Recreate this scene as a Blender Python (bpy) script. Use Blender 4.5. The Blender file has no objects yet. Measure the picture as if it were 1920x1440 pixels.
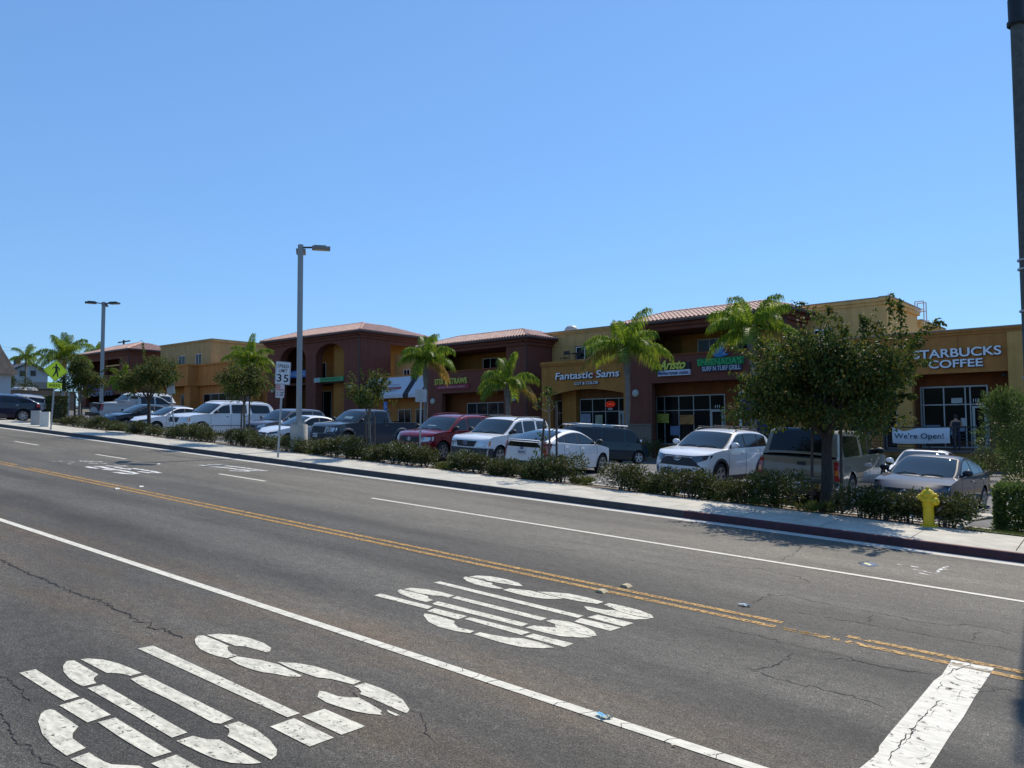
import bpy, bmesh, math, random
from mathutils import Vector, Matrix
random.seed(7)
C = bpy.context.scene.collection
R = math.radians
# ------------------------------------------------------------------ camera
PITCH, ROLL, AZ = R(3.25), R(0.35), R(52.1597)
FPX, CH, SL = 1442.0, 2.25, 0.055917
_F = Vector((0, math.cos(PITCH), math.sin(PITCH))); _R = Vector((1, 0, 0)); _U = _R.cross(_F)
_R2 = _R*math.cos(ROLL)-_U*math.sin(ROLL); _U2 = _U*math.cos(ROLL)+_R*math.sin(ROLL)
_rz = Matrix.Rotation(math.pi-math.atan2(math.cos(-AZ), math.sin(-AZ)), 3, 'Z')
RW, UW, FW = _rz@_R2, _rz@_U2, _rz@_F
cd = bpy.data.cameras.new('camera'); cam = bpy.data.objects.new('camera', cd); C.objects.link(cam)
m = Matrix((RW, UW, -FW)).transposed().to_4x4(); m.translation = (0, 0, CH); cam.matrix_world = m
cd.sensor_fit = 'HORIZONTAL'; cd.sensor_width = 36; cd.lens = FPX/1920*36; cd.clip_start = .05; cd.clip_end = 3000
bpy.context.scene.camera = cam
def ray(px, py): return (FW*FPX+RW*(px-960)-UW*(py-720)).normalized()
def gp(px, py, off=0.0):
    v = ray(px, py); t = (off-CH)/(v.z+SL*v.x); return Vector((0, 0, CH))+v*t
def onY(px, py, Y):
    v = ray(px, py); return Vector((0, 0, CH))+v*(Y/v.y)
# ------------------------------------------------------------------ light
SUN_EL, SUN_ROT = R(49), R(-3)
S = bpy.context.scene
w = bpy.data.worlds.new('World'); S.world = w; w.use_nodes = True
nt = w.node_tree; nt.nodes.clear()
sky = nt.nodes.new('ShaderNodeTexSky'); sky.sky_type = 'NISHITA'; sky.sun_disc = False
sky.sun_elevation = SUN_EL; sky.sun_rotation = SUN_ROT; sky.altitude = 50
sky.air_density = 1.2; sky.dust_density = 0.1; sky.ozone_density = 2.5
bg = nt.nodes.new('ShaderNodeBackground'); bg.inputs[1].default_value = 0.11
wo = nt.nodes.new('ShaderNodeOutputWorld')
gm = nt.nodes.new('ShaderNodeGamma'); gm.inputs[1].default_value = .58; mc = nt.nodes.new('ShaderNodeMix'); mc.data_type = 'RGBA'; mc.blend_type = 'MULTIPLY'; mc.inputs[0].default_value = 1; mc.inputs[7].default_value = (1.09, 1.76, 2.68, 1)
nt.links.new(sky.outputs[0], gm.inputs[0]); nt.links.new(gm.outputs[0], mc.inputs[6]); nt.links.new(mc.outputs[2], bg.inputs[0]); nt.links.new(bg.outputs[0], wo.inputs[0])
sl = bpy.data.lights.new('sun', 'SUN'); sl.energy = 4.9; sl.angle = R(.5); sl.color = (1, .91, .78)
so = bpy.data.objects.new('sun', sl); C.objects.link(so)
sd = Vector((math.sin(SUN_ROT)*math.cos(SUN_EL), math.cos(SUN_ROT)*math.cos(SUN_EL), math.sin(SUN_EL)))
so.rotation_euler = sd.to_track_quat('Z', 'Y').to_euler(); so.location = (0, 0, 60)
S.view_settings.view_transform = 'Standard'; S.view_settings.look = 'None'
S.view_settings.exposure = 0.1; S.view_settings.gamma = 1.0
S.cycles.max_bounces = 6; S.cycles.transparent_max_bounces = 12
# ------------------------------------------------------------------ materials
MATS = {}
def _new(name):
    mt = bpy.data.materials.new(name); mt.use_nodes = True
    n = mt.node_tree.nodes; l = mt.node_tree.links
    return mt, n, l, n['Principled BSDF']
def mat(name, col, rough=.6, metal=0., var=.12, scale=6., bump=0., bscale=40., spec=.5, coat=0., alpha=1., emit=None, stretch=None, streak=0):
    if name in MATS: return MATS[name]
    mt, n, l, b = _new(name)
    b.inputs['Roughness'].default_value = rough; b.inputs['Metallic'].default_value = metal
    b.inputs['Specular IOR Level'].default_value = spec; b.inputs['Coat Weight'].default_value = coat
    b.inputs['Coat Roughness'].default_value = .04
    b.inputs['Base Color'].default_value = (*col, 1)
    tc = n.new('ShaderNodeTexCoord'); src = tc.outputs['Object']
    if stretch:
        mp = n.new('ShaderNodeMapping'); mp.inputs['Scale'].default_value = stretch; l.new(src, mp.inputs[0]); src = mp.outputs[0]
    if var > 0:
        nz = n.new('ShaderNodeTexNoise'); nz.inputs['Scale'].default_value = scale; nz.inputs['Detail'].default_value = 6
        nz.inputs['Roughness'].default_value = .65
        l.new(src, nz.inputs['Vector'])
        rp = n.new('ShaderNodeValToRGB'); rp.color_ramp.elements[0].position = .3; rp.color_ramp.elements[1].position = .72
        rp.color_ramp.elements[0].color = (*[c*(1-var) for c in col], 1)
        rp.color_ramp.elements[1].color = (*[min(1, c*(1+var)) for c in col], 1)
        l.new(nz.outputs['Fac'], rp.inputs[0]); l.new(rp.outputs[0], b.inputs['Base Color'])
        if streak:
            mp2 = n.new('ShaderNodeMapping'); mp2.inputs['Scale'].default_value = (2.2, 2.2, .22); l.new(tc.outputs['Object'], mp2.inputs[0])
            n3 = n.new('ShaderNodeTexNoise'); n3.inputs['Scale'].default_value = 1.3; n3.inputs['Detail'].default_value = 5; l.new(mp2.outputs[0], n3.inputs['Vector'])
            r3 = n.new('ShaderNodeValToRGB'); r3.color_ramp.elements[0].position = .35; r3.color_ramp.elements[1].position = .6; r3.color_ramp.elements[0].color = (1-streak, 1-streak, 1-streak, 1); r3.color_ramp.elements[1].color = (1, 1, 1, 1); l.new(n3.outputs['Fac'], r3.inputs[0])
            m3 = n.new('ShaderNodeMix'); m3.data_type = 'RGBA'; m3.blend_type = 'MULTIPLY'; m3.inputs[0].default_value = 1; l.new(rp.outputs[0], m3.inputs[6]); l.new(r3.outputs[0], m3.inputs[7]); l.new(m3.outputs[2], b.inputs['Base Color'])
    if bump > 0:
        n2 = n.new('ShaderNodeTexNoise'); n2.inputs['Scale'].default_value = bscale; n2.inputs['Detail'].default_value = 5
        l.new(src, n2.inputs['Vector'])
        bp = n.new('ShaderNodeBump'); bp.inputs['Strength'].default_value = bump; bp.inputs['Distance'].default_value = .02
        l.new(n2.outputs['Fac'], bp.inputs['Height']); l.new(bp.outputs[0], b.inputs['Normal'])
    if emit:
        b.inputs['Emission Color'].default_value = (*emit[0], 1); b.inputs['Emission Strength'].default_value = emit[1]
    MATS[name] = mt; return mt
def leafmat(name, cols, rough=.45, trans=.3):
    mt, n, l, b = _new(name)
    g = n.new('ShaderNodeNewGeometry'); rp = n.new('ShaderNodeValToRGB'); rp.color_ramp.interpolation = 'LINEAR'
    e = rp.color_ramp.elements
    for i, c in enumerate(cols):
        p = i/(len(cols)-1)
        if i < 2: el = e[i]; el.position = p if i == 0 else 1/(len(cols)-1)
        else: el = e.new(p)
        el.color = (*c, 1)
    l.new(g.outputs['Random Per Island'], rp.inputs[0]); l.new(rp.outputs[0], b.inputs['Base Color'])
    b.inputs['Roughness'].default_value = rough; b.inputs['Specular IOR Level'].default_value = .3
    t = n.new('ShaderNodeBsdfTranslucent'); l.new(rp.outputs[0], t.inputs[0])
    mx = n.new('ShaderNodeMixShader'); mx.inputs[0].default_value = trans
    l.new(b.outputs[0], mx.inputs[1]); l.new(t.outputs[0], mx.inputs[2]); l.new(mx.outputs[0], n['Material Output'].inputs[0])
    MATS[name] = mt; return mt
def asphalt(name, base, tint, far=False):
    mt, n, l, b = _new(name); tc = n.new('ShaderNodeTexCoord')
    def noise(sc, det=5, st=None, rough=.6):
        q = n.new('ShaderNodeTexNoise'); q.inputs['Scale'].default_value = sc; q.inputs['Detail'].default_value = det; q.inputs['Roughness'].default_value = rough
        s_ = tc.outputs['Object']
        if st:
            mp = n.new('ShaderNodeMapping'); mp.inputs['Scale'].default_value = st; l.new(s_, mp.inputs[0]); s_ = mp.outputs[0]
        l.new(s_, q.inputs['Vector']); return q.outputs['Fac']
    def ramp(s_, pts):
        rp = n.new('ShaderNodeValToRGB'); e = rp.color_ramp.elements
        e[0].position, e[0].color = pts[0][0], (*pts[0][1], 1); e[1].position, e[1].color = pts[-1][0], (*pts[-1][1], 1)
        for p, c in pts[1:-1]: x = e.new(p); x.color = (*c, 1)
        l.new(s_, rp.inputs[0]); return rp.outputs[0]
    def mul(a, c, f=1.):
        mx = n.new('ShaderNodeMix'); mx.data_type = 'RGBA'; mx.blend_type = 'MULTIPLY'; mx.inputs[0].default_value = f
        l.new(a, mx.inputs[6]); l.new(c, mx.inputs[7]); return mx.outputs[2]
    g = lambda v: (v, v, v)
    c = ramp(noise(.55, 6, (.35, 1, 1)), [(.3, [x*.86 for x in base]), (.7, tint)])
    c = mul(c, ramp(noise(.9, 3, (.06, 1.1, 1)), [(.35, g(.72)), (.6, g(1.06))]))        # wheel tracks run along the road
    c = mul(c, ramp(noise(14, 5, (.5, 1, 1), .7), [(.36, g(.80)), (.62, g(1.14))]))
    c = mul(c, ramp(noise(60, 3), [(.34, g(.5)), (.64, g(1.42))]))                       # stones
    c = mul(c, ramp(noise(170, 2), [(.33, g(.38)), (.56, g(1.05)), (.63, g(1.6)), (.70, g(4.2))]))           # small bright chips
    if not far:
        sp_ = n.new('ShaderNodeSeparateXYZ'); l.new(tc.outputs['Object'], sp_.inputs[0])
        def band(y0, w_, col, f, nsc=1.2, lo=.42, hi=.62):
            su = n.new('ShaderNodeMath'); su.operation = 'SUBTRACT'; l.new(sp_.outputs[1], su.inputs[0]); su.inputs[1].default_value = y0
            ab = n.new('ShaderNodeMath'); ab.operation = 'ABSOLUTE'; l.new(su.outputs[0], ab.inputs[0])
            mr = n.new('ShaderNodeMapRange'); mr.inputs[1].default_value = w_; mr.inputs[2].default_value = w_*.15; mr.inputs[3].default_value = 0; mr.inputs[4].default_value = f; mr.interpolation_type = 'SMOOTHSTEP'; l.new(ab.outputs[0], mr.inputs[0])
            q = n.new('ShaderNodeMath'); q.operation = 'MULTIPLY'; l.new(mr.outputs[0], q.inputs[0]); rr_ = n.new('ShaderNodeMapRange'); rr_.inputs[1].default_value = lo; rr_.inputs[2].default_value = hi; l.new(noise(nsc, 6, (.3, 1, 1)), rr_.inputs[0]); l.new(rr_.outputs[0], q.inputs[1])
            mx = n.new('ShaderNodeMix'); mx.data_type = 'RGBA'; mx.blend_type = 'MULTIPLY'; l.new(q.outputs[0], mx.inputs[0]); l.new(state[0], mx.inputs[6]); mx.inputs[7].default_value = (*col, 1); state[0] = mx.outputs[2]
        state = [c]
        band(4.75, 1.0, (1.30, 1.03, .80), .9); band(3.6, .6, (1.25, 1.02, .82), .8, 1.7); band(5.9, .55, (.55, .55, .56), .9, .8, .35, .6); band(7.4, .5, (.62, .62, .62), .8, .9); band(2.6, .8, (.72, .72, .72), .9, .8); band(9.3, .4, (.7, .7, .7), .8, .8); band(12.6, 4.2, (1.5, 1.46, 1.36), 1., .5, .05, .45); band(10.9, .4, (.75, .75, .75), .7, .8)
        c = state[0]
    l.new(c, b.inputs['Base Color']); b.inputs['Roughness'].default_value = .82; b.inputs['Specular IOR Level'].default_value = .35
    bp = n.new('ShaderNodeBump'); bp.inputs['Strength'].default_value = .55; bp.inputs['Distance'].default_value = .006
    l.new(noise(110, 4), bp.inputs['Height']); l.new(bp.outputs[0], b.inputs['Normal'])
    MATS[name] = mt; return mt
def paintmat(name, col, wear=.42, wscale=14, soft=.05, dirt=.2):
    """worn road paint: transparent where the noise is below the wear level"""
    mt, n, l, b = _new(name); tc = n.new('ShaderNodeTexCoord')
    nz = n.new('ShaderNodeTexNoise'); nz.inputs['Scale'].default_value = wscale; nz.inputs['Detail'].default_value = 9; nz.inputs['Roughness'].default_value = .75
    l.new(tc.outputs['Object'], nz.inputs['Vector'])
    rp = n.new('ShaderNodeValToRGB'); rp.color_ramp.elements[0].position = wear-soft; rp.color_ramp.elements[1].position = wear+soft
    l.new(nz.outputs['Fac'], rp.inputs[0])
    n2 = n.new('ShaderNodeTexNoise'); n2.inputs['Scale'].default_value = 9; n2.inputs['Detail'].default_value = 8; n2.inputs['Roughness'].default_value = .7
    mp = n.new('ShaderNodeMapping'); mp.inputs['Scale'].default_value = (1, 3, 1); l.new(tc.outputs['Object'], mp.inputs[0]); l.new(mp.outputs[0], n2.inputs['Vector'])
    r2 = n.new('ShaderNodeValToRGB'); r2.color_ramp.elements[0].position = .3; r2.color_ramp.elements[1].position = .6
    r2.color_ramp.elements[0].color = (*[x*(1-dirt*1.7) for x in col], 1); r2.color_ramp.elements[1].color = (*col, 1)
    l.new(n2.outputs['Fac'], r2.inputs[0]); l.new(r2.outputs[0], b.inputs['Base Color']); b.inputs['Roughness'].default_value = .75
    tr = n.new('ShaderNodeBsdfTransparent'); mx = n.new('ShaderNodeMixShader')
    l.new(rp.outputs[0], mx.inputs[0]); l.new(tr.outputs[0], mx.inputs[1]); l.new(b.outputs[0], mx.inputs[2])
    l.new(mx.outputs[0], n['Material Output'].inputs[0]); MATS[name] = mt; return mt
# ------------------------------------------------------------------ mesh helpers
class MB:
    def __init__(s): s.v = []; s.f = []; s.m = []; s.cur = 0
    def face(s, pts):
        i = len(s.v); s.v += [tuple(p) for p in pts]; s.f.append(tuple(range(i, i+len(pts)))); s.m.append(s.cur)
    def grid(s, rows, close=False, flip=False):
        i0 = len(s.v); nr = len(rows); nc = len(rows[0])
        for r in rows: s.v += [tuple(p) for p in r]
        for r in range(nr-1):
            for c in range(nc if close else nc-1):
                a, b_, c_, d = i0+r*nc+c, i0+r*nc+(c+1) % nc, i0+(r+1)*nc+(c+1) % nc, i0+(r+1)*nc+c
                s.f.append((a, d, c_, b_) if flip else (a, b_, c_, d)); s.m.append(s.cur)
        return i0
    def box(s, x0, y0, z0, x1, y1, z1):
        i = len(s.v)
        s.v += [(x, y, z) for z in (z0, z1) for y in (y0, y1) for x in (x0, x1)]
        for f in ((0, 2, 3, 1), (4, 5, 7, 6), (0, 1, 5, 4), (2, 6, 7, 3), (0, 4, 6, 2), (1, 3, 7, 5)):
            s.f.append(tuple(i+k for k in f)); s.m.append(s.cur)
    def bbox(s, c, d, b=.02):                   # bevelled box by centre and size (rounded outline in plan)
        s.prism([(c[0]+sx*(d[0]/2-(b if k else 0)), c[1]+sy*(d[1]/2-(0 if k else b))) for sx, sy, k in ((-1, -1, 1), (1, -1, 1), (1, -1, 0), (1, 1, 0), (1, 1, 1), (-1, 1, 1), (-1, 1, 0), (-1, -1, 0))], c[2]-d[2]/2, c[2]+d[2]/2)
    def prism(s, poly, a, b, ax='z'):
        P = {'z': lambda p, t: (p[0], p[1], t), 'y': lambda p, t: (p[0], t, p[1]), 'x': lambda p, t: (t, p[0], p[1])}[ax]
        n = len(poly); i = len(s.v)
        s.v += [P(p, a) for p in poly]+[P(p, b) for p in poly]
        s.f.append(tuple(range(i, i+n))); s.m.append(s.cur); s.f.append(tuple(range(i+2*n-1, i+n-1, -1))); s.m.append(s.cur)
        for k in range(n):
            k2 = (k+1) % n; s.f.append((i+k, i+n+k, i+n+k2, i+k2)); s.m.append(s.cur)
    def tube(s, pts, rad, n=8, cap=True):
        pts = [Vector(p) for p in pts]; rad = rad if isinstance(rad, (list, tuple)) else [rad]*len(pts)
        rows = []
        for i, p in enumerate(pts):
            d = (pts[min(i+1, len(pts)-1)]-pts[max(i-1, 0)])
            if d.length < 1e-6: d = Vector((0, 0, 1))
            d.normalize(); u = d.orthogonal().normalized() if abs(d.z) < .95 else Vector((1, 0, 0))
            u = (u-d*u.dot(d)).normalized(); v = d.cross(u)
            rows.append([p+(u*math.cos(2*math.pi*k/n)+v*math.sin(2*math.pi*k/n))*rad[i] for k in range(n)])
        i0 = s.grid(rows, close=True)
        if cap:
            s.f.append(tuple(i0+k for k in range(n-1, -1, -1))); s.m.append(s.cur)
            e = i0+(len(rows)-1)*n; s.f.append(tuple(e+k for k in range(n))); s.m.append(s.cur)
    def lathe(s, prof, c=(0, 0, 0), n=20, ax='z'):
        rows = []
        for r_, h_ in prof:
            row = []
            for k in range(n):
                a = 2*math.pi*k/n; x, y = r_*math.cos(a), r_*math.sin(a)
                p = (x, y, h_) if ax == 'z' else ((x, h_, y) if ax == 'y' else (h_, x, y))
                row.append((p[0]+c[0], p[1]+c[1], p[2]+c[2]))
            rows.append(row)
        s.grid(rows, close=True)
    def build(s, name, mats, parent=None, smooth=False, angle=35):
        me = bpy.data.meshes.new(name); me.from_pydata(s.v, [], s.f)
        if not isinstance(mats, (list, tuple)): mats = [mats]
        for mm in mats: me.materials.append(mm)
        me.polygons.foreach_set('material_index', s.m)
        if smooth:
            bm = bmesh.new(); bm.from_mesh(me); bmesh.ops.remove_doubles(bm, verts=bm.verts, dist=.0004)
            bmesh.ops.recalc_face_normals(bm, faces=bm.faces); bm.to_mesh(me); bm.free()
            me.polygons.foreach_set('use_smooth', [True]*len(me.polygons)); me.set_sharp_from_angle(angle=R(angle))
        me.update()
        o = bpy.data.objects.new(name, me); C.objects.link(o)
        if parent: o.parent = parent
        return o
def tag(o, label=None, cat=None, group=None, kind=None):
    if label: o['label'] = label
    if cat: o['category'] = cat
    if group: o['group'] = group
    if kind: o['kind'] = kind
    return o
def empty(name, loc=(0, 0, 0), rz=0, label=None, cat=None, group=None):
    o = bpy.data.objects.new(name, None); C.objects.link(o); o.location = loc; o.rotation_euler = (0, 0, rz); o.empty_display_size = .3
    return tag(o, label, cat, group)
def copy_tree(o, parent=None):
    c = o.copy(); C.objects.link(c)
    if parent: c.parent = parent
    for ch in list(o.children): copy_tree(ch, c)
    return c
def lerp(a, b, t): return a+(b-a)*t
def interp(pts, x):
    if x <= pts[0][0]: return pts[0][1]
    for (x0, y0), (x1, y1) in zip(pts, pts[1:]):
        if x <= x1: return y0 if x1 == x0 else lerp(y0, y1, (x-x0)/(x1-x0))
    return pts[-1][1]
def smoothpts(pts, n=3):
    for _ in range(n):
        q = [pts[0]]
        for a, b in zip(pts, pts[1:]):
            q += [(lerp(a[0], b[0], .25), lerp(a[1], b[1], .25)), (lerp(a[0], b[0], .75), lerp(a[1], b[1], .75))]
        pts = q+[pts[-1]]
    return pts
def text(s_, box, name, mt, parent, y=0., depth=.01, bold=0., shear=0., face='y', space=1., map_=None):
    """lettering scaled into box=(x0,x1,z0,z1), standing in the plane y and facing -y"""
    cu = bpy.data.curves.new('t', 'FONT'); cu.body = s_; cu.size = 1; cu.extrude = .02; cu.offset = bold; cu.shear = shear; cu.space_character = space
    to = bpy.data.objects.new('t', cu); me = bpy.data.meshes.new_from_object(to)
    bpy.data.objects.remove(to); bpy.data.curves.remove(cu)
    xs = [v.co.x for v in me.vertices]; ys = [v.co.y for v in me.vertices]
    x0, x1, y0, y1 = min(xs), max(xs), min(ys), max(ys)
    for v in me.vertices:
        X = lerp(box[0], box[1], (v.co.x-x0)/(x1-x0)); Z = lerp(box[2], box[3], (v.co.y-y0)/(y1-y0)); D = y-(depth if v.co.z > 0 else 0)
        v.co = map_(X, Z, D) if map_ else (X, D, Z)
    me.materials.clear(); me.materials.append(mt); me.name = name
    o = bpy.data.objects.new(name, me); C.objects.link(o)
    if parent: o.parent = parent
    return o
# ------------------------------------------------------------------ ground
A1 = R(3.45); O1 = Vector((-4.8, 43.6, 0)); U1 = Vector((math.cos(A1), -math.sin(A1), 0)); V1 = Vector((math.sin(A1), math.cos(A1), 0))
O2 = Vector((-53.57, 46.54, 0))
asph = asphalt('asphalt_near', (.076, .071, .060), (.112, .105, .088)); asph2 = asphalt('asphalt_lot', (.10, .10, .10), (.135, .132, .13), True)
concrete = mat('concrete', (.44, .415, .345), .85, var=.24, scale=2.2, bump=.25, bscale=60)
kerb_m = mat('kerb_concrete_shaded', (.055, .052, .052), .85, var=.35, scale=5, bump=.2)  # kerb face concrete, its colour darkened to carry the shade on the front
redpaint = mat('red_kerb_paint_shaded', (.06, .016, .020), .7, var=.35, scale=7)  # red paint on the face, darker than the top to hold its shade
soil = mat('soil', (.17, .12, .08), .95, var=.4, scale=9, bump=.7, bscale=30)
dryground = mat('dry_ground', (.13, .12, .07), .95, var=.4, scale=3, bump=.6, bscale=20)
steel = mat('galvanised_steel', (.42, .43, .43), .5, .6, var=.1, scale=5)
white_m = mat('white_metal', (.74, .75, .74), .45, var=.05)
black_m = mat('black_metal', (.02, .021, .022), .45, var=.1)
dark_m = mat('dark_void', (.012, .012, .012), .9, var=0)
ROADL, ROADR = -170., 40.
def road_z(x): return -SL*x
def floor_z(x):
    return interp([(-120, .056*105), (-60, 3.2), (-52, 3.0), (-44, .55), (-40, .35), (-30, .3), (-12, .3), (-8, .2), (40, .1)], x)
def gz(x, y):
    r = road_z(x)
    if y < 16.6: return r+(.15 if y > 14.62 else 0)
    if y < 18.2: return lerp(r+.15, r-.0, (y-16.6)/1.6)
    if y < 26: return r-.1
    f = floor_z(x); t = min(1, (y-26)/9.); t = t*t*(3-2*t)
    return lerp(r-.1, f, t)
def linspace(a, b, n): return [a+(b-a)*i/(n-1) for i in range(n)]
def sheet(name, xs, ys, mt, dz, zf=None, label=None, kind='structure'):
    mb = MB(); mb.grid([[(x, y, (zf or gz)(x, y)+dz) for x in xs] for y in ys])
    o = mb.build(name, mt); tag(o, label, kind=kind); return o
gxs = [-600, -400, -280, -200]+[-170+3*i for i in range(71)]+[60, 100, 180, 300]
gys = [-300, -120, -60, -30, -10, 14.5, 14.6, 16.6, 18.2, 26, 29, 32, 35, 38, 40, 44, 60, 80, 120, 200, 500]
sheet('ground', gxs, gys, dryground, -.07, lambda x, y: (gz(max(-170, min(40, x)), y)+(0 if -170 < x else 0)), )
sheet('road', linspace(ROADL, ROADR, 43), [-14, -6, 0, 5, 10, 14.3], asph, 0, lambda x, y: road_z(x))
sheet('gutter', linspace(ROADL, ROADR, 43), [14.3, 14.63], mat('gutter_concrete', (.5, .475, .42), .85, var=.15, scale=3), .002, lambda x, y: road_z(x))
lot = sheet('parking_lot', linspace(-78, 14, 60), [18.2, 20, 22, 24, 26]+[26+i for i in range(1, 15)], asph2, 0)
sheet('planting_strip', linspace(-50, 14, 60), [16.6, 17, 17.4, 17.8, 18.05], soil, .02, lambda x, y: gz(x, min(y, 18.05)))
# kerb: face and top as a real step, red painted from the tree onwards
KX = gp(1265, 975).x
def kerb(name, x0, x1, mt, top):
    mb = MB(); xs = linspace(x0, x1, max(2, int((x1-x0)/1.5)))
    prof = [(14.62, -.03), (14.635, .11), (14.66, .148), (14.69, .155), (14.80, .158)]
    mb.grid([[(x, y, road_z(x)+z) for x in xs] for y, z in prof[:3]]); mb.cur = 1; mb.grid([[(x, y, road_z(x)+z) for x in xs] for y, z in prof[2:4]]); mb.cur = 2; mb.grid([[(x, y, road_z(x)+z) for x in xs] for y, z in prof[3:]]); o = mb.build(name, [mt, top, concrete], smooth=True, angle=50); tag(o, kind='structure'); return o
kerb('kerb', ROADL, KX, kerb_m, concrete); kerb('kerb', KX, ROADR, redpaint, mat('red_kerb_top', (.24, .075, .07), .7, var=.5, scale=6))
# pavement slabs with real joints
mb = MB(); x = ROADL
rr = random.Random(3)
while x < ROADR:
    L = 1.52; c = rr.uniform(-.003, .003)
    mb.face([(x+.009, 14.80, road_z(x)+.158), (x+L-.006, 14.80, road_z(x+L)+.158), (x+L-.006, 16.62, road_z(x+L)+.162+c), (x+.006, 16.62, road_z(x)+.162+c)]); x += L
tag(mb.build('pavement', concrete), kind='structure')
sheet('pavement_base', [ROADL, ROADR], [14.72, 16.62], mat('joint_dark', (.12, .11, .1), .9, var=0), .14, lambda x, y: road_z(x))
# wheel-stop kerb along the lot edge and stall stripes
mb = MB(); xs = linspace(-50, 2.2, 45)
mb.grid([[(x, y, road_z(x)+z) for x in xs] for y, z in ((18.05, .02), (18.05, .06), (18.2, .06), (18.2, -.12))])
tag(mb.build('lot_kerb', concrete), kind='structure')
white_paint = paintmat('white_road_paint', (.66, .63, .51), .40, 22, .035, .3)
white_fine = paintmat('white_line_paint', (.66, .63, .52), .37, 18, .04, .2)
worn_white = paintmat('worn_white_paint', (.74, .73, .68), .49, 8, .04, .2)
yellow_paint = paintmat('yellow_line_paint', (.52, .29, .065), .475, 26, .06, .3)
yellow_worn = paintmat('worn_yellow_paint', (.60, .35, .09), .52, 14, .03, .25)
stripe = mat('stall_paint', (.6, .6, .57), .8, var=.15, scale=8)
mb = MB()
for i in range(19):
    x = -1.2-2.85*i+.2
    mb.grid([[(x, y, gz(x, y)+.006), (x+.1, y, gz(x+.1, y)+.006)] for y in (18.3, 20, 22, 23.3)], flip=False)
tag(mb.build('stall_markings', stripe), kind='structure')
# ------------------------------------------------------------------ road markings (traced, then laid on the road plane)
def flat(mb, pts, dz=.005):
    P = [gp(*p) for p in pts]; mb.face([(p.x, p.y, -SL*p.x+dz) for p in P])
def c1(pts): return [(x/3.6, 1040+y/3.6) for x, y in pts]
def c2(pts): return [(400+x/3.6, 1040+y/3.6) for x, y in pts]
def c3(pts): return [(800+x/3.6, 1040+y/3.6) for x, y in pts]
def c4(pts): return [(1387+x/3.6, 1040+y/3.6) for x, y in pts]
ST1 = {'S': [c1([(1395,545),(1480,537),(1590,545),(1690,568),(1780,600),(1830,632),(1822,655),(1795,662),(1720,640),(1650,622),(1590,620),(1500,585),(1430,557)]),
 c1([(1375,548),(1335,550),(1315,575),(1320,605),(1350,640),(1400,665),(1470,690),(1530,702),(1600,683),(1565,672),(1540,650),(1535,630),(1545,620),(1480,590),(1410,562)]),
 c2([(105,708),(160,690),(320,715),(440,745),(600,822),(585,828),(500,825),(420,808),(330,797),(250,775),(170,745)]),
 c2([(432,727),(560,735),(680,755),(780,785),(880,820),(995,858),(945,880),(860,858),(790,842),(700,832),(620,805),(520,770)]),
 c2([(1025,868),(1130,905),(1220,945),(1280,985),(1325,1050),(1305,1075),(1240,1050),(1150,1010),(1060,970),(990,945),(1000,930),(980,905),(950,892)]),
 c2([(715,922),(760,930),(840,960),(920,968),(980,968),(1050,1005),(1140,1060),(1125,1072),(1140,1085),(1060,1080),(960,1062),(860,1035),(760,1000),(703,965)]),
 c2([(1170,1050),(1260,1088),(1230,1092),(1180,1068)])],
 'T': [[c1([(930,637)])[0], c1([(1035,617)])[0], c2([(585,1075)])[0], c2([(500,1102)])[0]], c2([(750,1045),(1028,1163),(865,1220),(597,1095)]), c2([(545,1108),(813,1240),(650,1300),(383,1165)])],
 'O': [c1([(543,710),(600,704),(700,712),(800,738),(880,768),(955,802),(880,822),(830,808),(780,803),(720,802),(650,765)]),
 c1([(500,717),(450,722),(425,755),(430,795),(470,840),(520,875),(560,893),(650,872),(632,850),(635,835),(663,812)]),
 c1([(980,815),(1575,1110),(1490,1145),(1440,1140),(1150,985),(960,895),(880,842)]), c1([(590,905),(700,880),(1265,1205),(1160,1240),(900,1085)]),
 c1([(1610,1130),(1730,1185),(1820,1255),(1870,1320),(1865,1360),(1830,1388),(1760,1350),(1640,1285),(1535,1230),(1550,1200),(1545,1180),(1512,1160)]),
 c1([(1300,1228),(1400,1252),(1480,1253),(1620,1330),(1765,1410),(1690,1418),(1560,1410),(1440,1380),(1330,1330),(1190,1262)])],
 'P': [c1([(240,777),(535,962),(435,990),(350,940),(130,802)]), c1([(565,972),(748,1085),(590,1137),(400,1022)]), c1([(780,1105),(1158,1337),(1040,1372),(880,1280),(815,1240),(660,1135)]),
 c1([(340,1047),(370,1055),(530,1165),(490,1210),(490,1245),(578,1310),(450,1362),(360,1300),(285,1215),(258,1130),(275,1080),(300,1058)]),
 c1([(600,1340),(700,1400),(750,1420),(940,1430),(1150,1540),(1060,1575),(880,1560),(700,1500),(475,1385)]), c1([(1190,1355),(1340,1438),(1500,1520),(1400,1560),(1240,1530),(1020,1415)])]}
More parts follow.
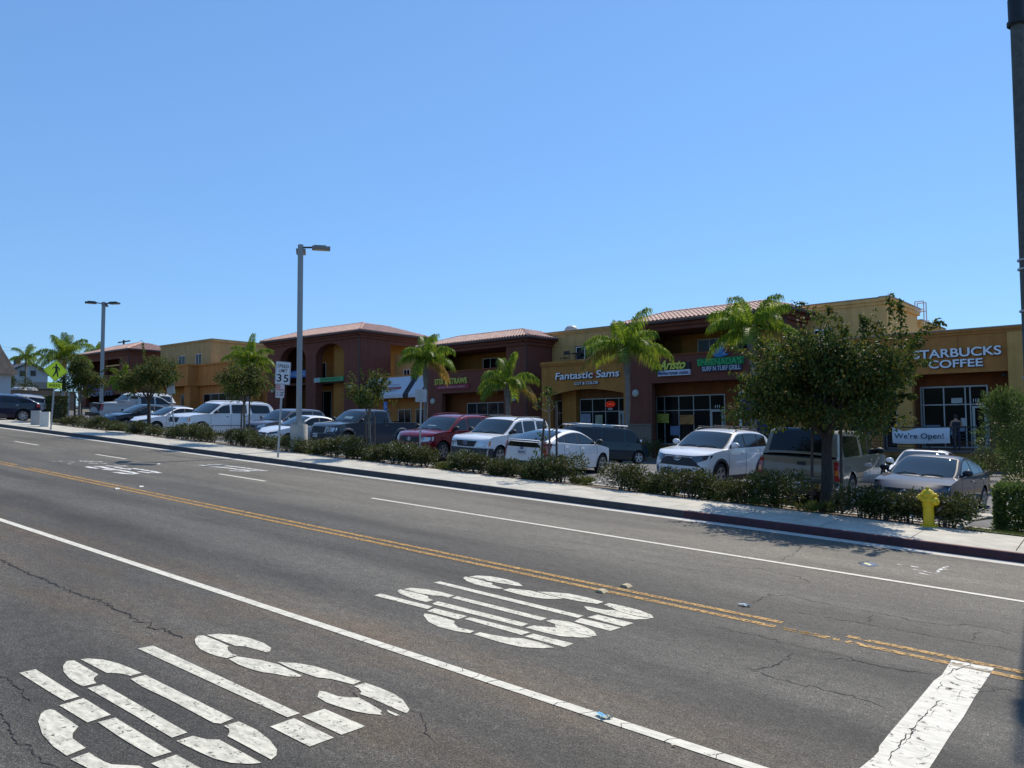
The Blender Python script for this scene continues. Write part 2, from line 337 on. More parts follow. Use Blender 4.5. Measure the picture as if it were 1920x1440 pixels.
ST2 = {'S': [c3(p) for p in ([(285,150),(340,143),(430,148),(540,168),(620,192),(650,215),(600,212),(540,200),(480,192),(400,175)],
 [(260,150),(247,160),(270,180),(320,200),(400,220),(480,232),(522,232),(470,215),(440,205),(445,195),(400,183),(320,163)],
 [(512,240),(560,230),(700,245),(800,270),(920,300),(860,303),(760,297),(640,275)], [(745,252),(840,255),(960,265),(1080,290),(1195,322),(1150,335),(1020,315),(900,292)],
 [(1195,340),(1230,330),(1330,350),(1440,378),(1520,410),(1532,430),(1500,430),(1400,412),(1300,385),(1250,360)],
 [(1062,352),(1100,355),(1200,375),(1270,378),(1400,415),(1515,437),(1400,440),(1280,425),(1160,395),(1085,375)])],
 'T': [c3(p) for p in ([(45,190),(90,183),(1060,415),(1020,430)], [(1155,408),(1395,465),(1330,488),(1085,425)], [(1040,432),(1310,495),(1240,518),(997,455)])],
 'O': [c3(p) for p in ([(-155,235),(-110,226),(0,235),(100,255),(185,278),(145,292),(100,280),(40,278),(-60,260)], [(-180,237),(-197,247),(-180,265),(-120,290),(-40,315),(0,322),(45,310),(10,295),(10,283),(-50,265)],
 [(205,283),(812,432),(770,448),(170,295)], [(75,317),(685,470),(640,488),(35,335)], [(850,440),(960,455),(1060,485),(1130,520),(1148,550),(1110,553),(1000,525),(870,490),(865,470),(805,450)],
 [(725,480),(830,492),(900,495),(1000,525),(1118,560),(1050,563),(900,553),(780,525),(665,495)])],
 'P': [c3(p) for p in ([(-310,265),(40,353),(5,370),(-355,278)], [(55,365),(273,418),(210,440),(0,383)], [(297,425),(700,527),(640,545),(255,437)],
 [(0,402),(60,412),(190,450),(185,470),(215,495),(325,518),(290,533),(200,520),(80,490),(10,455),(-20,415),(-15,400)],
 [(360,527),(450,545),(550,562),(650,568),(760,595),(860,630),(780,635),(640,627),(500,595),(315,540)], [(720,537),(990,603),(930,628),(660,555)])]}
for ST in (ST1, ST2):
    mb = MB()
    for L in ST.values():
        for poly in L: flat(mb, poly)
    tag(mb.build('stop_lettering', white_paint), kind='structure')
def line(mb, x0, x1, y, wd, dz=.005):
    xs = linspace(x0, x1, max(2, int(abs(x1-x0)/2)))
    mb.grid([[(x, yy, road_z(x)+dz) for x in xs] for yy in (y-wd/2, y+wd/2)])
YW = gp(600, 1172).y; YY = gp(828, 1040).y; YB = gp(1300, 1030).y
mb = MB(); line(mb, -60, 12, YW, .108); tag(mb.build('lane_line', white_fine), kind='structure')
mb = MB(); line(mb, gp(688, 935).x, 12, YB, .10)
for a, b in (((405, 889), (492, 903)), ((180, 852), (236, 861)), ((20, 828), (62, 835))): line(mb, gp(*a).x, gp(*b).x, YB, .11)
x = gp(20, 828).x-9
while x > -160: line(mb, x-3, x, YB, .11); x -= 12
tag(mb.build('lane_dashes', white_fine), kind='structure')
ya, yb, yc, yd = gp(1480, 1160).x, gp(1555, 1190).x, gp(1595, 1187).x, gp(1640, 1200).x
xl, xl2 = gp(28, 872).x, gp(62, 877).x
mb = MB()
for o in (-.105, .105):
    line(mb, -150, xl, YY+o, .1); line(mb, xl2, ya, YY+o, .1); line(mb, yd, 12, YY+o, .1)
tag(mb.build('centre_line', yellow_paint), kind='structure')
mb = MB(); line(mb, ya, yb, YY-.105, .1); line(mb, yc, yd, YY+.105, .1); line(mb, ya, yd, YY-.1, .1); line(mb, xl, xl2, YY-.1, .12)
tag(mb.build('centre_line', yellow_worn), kind='structure')
mb = MB(); flat(mb, c4([(1430,713),(1718,768),(1640,885),(1590,960),(1510,1100),(1430,1210),(1330,1370),(1225,1530),(700,1530),(830,1430),(900,1372),(938,1335),(942,1298),(1010,1210),(1140,1060),(1240,940),(1310,855),(1365,815)]))
tag(mb.build('stop_bar', paintmat('stop_bar_paint', (.67, .64, .54), .40, 11, .03, .2)), kind='structure')
# worn speed figures on the far lanes, read by drivers heading uphill
def ribbon(mb, pts, wd, dz=.005):
    P = [gp(*p) for p in pts]; rows = []
    for i, p in enumerate(P):
        d = P[min(i+1, len(P)-1)]-P[max(0, i-1)]; d = Vector((d.x, d.y, 0)).normalized(); nn = Vector((-d.y, d.x, 0))*wd/2
        rows.append([(p.x+s*nn.x, p.y+s*nn.y, -SL*(p.x+s*nn.x)+dz) for s in (-1, 1)])
    mb.grid(rows)
def c5(pts): return [(80+x/8.727, 860+y/8.727) for x, y in pts]
mb = MB()
for pts, wd in (([(720,130),(800,150),(900,162)], .16), ([(830,125),(940,130),(1060,158),(1180,180),(1300,198),(1440,222),(1540,245),(1470,255),(1330,245),(1180,222)], .15), ([(985,172),(1130,190),(1200,180)], .13),
                ([(1030,118),(1200,128),(1340,120),(1370,128)], .13), ([(1190,140),(1320,165),(1450,180),(1380,165),(1480,162),(1620,180),(1780,205),(1919,238),(1760,235),(1570,212)], .14)):
    ribbon(mb, c5(pts), wd)
def c6(pts): return [(x/3.6, 780+y/3.6) for x, y in pts]
for pts in ([(1345,332),(1420,340),(1540,352),(1660,368),(1690,375),(1550,370)], [(1460,330),(1520,336),(1600,345),(1680,355),(1800,372),(1720,370),(1620,362)], [(1400,330),(1480,330),(1520,336)]): ribbon(mb, c6(pts), .12)
tag(mb.build('speed_figures', paintmat('thin_white_paint', (.72, .71, .67), .44, 10, .04, .15)), kind='structure')
mb = MB()
for pts, wd in (([(160,48),(240,45),(320,42)], .1), ([(400,90),(480,85)], .08), ([(570,38),(700,45),(840,48),(980,55)], .15), ([(770,72),(900,82),(1050,85)], .14), ([(430,55),(530,56)], .08), ([(1080,90),(1260,100)], .08)): ribbon(mb, c5(pts), wd)
def c7(pts): return [(1387+x/3.6, 1040+y/3.6) for x, y in pts]
for pts, wd in (([(1065,65),(1100,72)], .05), ([(1155,78),(1205,88)], .06), ([(1150,95),(1220,108),(1320,132),(1350,105),(1400,80)], .05), ([(1210,125),(1290,140)], .05), ([(1380,100),(1405,103)], .04)): ribbon(mb, c7(pts), wd)
tag(mb.build('worn_marks', worn_white), kind='structure')
# cracks
crk = mat('crack_filler', (.012, .012, .012), .9, var=0); mb = MB(); rr = random.Random(11)
def crack(pts, wd=.012, dz=.0035, jit=.02, fork=True):
    P = [gp(*p) for p in pts]; q = [P[0]]
    for a, b in zip(P, P[1:]):
        n = max(2, int((b-a).length/(.03 if jit < .012 else .045)))
        for i in range(1, n+1): q.append(a.lerp(b, i/n)+Vector((rr.gauss(0, jit), rr.gauss(0, jit), 0)))
    rows = []
    for i, p in enumerate(q):
        d = q[min(i+1, len(q)-1)]-q[max(0, i-1)]; d = Vector((d.x, d.y, 0)); d = d.normalized() if d.length > 1e-5 else Vector((1, 0, 0))
        k = wd*.62*rr.uniform(.2, 1.15)*min(1, .3+i*.2, .3+(len(q)-1-i)*.2); nn = Vector((-d.y, d.x, 0))*k/2
        rows.append([(p.x+s*nn.x, p.y+s*nn.y, -SL*(p.x+s*nn.x)+dz) for s in (-1, 1)])
    mb.grid(rows)
crack(c1([(0,30),(100,85),(200,130),(300,165),(370,210),(450,240),(550,280),(650,300),(690,325),(740,350),(850,400),(920,440),(1000,480),(1100,505),(1180,535),(1230,570)]), .042)
crack(c1([(-60,780),(0,815),(60,850),(100,885),(150,915),(165,960),(190,990),(230,1005)]), .017, jit=.009)
crack(c1([(0,1040),(10,1090),(50,1150),(80,1220),(130,1270),(200,1320),(260,1370),(310,1410),(400,1440)]), .018, jit=.009)
for pts in ([(-200,480),(100,540),(230,580),(400,615),(560,660),(700,680),(860,740),(1000,765),(1150,790),(1360,815)], [(560,700),(760,712),(1000,765),(1340,815)], [(180,350),(340,380),(560,420),(750,450),(1000,495),(1150,525),(1400,560),(1600,600),(1919,665)],
            [(-300,60),(0,90),(140,95),(250,125),(380,145),(430,165),(480,195)], [(60,330),(150,300),(210,270),(330,275),(500,315),(650,350),(780,370),(860,380),(1000,405),(1150,440),(1300,465),(1420,480),(1500,470),(1700,500),(1919,560)],
            [(1650,890),(1780,905),(1919,950)], [(900,400),(880,430),(870,460)], [(1640,520),(1590,540),(1580,580)], [(260,60),(300,25),(360,0),(420,-60)], [(0,770),(120,780),(240,750),(340,690),(350,660)], [(60,770),(200,830),(400,870),(560,900),(760,960),(1000,1040)]):
    crack(c4(pts), .018)
crack(c3([(-800,-60),(-300,20),(0,80),(120,110),(230,145)]), .012); crack(c3([(1000,110),(1300,170),(1600,210),(1919,270)]), .008); crack(c3([(700,0),(1000,-30),(1300,-20),(1500,20),(1800,10)]), .008)
crack(c2([(900,870),(960,960),(1080,1030),(1200,1040),(1400,1060),(1440,1200),(1530,1290)]), .01)
crack([(820, 1030), (900, 1020), (980, 1035), (1100, 1030)], .01); crack([(600, 905), (700, 930), (860, 955), (1000, 985), (1150, 1000)], .014); crack([(900, 1000), (1050, 1030), (1240, 1060), (1420, 1085)], .012)
crack([(1470, 985), (1500, 975), (1560, 1000), (1600, 1040)], .01); crack([(230, 930), (340, 960), (420, 985), (560, 1010)], .012); crack([(1700, 1340), (1800, 1300), (1919, 1290)], .01)
B = .0075
for pts, wd in (([(1580,720),(1560,750),(1500,770),(1450,780),(1400,815),(1370,815)], .013), ([(1430,815),(1480,850),(1560,866),(1640,885)], .014), ([(1370,860),(1340,900),(1330,930)], .009), ([(1365,980),(1330,1010),(1290,1050),(1240,1100),(1180,1170),(1150,1210),(1100,1250),(1080,1300),(1030,1350),(1010,1420)], .014),
                ([(1290,1050),(1320,1060),(1290,1090),(1240,1100)], .008), ([(1180,1170),(1160,1230),(1100,1290)], .01), ([(1330,820),(1400,850),(1500,860)], .008), ([(1100,1240),(1250,1280),(1330,1300)], .006), ([(1200,1160),(1350,1180)], .006), ([(1060,1180),(1120,1170)], .005), ([(1120,1380),(1250,1370),(1330,1350)], .006), ([(1520,900),(1480,940),(1470,990)], .005)):
    crack(c4(pts), wd, B, .007)
xx = -12.
while xx < -1:                                  # thermal cracks across the white lane line
    p = [(xx+rr.uniform(-.05, .05), YW-.06), (xx+rr.uniform(-.03, .03)+.02, YW), (xx+rr.uniform(-.05, .05)+.03, YW+.06)]
    wd = .003 if xx < -6 else .005
    mb.grid([[(a-wd/2, y, road_z(a)+B), (a+wd/2, y, road_z(a)+B)] for a, y in p]); xx += rr.uniform(.12, .42)
for pts in ([(285,150),(380,165),(420,190),(520,180),(600,205)], [(760,258),(900,280),(1000,295),(1100,320)], [(1260,360),(1380,385),(1450,400),(1520,420)]): crack(c3(pts), .02, B, .015)
for pts in ([(1390,548),(1480,590),(1600,615)], [(1560,710),(1620,730),(1650,745)]): crack(c1(pts), .006, B, .004)
tag(mb.build('road_cracks', crk), kind='structure')
# reflectors, scraps, spray marks
pm = mat('reflector_plastic', (.45, .36, .2), .5, var=.2); pw = mat('reflector_white', (.6, .58, .52), .5, var=.1)
for (px, py), lb, mm in (((1128, 1110), 'dirty raised road marker just below the double yellow line', pm), ((1174, 1100), 'dirty raised road marker just beyond the double yellow line', pm),
                         ((219, 917), 'pale raised road marker below the yellow line on the left', pw), ((264, 913), 'pale raised road marker above the yellow line on the left', pw), ((296, 870.5), 'small white raised marker in the far lane beside the worn figures', pw)):
    p = gp(px, py); mb = MB(); mb.grid([[(-.05, -.05, 0), (.05, -.05, 0)], [(-.025, -.045, .02), (.025, -.045, .02)], [(-.025, .045, .02), (.025, .045, .02)], [(-.05, .05, 0), (.05, .05, 0)]])
    mb.face([(-.05, -.05, 0), (-.025, -.045, .02), (-.025, .045, .02), (-.05, .05, 0)]); mb.face([(.05, -.05, 0), (.05, .05, 0), (.025, .045, .02), (.025, -.045, .02)])
    o = mb.build('road_marker', mm); o.location = (p.x, p.y, road_z(p.x)+.004); o.rotation_euler = (0, math.atan(SL), 0); tag(o, lb, 'road marker')
    if px > 1000: o.scale = (1.2, 1.2, 1.3)
def scrap(px, py, sz, cols, lb, seed):
    r_ = random.Random(seed); p = gp(px, py); mb = MB()
    for i, c in enumerate(cols):
        mb.cur = i; a = r_.uniform(0, 3)+i*1.3
        g_ = [[(math.cos(a)*u*sz-math.sin(a)*v*sz*.5+i*sz*.5, math.sin(a)*u*sz+math.cos(a)*v*sz*.5, .004+.02*sz*10*abs(math.sin(u*5+v*3+i))) for u in (-.5, -.2, .1, .5)] for v in (-.5, 0, .5)]
        mb.grid(g_)
    o = mb.build('litter_scrap', [mat('scrap_%s' % '_'.join(str(int(k*100)) for k in c), c, .6, var=.2) for c in cols]); o.location = (p.x, p.y, road_z(p.x)+.006); o.rotation_euler = (0, math.atan(SL), 0)
    tag(o, lb, 'litter')
scrap(1392, 1136, .09, [(.1, .25, .4), (.4, .5, .55)], 'crumpled blue and white scrap lying beyond the double yellow line', 1)
scrap(1127, 1345, .085, [(.12, .42, .62), (.42, .45, .35)], 'blue and pale scrap stuck to the white lane line', 2)
scrap(1263, 1400, .03, [(.5, .45, .35)], 'tiny pale paper scrap below the white lane line', 3)
mb = MB(); cols = [(.06, .11, .2), (.65, .62, .25), (.03, .04, .05)]
for k, pts in enumerate(([(1612, 1058), (1628, 1053), (1648, 1060), (1630, 1063)], [(1622, 1055), (1634, 1059), (1632, 1061), (1620, 1057)], [(1608, 1055), (1630, 1052), (1629, 1054), (1612, 1057)])): mb.cur = k; flat(mb, pts, .005+k*.001)
tag(mb.build('spray_marks', [mat('spray%d' % i, c, .8, var=.3, scale=30) for i, c in enumerate(cols)]), kind='structure')
# unseen dark green ridge, added so glass and car paint reflect something darker
mb = MB(); rr = random.Random(8); P = [(-220, -34), (-160, -34), (-100, -32), (-60, -34), (-20, -32), (20, -34), (52, -30), (68, -5), (74, 30), (80, 90)]; Q = []
for (x0, y0), (x1, y1) in zip(P, P[1:]):
    for k in range(14): t = k/14; Q.append((x0+(x1-x0)*t, y0+(y1-y0)*t))
rows = [[], [], [], []]
for x, y in Q:
    h = rr.uniform(6.5, 9.5)
    for k, (q, z) in enumerate(((0, -4), (.3, h*.5), (1.5, h*.9), (6, h))): rows[k].append((x+(q if x > 60 else 0)+rr.uniform(-.5, .5), y-(q if x < 60 else 0)+rr.uniform(-.5, .5), gz(max(-170, min(40, x)), 0)+z))
mb.grid(rows); tag(mb.build('reflection_ridge', mat('reflection_ridge_green', (.035, .045, .02), .95, var=.6, scale=1.5, bump=1., bscale=3)), kind='structure')
# ------------------------------------------------------------------ buildings
def stucco(n, c): return mat(n, c, .9, var=.12, scale=1.6, bump=.4, bscale=90, streak=.16)
brown = stucco('stucco_maroon', (.17, .056, .036)); orange = stucco('stucco_orange', (.48, .20, .05)); tan = stucco('stucco_tan', (.70, .44, .16))
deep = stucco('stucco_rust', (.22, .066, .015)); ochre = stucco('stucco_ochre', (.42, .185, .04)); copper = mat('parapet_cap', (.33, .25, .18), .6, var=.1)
tanl = stucco('stucco_sand', (.52, .36, .18))
framem = mat('window_frame', (.36, .38, .38), .4, .3, var=.05); whitef = mat('white_window_frame', (.75, .75, .72), .5, var=.04)
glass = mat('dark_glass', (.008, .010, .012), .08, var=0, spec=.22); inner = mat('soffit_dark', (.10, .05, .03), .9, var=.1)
stone = mat('ledge_stone', (.20, .16, .13), .9, var=.5, scale=7, bump=.8, bscale=14, stretch=(1, 1, 5))
gutterm = mat('gutter_brown', (.055, .03, .028), .5, var=.1)
tile = mat('roof_tile', (.66, .42, .33), .75, var=.3, scale=2.5, bump=.2, bscale=50); tiled = mat('tile_gap_shade', (.05, .025, .02), .9, var=.2)  # dark sheet and eave ends colour in the shadow between tiles
def wall(mb, u0, u1, z0, z1, v0, v1, holes=()):
    """solid wall between v0 (street face) and v1, with rectangular openings (a,b,c,d)=(u0,u1,z0,z1)"""
    us = sorted({u0, u1, *[min(max(h[k], u0), u1) for h in holes for k in (0, 1)]}); zs = sorted({z0, z1, *[min(max(h[k], z0), z1) for h in holes for k in (2, 3)]})
    inh = lambda x, z: any(h[0] < x < h[1] and h[2] < z < h[3] for h in holes)
    solid = {(i, j): not inh((us[i]+us[i+1])/2, (zs[j]+zs[j+1])/2) for i in range(len(us)-1) for j in range(len(zs)-1)}
    for (i, j), s_ in solid.items():
        if not s_: continue
        a, b, c, d = us[i], us[i+1], zs[j], zs[j+1]
        mb.face([(a, v0, c), (b, v0, c), (b, v0, d), (a, v0, d)]); mb.face([(b, v1, c), (a, v1, c), (a, v1, d), (b, v1, d)])
        for di, dj, q in ((-1, 0, [(a, v1, c), (a, v0, c), (a, v0, d), (a, v1, d)]), (1, 0, [(b, v0, c), (b, v1, c), (b, v1, d), (b, v0, d)]), (0, -1, [(a, v1, c), (b, v1, c), (b, v0, c), (a, v0, c)]), (0, 1, [(a, v0, d), (b, v0, d), (b, v1, d), (a, v1, d)])):
            if not solid.get((i+di, j+dj), False): mb.face(q)
def cornice(name, u0, u1, v0, v1, z, par, mt, h=.3, ov=.12, sides=True):
    mb = MB()
    for k, (o, a, b) in enumerate(((ov*.45, z-h, z-h*.55), (ov, z-h*.55, z-.06))): mb.box(u0-(o if sides else 0), v0-o, a, u1+(o if sides else 0), v1, b)
    mb.build(name, mt, par)
    mb = MB(); mb.box(u0-ov-.03, v0-ov-.03, z-.06, u1+ov+.03, v1+.02, z); mb.build('parapet_cap', copper, par)
def window(par, u0, u1, z0, z1, v, cols=2, rows=(), mt=None, fw=.06, name='window', split=None):
    fr = MB(); y0, y1 = v-.05, v+.02
    fr.box(u0, y0, z0, u0+fw, y1, z1); fr.box(u1-fw, y0, z0, u1, y1, z1); fr.box(u0+fw, y0, z1-fw, u1-fw, y1, z1); fr.box(u0+fw, y0, z0, u1-fw, y1, z0+fw)
    xs = split or [lerp(u0, u1, k/cols) for k in range(1, cols)]
    for x in xs: fr.box(x-fw*.4, y0+.004, z0+fw, x+fw*.4, y1, z1-fw)
    for z in rows: fr.box(u0+fw, y0+.008, z-fw*.4, u1-fw, y1, z+fw*.4)
    o = fr.build(name, mt or framem, par); g = MB(); g.face([(u0, v, z0), (u1, v, z0), (u1, v, z1), (u0, v, z1)]); g.build('pane', glass, o); return o
def door(par, u0, u1, z0, z1, v, mt=None):
    d = MB(); f = .11; y0, y1 = v-.09, v-.03
    d.box(u0, y0, z0, u0+f, y1, z1); d.box(u1-f, y0, z0, u1, y1, z1); d.box(u0+f, y0, z1-f, u1-f, y1, z1); d.box(u0+f, y0, z0, u1-f, y1, z0+.22)
    o = d.build('door', mt or framem, par); g = MB(); g.face([(u0+f, v-.05, z0+.2), (u1-f, v-.05, z0+.2), (u1-f, v-.05, z1-f), (u0+f, v-.05, z1-f)]); g.build('pane', glass, o)
    h = MB(); h.tube([(u0+f+.04, y0-.05, z0+.85), (u0+f+.04, y0-.05, z0+1.25)], .014, 6); h.build('handle', steel, o); return o
def tiles(mb, A, B, Cc, D, pitch=.29, course=.42):
    """barrel tiles over the roof face A(eave left) B(eave right) C(ridge right) D(ridge left)"""
    A, B, Cc, D = map(Vector, (A, B, Cc, D)); eu = (B-A); W = eu.length; eu.normalize()
    nrm = eu.cross((D-A) if (D-A).length > .01 else (Cc-B)); nrm.normalize()
    if nrm.z < 0: nrm = -nrm
    up = nrm.cross(eu).normalized()
    if up.z < 0: up = -up
    H = max((D-A).dot(up), (Cc-B).dot(up)); ld, rd = (D-A).dot(eu), W-(Cc-A).dot(eu)
    mb.cur = 1; dn = -nrm*.02; mb.face([A+dn, B+dn, Cc+dn, D+dn] if (Cc-D).length > .01 else [A+dn, B+dn, Cc+dn]); mb.cur = 0
    n = int(W/pitch)
    for i in range(n):
        t = (i+.5)*W/n; hmax = H
        if ld > .01: hmax = min(hmax, H*t/ld)
        if rd > .01: hmax = min(hmax, H*(W-t)/rd)
        s_ = 0
        while s_ < hmax-.05:
            e = min(s_+course+.03, hmax); r0, r1 = .085, .068
            rows = []
            for (q, r_, lift) in ((s_, r0, .045), (e, r1, .02)):
                c = A+eu*t+up*(q-.05)
                rows.append([c+eu*(r_*1.05*math.cos(math.pi*k/6))+nrm*(r_*1.25*math.sin(math.pi*k/6)+lift*.4+.01) for k in range(7)])
            mb.grid(rows)
            if s_ == 0:
                c = A+eu*t-up*.05; mb.cur = 1; mb.face([c+eu*(r0*1.15*math.cos(math.pi*k/6))+nrm*(r0*math.sin(math.pi*k/6)+.028) for k in range(7)]); mb.cur = 0
            s_ += course
def hiproof(par, u0, u1, v0, v1, z, run=2.6, rise=.95, ov=.55, back=True):
    a, b, c, d = u0-ov, u1+ov, v0-ov, v1+(ov if back else 0)
    run = min(run, (d-c)/2 if back else run)
    mb = MB(); zt = z+rise
    P = {'A': (a, c, z), 'B': (b, c, z), 'C': (b-run, c+run, zt), 'D': (a+run, c+run, zt)}
    tiles(mb, P['A'], P['B'], P['C'], P['D'])
    e, f = (b, d, z), (b-run, d-run if back else d, zt); tiles(mb, P['B'], e, f, P['C'])
    g_, h_ = (a, d, z), (a+run, d-run if back else d, zt); tiles(mb, g_, P['A'], P['D'], h_)
    if back: mb.face([e, g_, h_, f])
    mb.face([P['D'], P['C'], f, h_])
    ro = mb.build('roof', [tile, tiled], par)
    rg = MB()
    for p, q in ((P['D'], P['C']), (P['A'], P['D']), (P['B'], P['C'])):
        n = int((Vector(q)-Vector(p)).length/.4)
        for i in range(n):
            p1, p2 = Vector(p).lerp(Vector(q), i/n), Vector(p).lerp(Vector(q), (i+1.1)/n); rg.tube([p1+Vector((0, 0, .05)), p2+Vector((0, 0, .04))], [.12, .10], 8)
    rg.build('ridge_tiles', tile, ro)
    s_ = MB(); s_.box(a+.05, c+.05, z-.16, b-.05, d-.05, z-.03); s_.build('soffit', brown, par)
    gt = MB(); gt.box(a-.06, c-.06, z-.14, b+.06, c+.03, z-.01); gt.box(b-.03, c+.035, z-.14, b+.06, d, z-.01); gt.box(a-.06, c+.035, z-.14, a+.03, d, z-.01); gt.build('gutter', gutterm, par)
    m2 = MB()
    for k, (o_, z0, z1) in enumerate(((.30, z-.36, z-.165), (.14, z-.60, z-.365))): m2.box(u0-o_, v0-o_, z0, u1+o_, v1, z1)
    m2.build('eave_moulding', brown, par)
def pipe(par, u, v, z0, z1):
    mb = MB(); mb.tube([(u, v, z0), (u, v, z1-.25), (u-.05, v-.32, z1)], .055, 8); mb.build('downspout', gutterm, par)
def lampdisc(par, u, z, v=0):
    mb = MB(); mb.lathe([(0, -.15), (.12, -.15), (.21, -.12), (.245, -.06), (.25, 0)], (u, v, z), 24, 'y'); mb.build('wall_lamp', mat('lamp_glass', (.42, .44, .40), .35, var=.1), par, smooth=True)
F1, FH = .95, 2.25
def bld(name, label, o=O1, rz=-A1): return empty(name, o, rz, label, 'building')
# --- cafe block (orange, far right) ---------------------------------
b = bld('cafe_building', 'orange one-storey cafe block with white raised lettering and a glazed entrance beside the railing')
mb = MB(); wall(mb, -9.4, 8, F1-.9, 7.0, 0, .35, [(-3.16, 1.02, F1, 4.83), (-4.6, -3.93, F1, 4.4), (-6.4, -5.3, F1, 4.4), (-8.3, -7.2, F1, 4.4)]); mb.build('wall', orange, b)
mb = MB(); mb.box(1.06, -.16, .1, 8, -.001, 6.68); mb.build('pilaster', stucco('stucco_amber', (.56, .31, .09)), b); mb = MB(); mb.box(-3.93, -.10, .1, -3.17, -.001, 4.83); mb.build('pilaster', stucco('stucco_amber', (.56, .31, .09)), b)
cornice('cornice', -9.4, 8, 0, .4, 7.0, b, orange, sides=False)
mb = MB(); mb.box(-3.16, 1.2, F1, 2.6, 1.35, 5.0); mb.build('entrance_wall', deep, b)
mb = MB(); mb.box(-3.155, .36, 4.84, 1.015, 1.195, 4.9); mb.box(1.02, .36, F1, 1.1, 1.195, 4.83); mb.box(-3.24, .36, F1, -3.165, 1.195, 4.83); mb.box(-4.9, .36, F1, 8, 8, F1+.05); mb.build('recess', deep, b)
mb = MB(); mb.box(-9.4, .36, 6.5, 8, 12, 6.6); mb.box(7.9, 1.4, 0, 8, 12, 6.49); mb.box(-9.4, 11.9, 0, 7.89, 12, 6.49); mb.build('roof', copper, b)
window(b, -3.1, -.02, F1+.12, 4.24, 1.19, rows=(3.29,), split=[-2.95, -2.0, -1.03, -.86+.05], fw=.075)
door(b, -.72, -.1, F1+.05, 3.2, 1.14, mat('door_frame', (.4, .42, .4), .4, .2, var=.05))
tx = text('113', (-.68, -.42, 3.38, 3.56), 'door_number', white_m, b, 1.12, .01, .02)
window(b, -4.57, -3.96, F1+.1, 4.37, .2, cols=1, rows=(3.3,), fw=.06); window(b, -6.37, -5.33, F1+.1, 4.37, .2, rows=(3.3,)); window(b, -8.27, -7.23, F1+.1, 4.37, .2, rows=(3.3,))
mb = MB(); mb.box(-3.05, 1.10, 1.7, -2.2, 1.12, 2.25); mb.box(-1.75, 1.10, 1.72, -1.4, 1.12, 2.2); mb.box(-1.7+.35, 1.10, 1.9, -1.1, 1.12, 2.2); mb.build('window_poster', mat('poster_blue', (.20, .27, .36), .6, var=.15, scale=4), b)
mb = MB(); mb.box(-1.65, 1.10, 3.36, -1.15, 1.12, 3.62); mb.box(-1.25, 1.10, 2.2, -.99, 1.12, 2.6); mb.build('window_notice', mat('notice_white', (.45, .47, .45), .6, var=.1), b)
mb = MB(); mb.bbox((.86, -.02, 4.62), (.2, .24, .12)); mb.build('security_light', dark_m, b)
mb = MB()
for u_ in (-6.3, -1.05): mb.box(u_-.008, -.006, 4.85, u_+.008, .02, 6.68)
mb.build('control_joint', mat('joint_line', (.16, .07, .025), .9, var=0), b)
# letters
def sign(name, label, o=O1, rz=-A1, cat='sign'): return empty(name, o, rz, label, cat)
letw = mat('letter_white', (.80, .83, .88), .4, var=.02, emit=None)
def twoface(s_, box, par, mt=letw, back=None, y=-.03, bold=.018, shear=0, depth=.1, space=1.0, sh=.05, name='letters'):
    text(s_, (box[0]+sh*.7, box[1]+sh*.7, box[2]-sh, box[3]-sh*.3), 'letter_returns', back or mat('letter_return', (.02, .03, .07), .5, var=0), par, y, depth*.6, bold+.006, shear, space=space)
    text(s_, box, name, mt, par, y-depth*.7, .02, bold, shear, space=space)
s = sign('cafe_sign', 'large white raised capital letters in two lines on the orange wall')
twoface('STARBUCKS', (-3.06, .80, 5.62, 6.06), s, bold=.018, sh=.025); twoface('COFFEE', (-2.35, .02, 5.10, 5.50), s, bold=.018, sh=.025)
# terrace, railing, banner
t = tag(empty('terrace', O1, -A1), 'raised terrace with a low orange retaining wall below the railing', 'terrace')
mb = MB(); mb.box(-7.2, -2.6, -.2, 6, -.001, F1); mb.build('terrace_wall', stucco('stucco_terrace', (.33, .155, .045)), t)
mb = MB(); mb.box(-7.25, -2.65, F1+.002, 6, -.003, F1+.08); mb.build('paving', mat('terrace_paving', (.12, .10, .09), .8, var=.2), t)
rl = tag(empty('railing', O1, -A1), 'black metal railing with horizontal bars along the cafe terrace', 'railing')
mb = MB(); zb = F1+.08
for z in (1.10, .92, .76, .6, .44, .28, .13): mb.box(-7.1, -2.5, zb+z-.014, 5.5, -2.47, zb+z+.014)
mb.box(-7.1, -2.53, zb+1.10, 5.5, -2.45, zb+1.15); mb.build('rail_bars', black_m, rl)
for k in range(9):
    mb = MB(); x = -7.0+k*1.55; mb.box(x-.04, -2.56, zb, x+.04, -2.505, zb+1.12); mb.build('post', black_m, rl)
cloth = mat('banner_vinyl', (.62, .66, .72), .55, var=.03)
bn = tag(empty('open_banner', O1, -A1), 'sagging white banner with dark script lettering tied to the black railing', 'banner')
def bx_(u, v): # banner surface: sagging top edge
    top = interp([(0, 1.12), (.10, 1.02), (.20, .93), (.27, .95), (.40, 1.05), (.45, 1.08), (1, 1.10)], u); bot = interp([(0, .36), (.2, .33), (.5, .34), (1, .37)], u)
    return (-3.5+2.5*u, -2.60-.03*math.sin(u*9)-.05*math.sin(v*3), zb+lerp(bot, top, v))
mb = MB(); N = 40; mb.grid([[bx_(i/N, j/8) for i in range(N+1)] for j in range(9)]); mb.grid([[Vector(bx_(i/N, j/8))+Vector((0, .012, 0)) for i in range(N+1)] for j in range(9)]); mb.build('cloth', cloth, bn, smooth=True, angle=60)
navy = mat('navy_print', (.015, .06, .10), .6, var=0)
text("We're Open!", (-3.4, -1.25, zb+.50, zb+.84), 'lettering', navy, bn, -2.68, .006, .012, space=1.05)
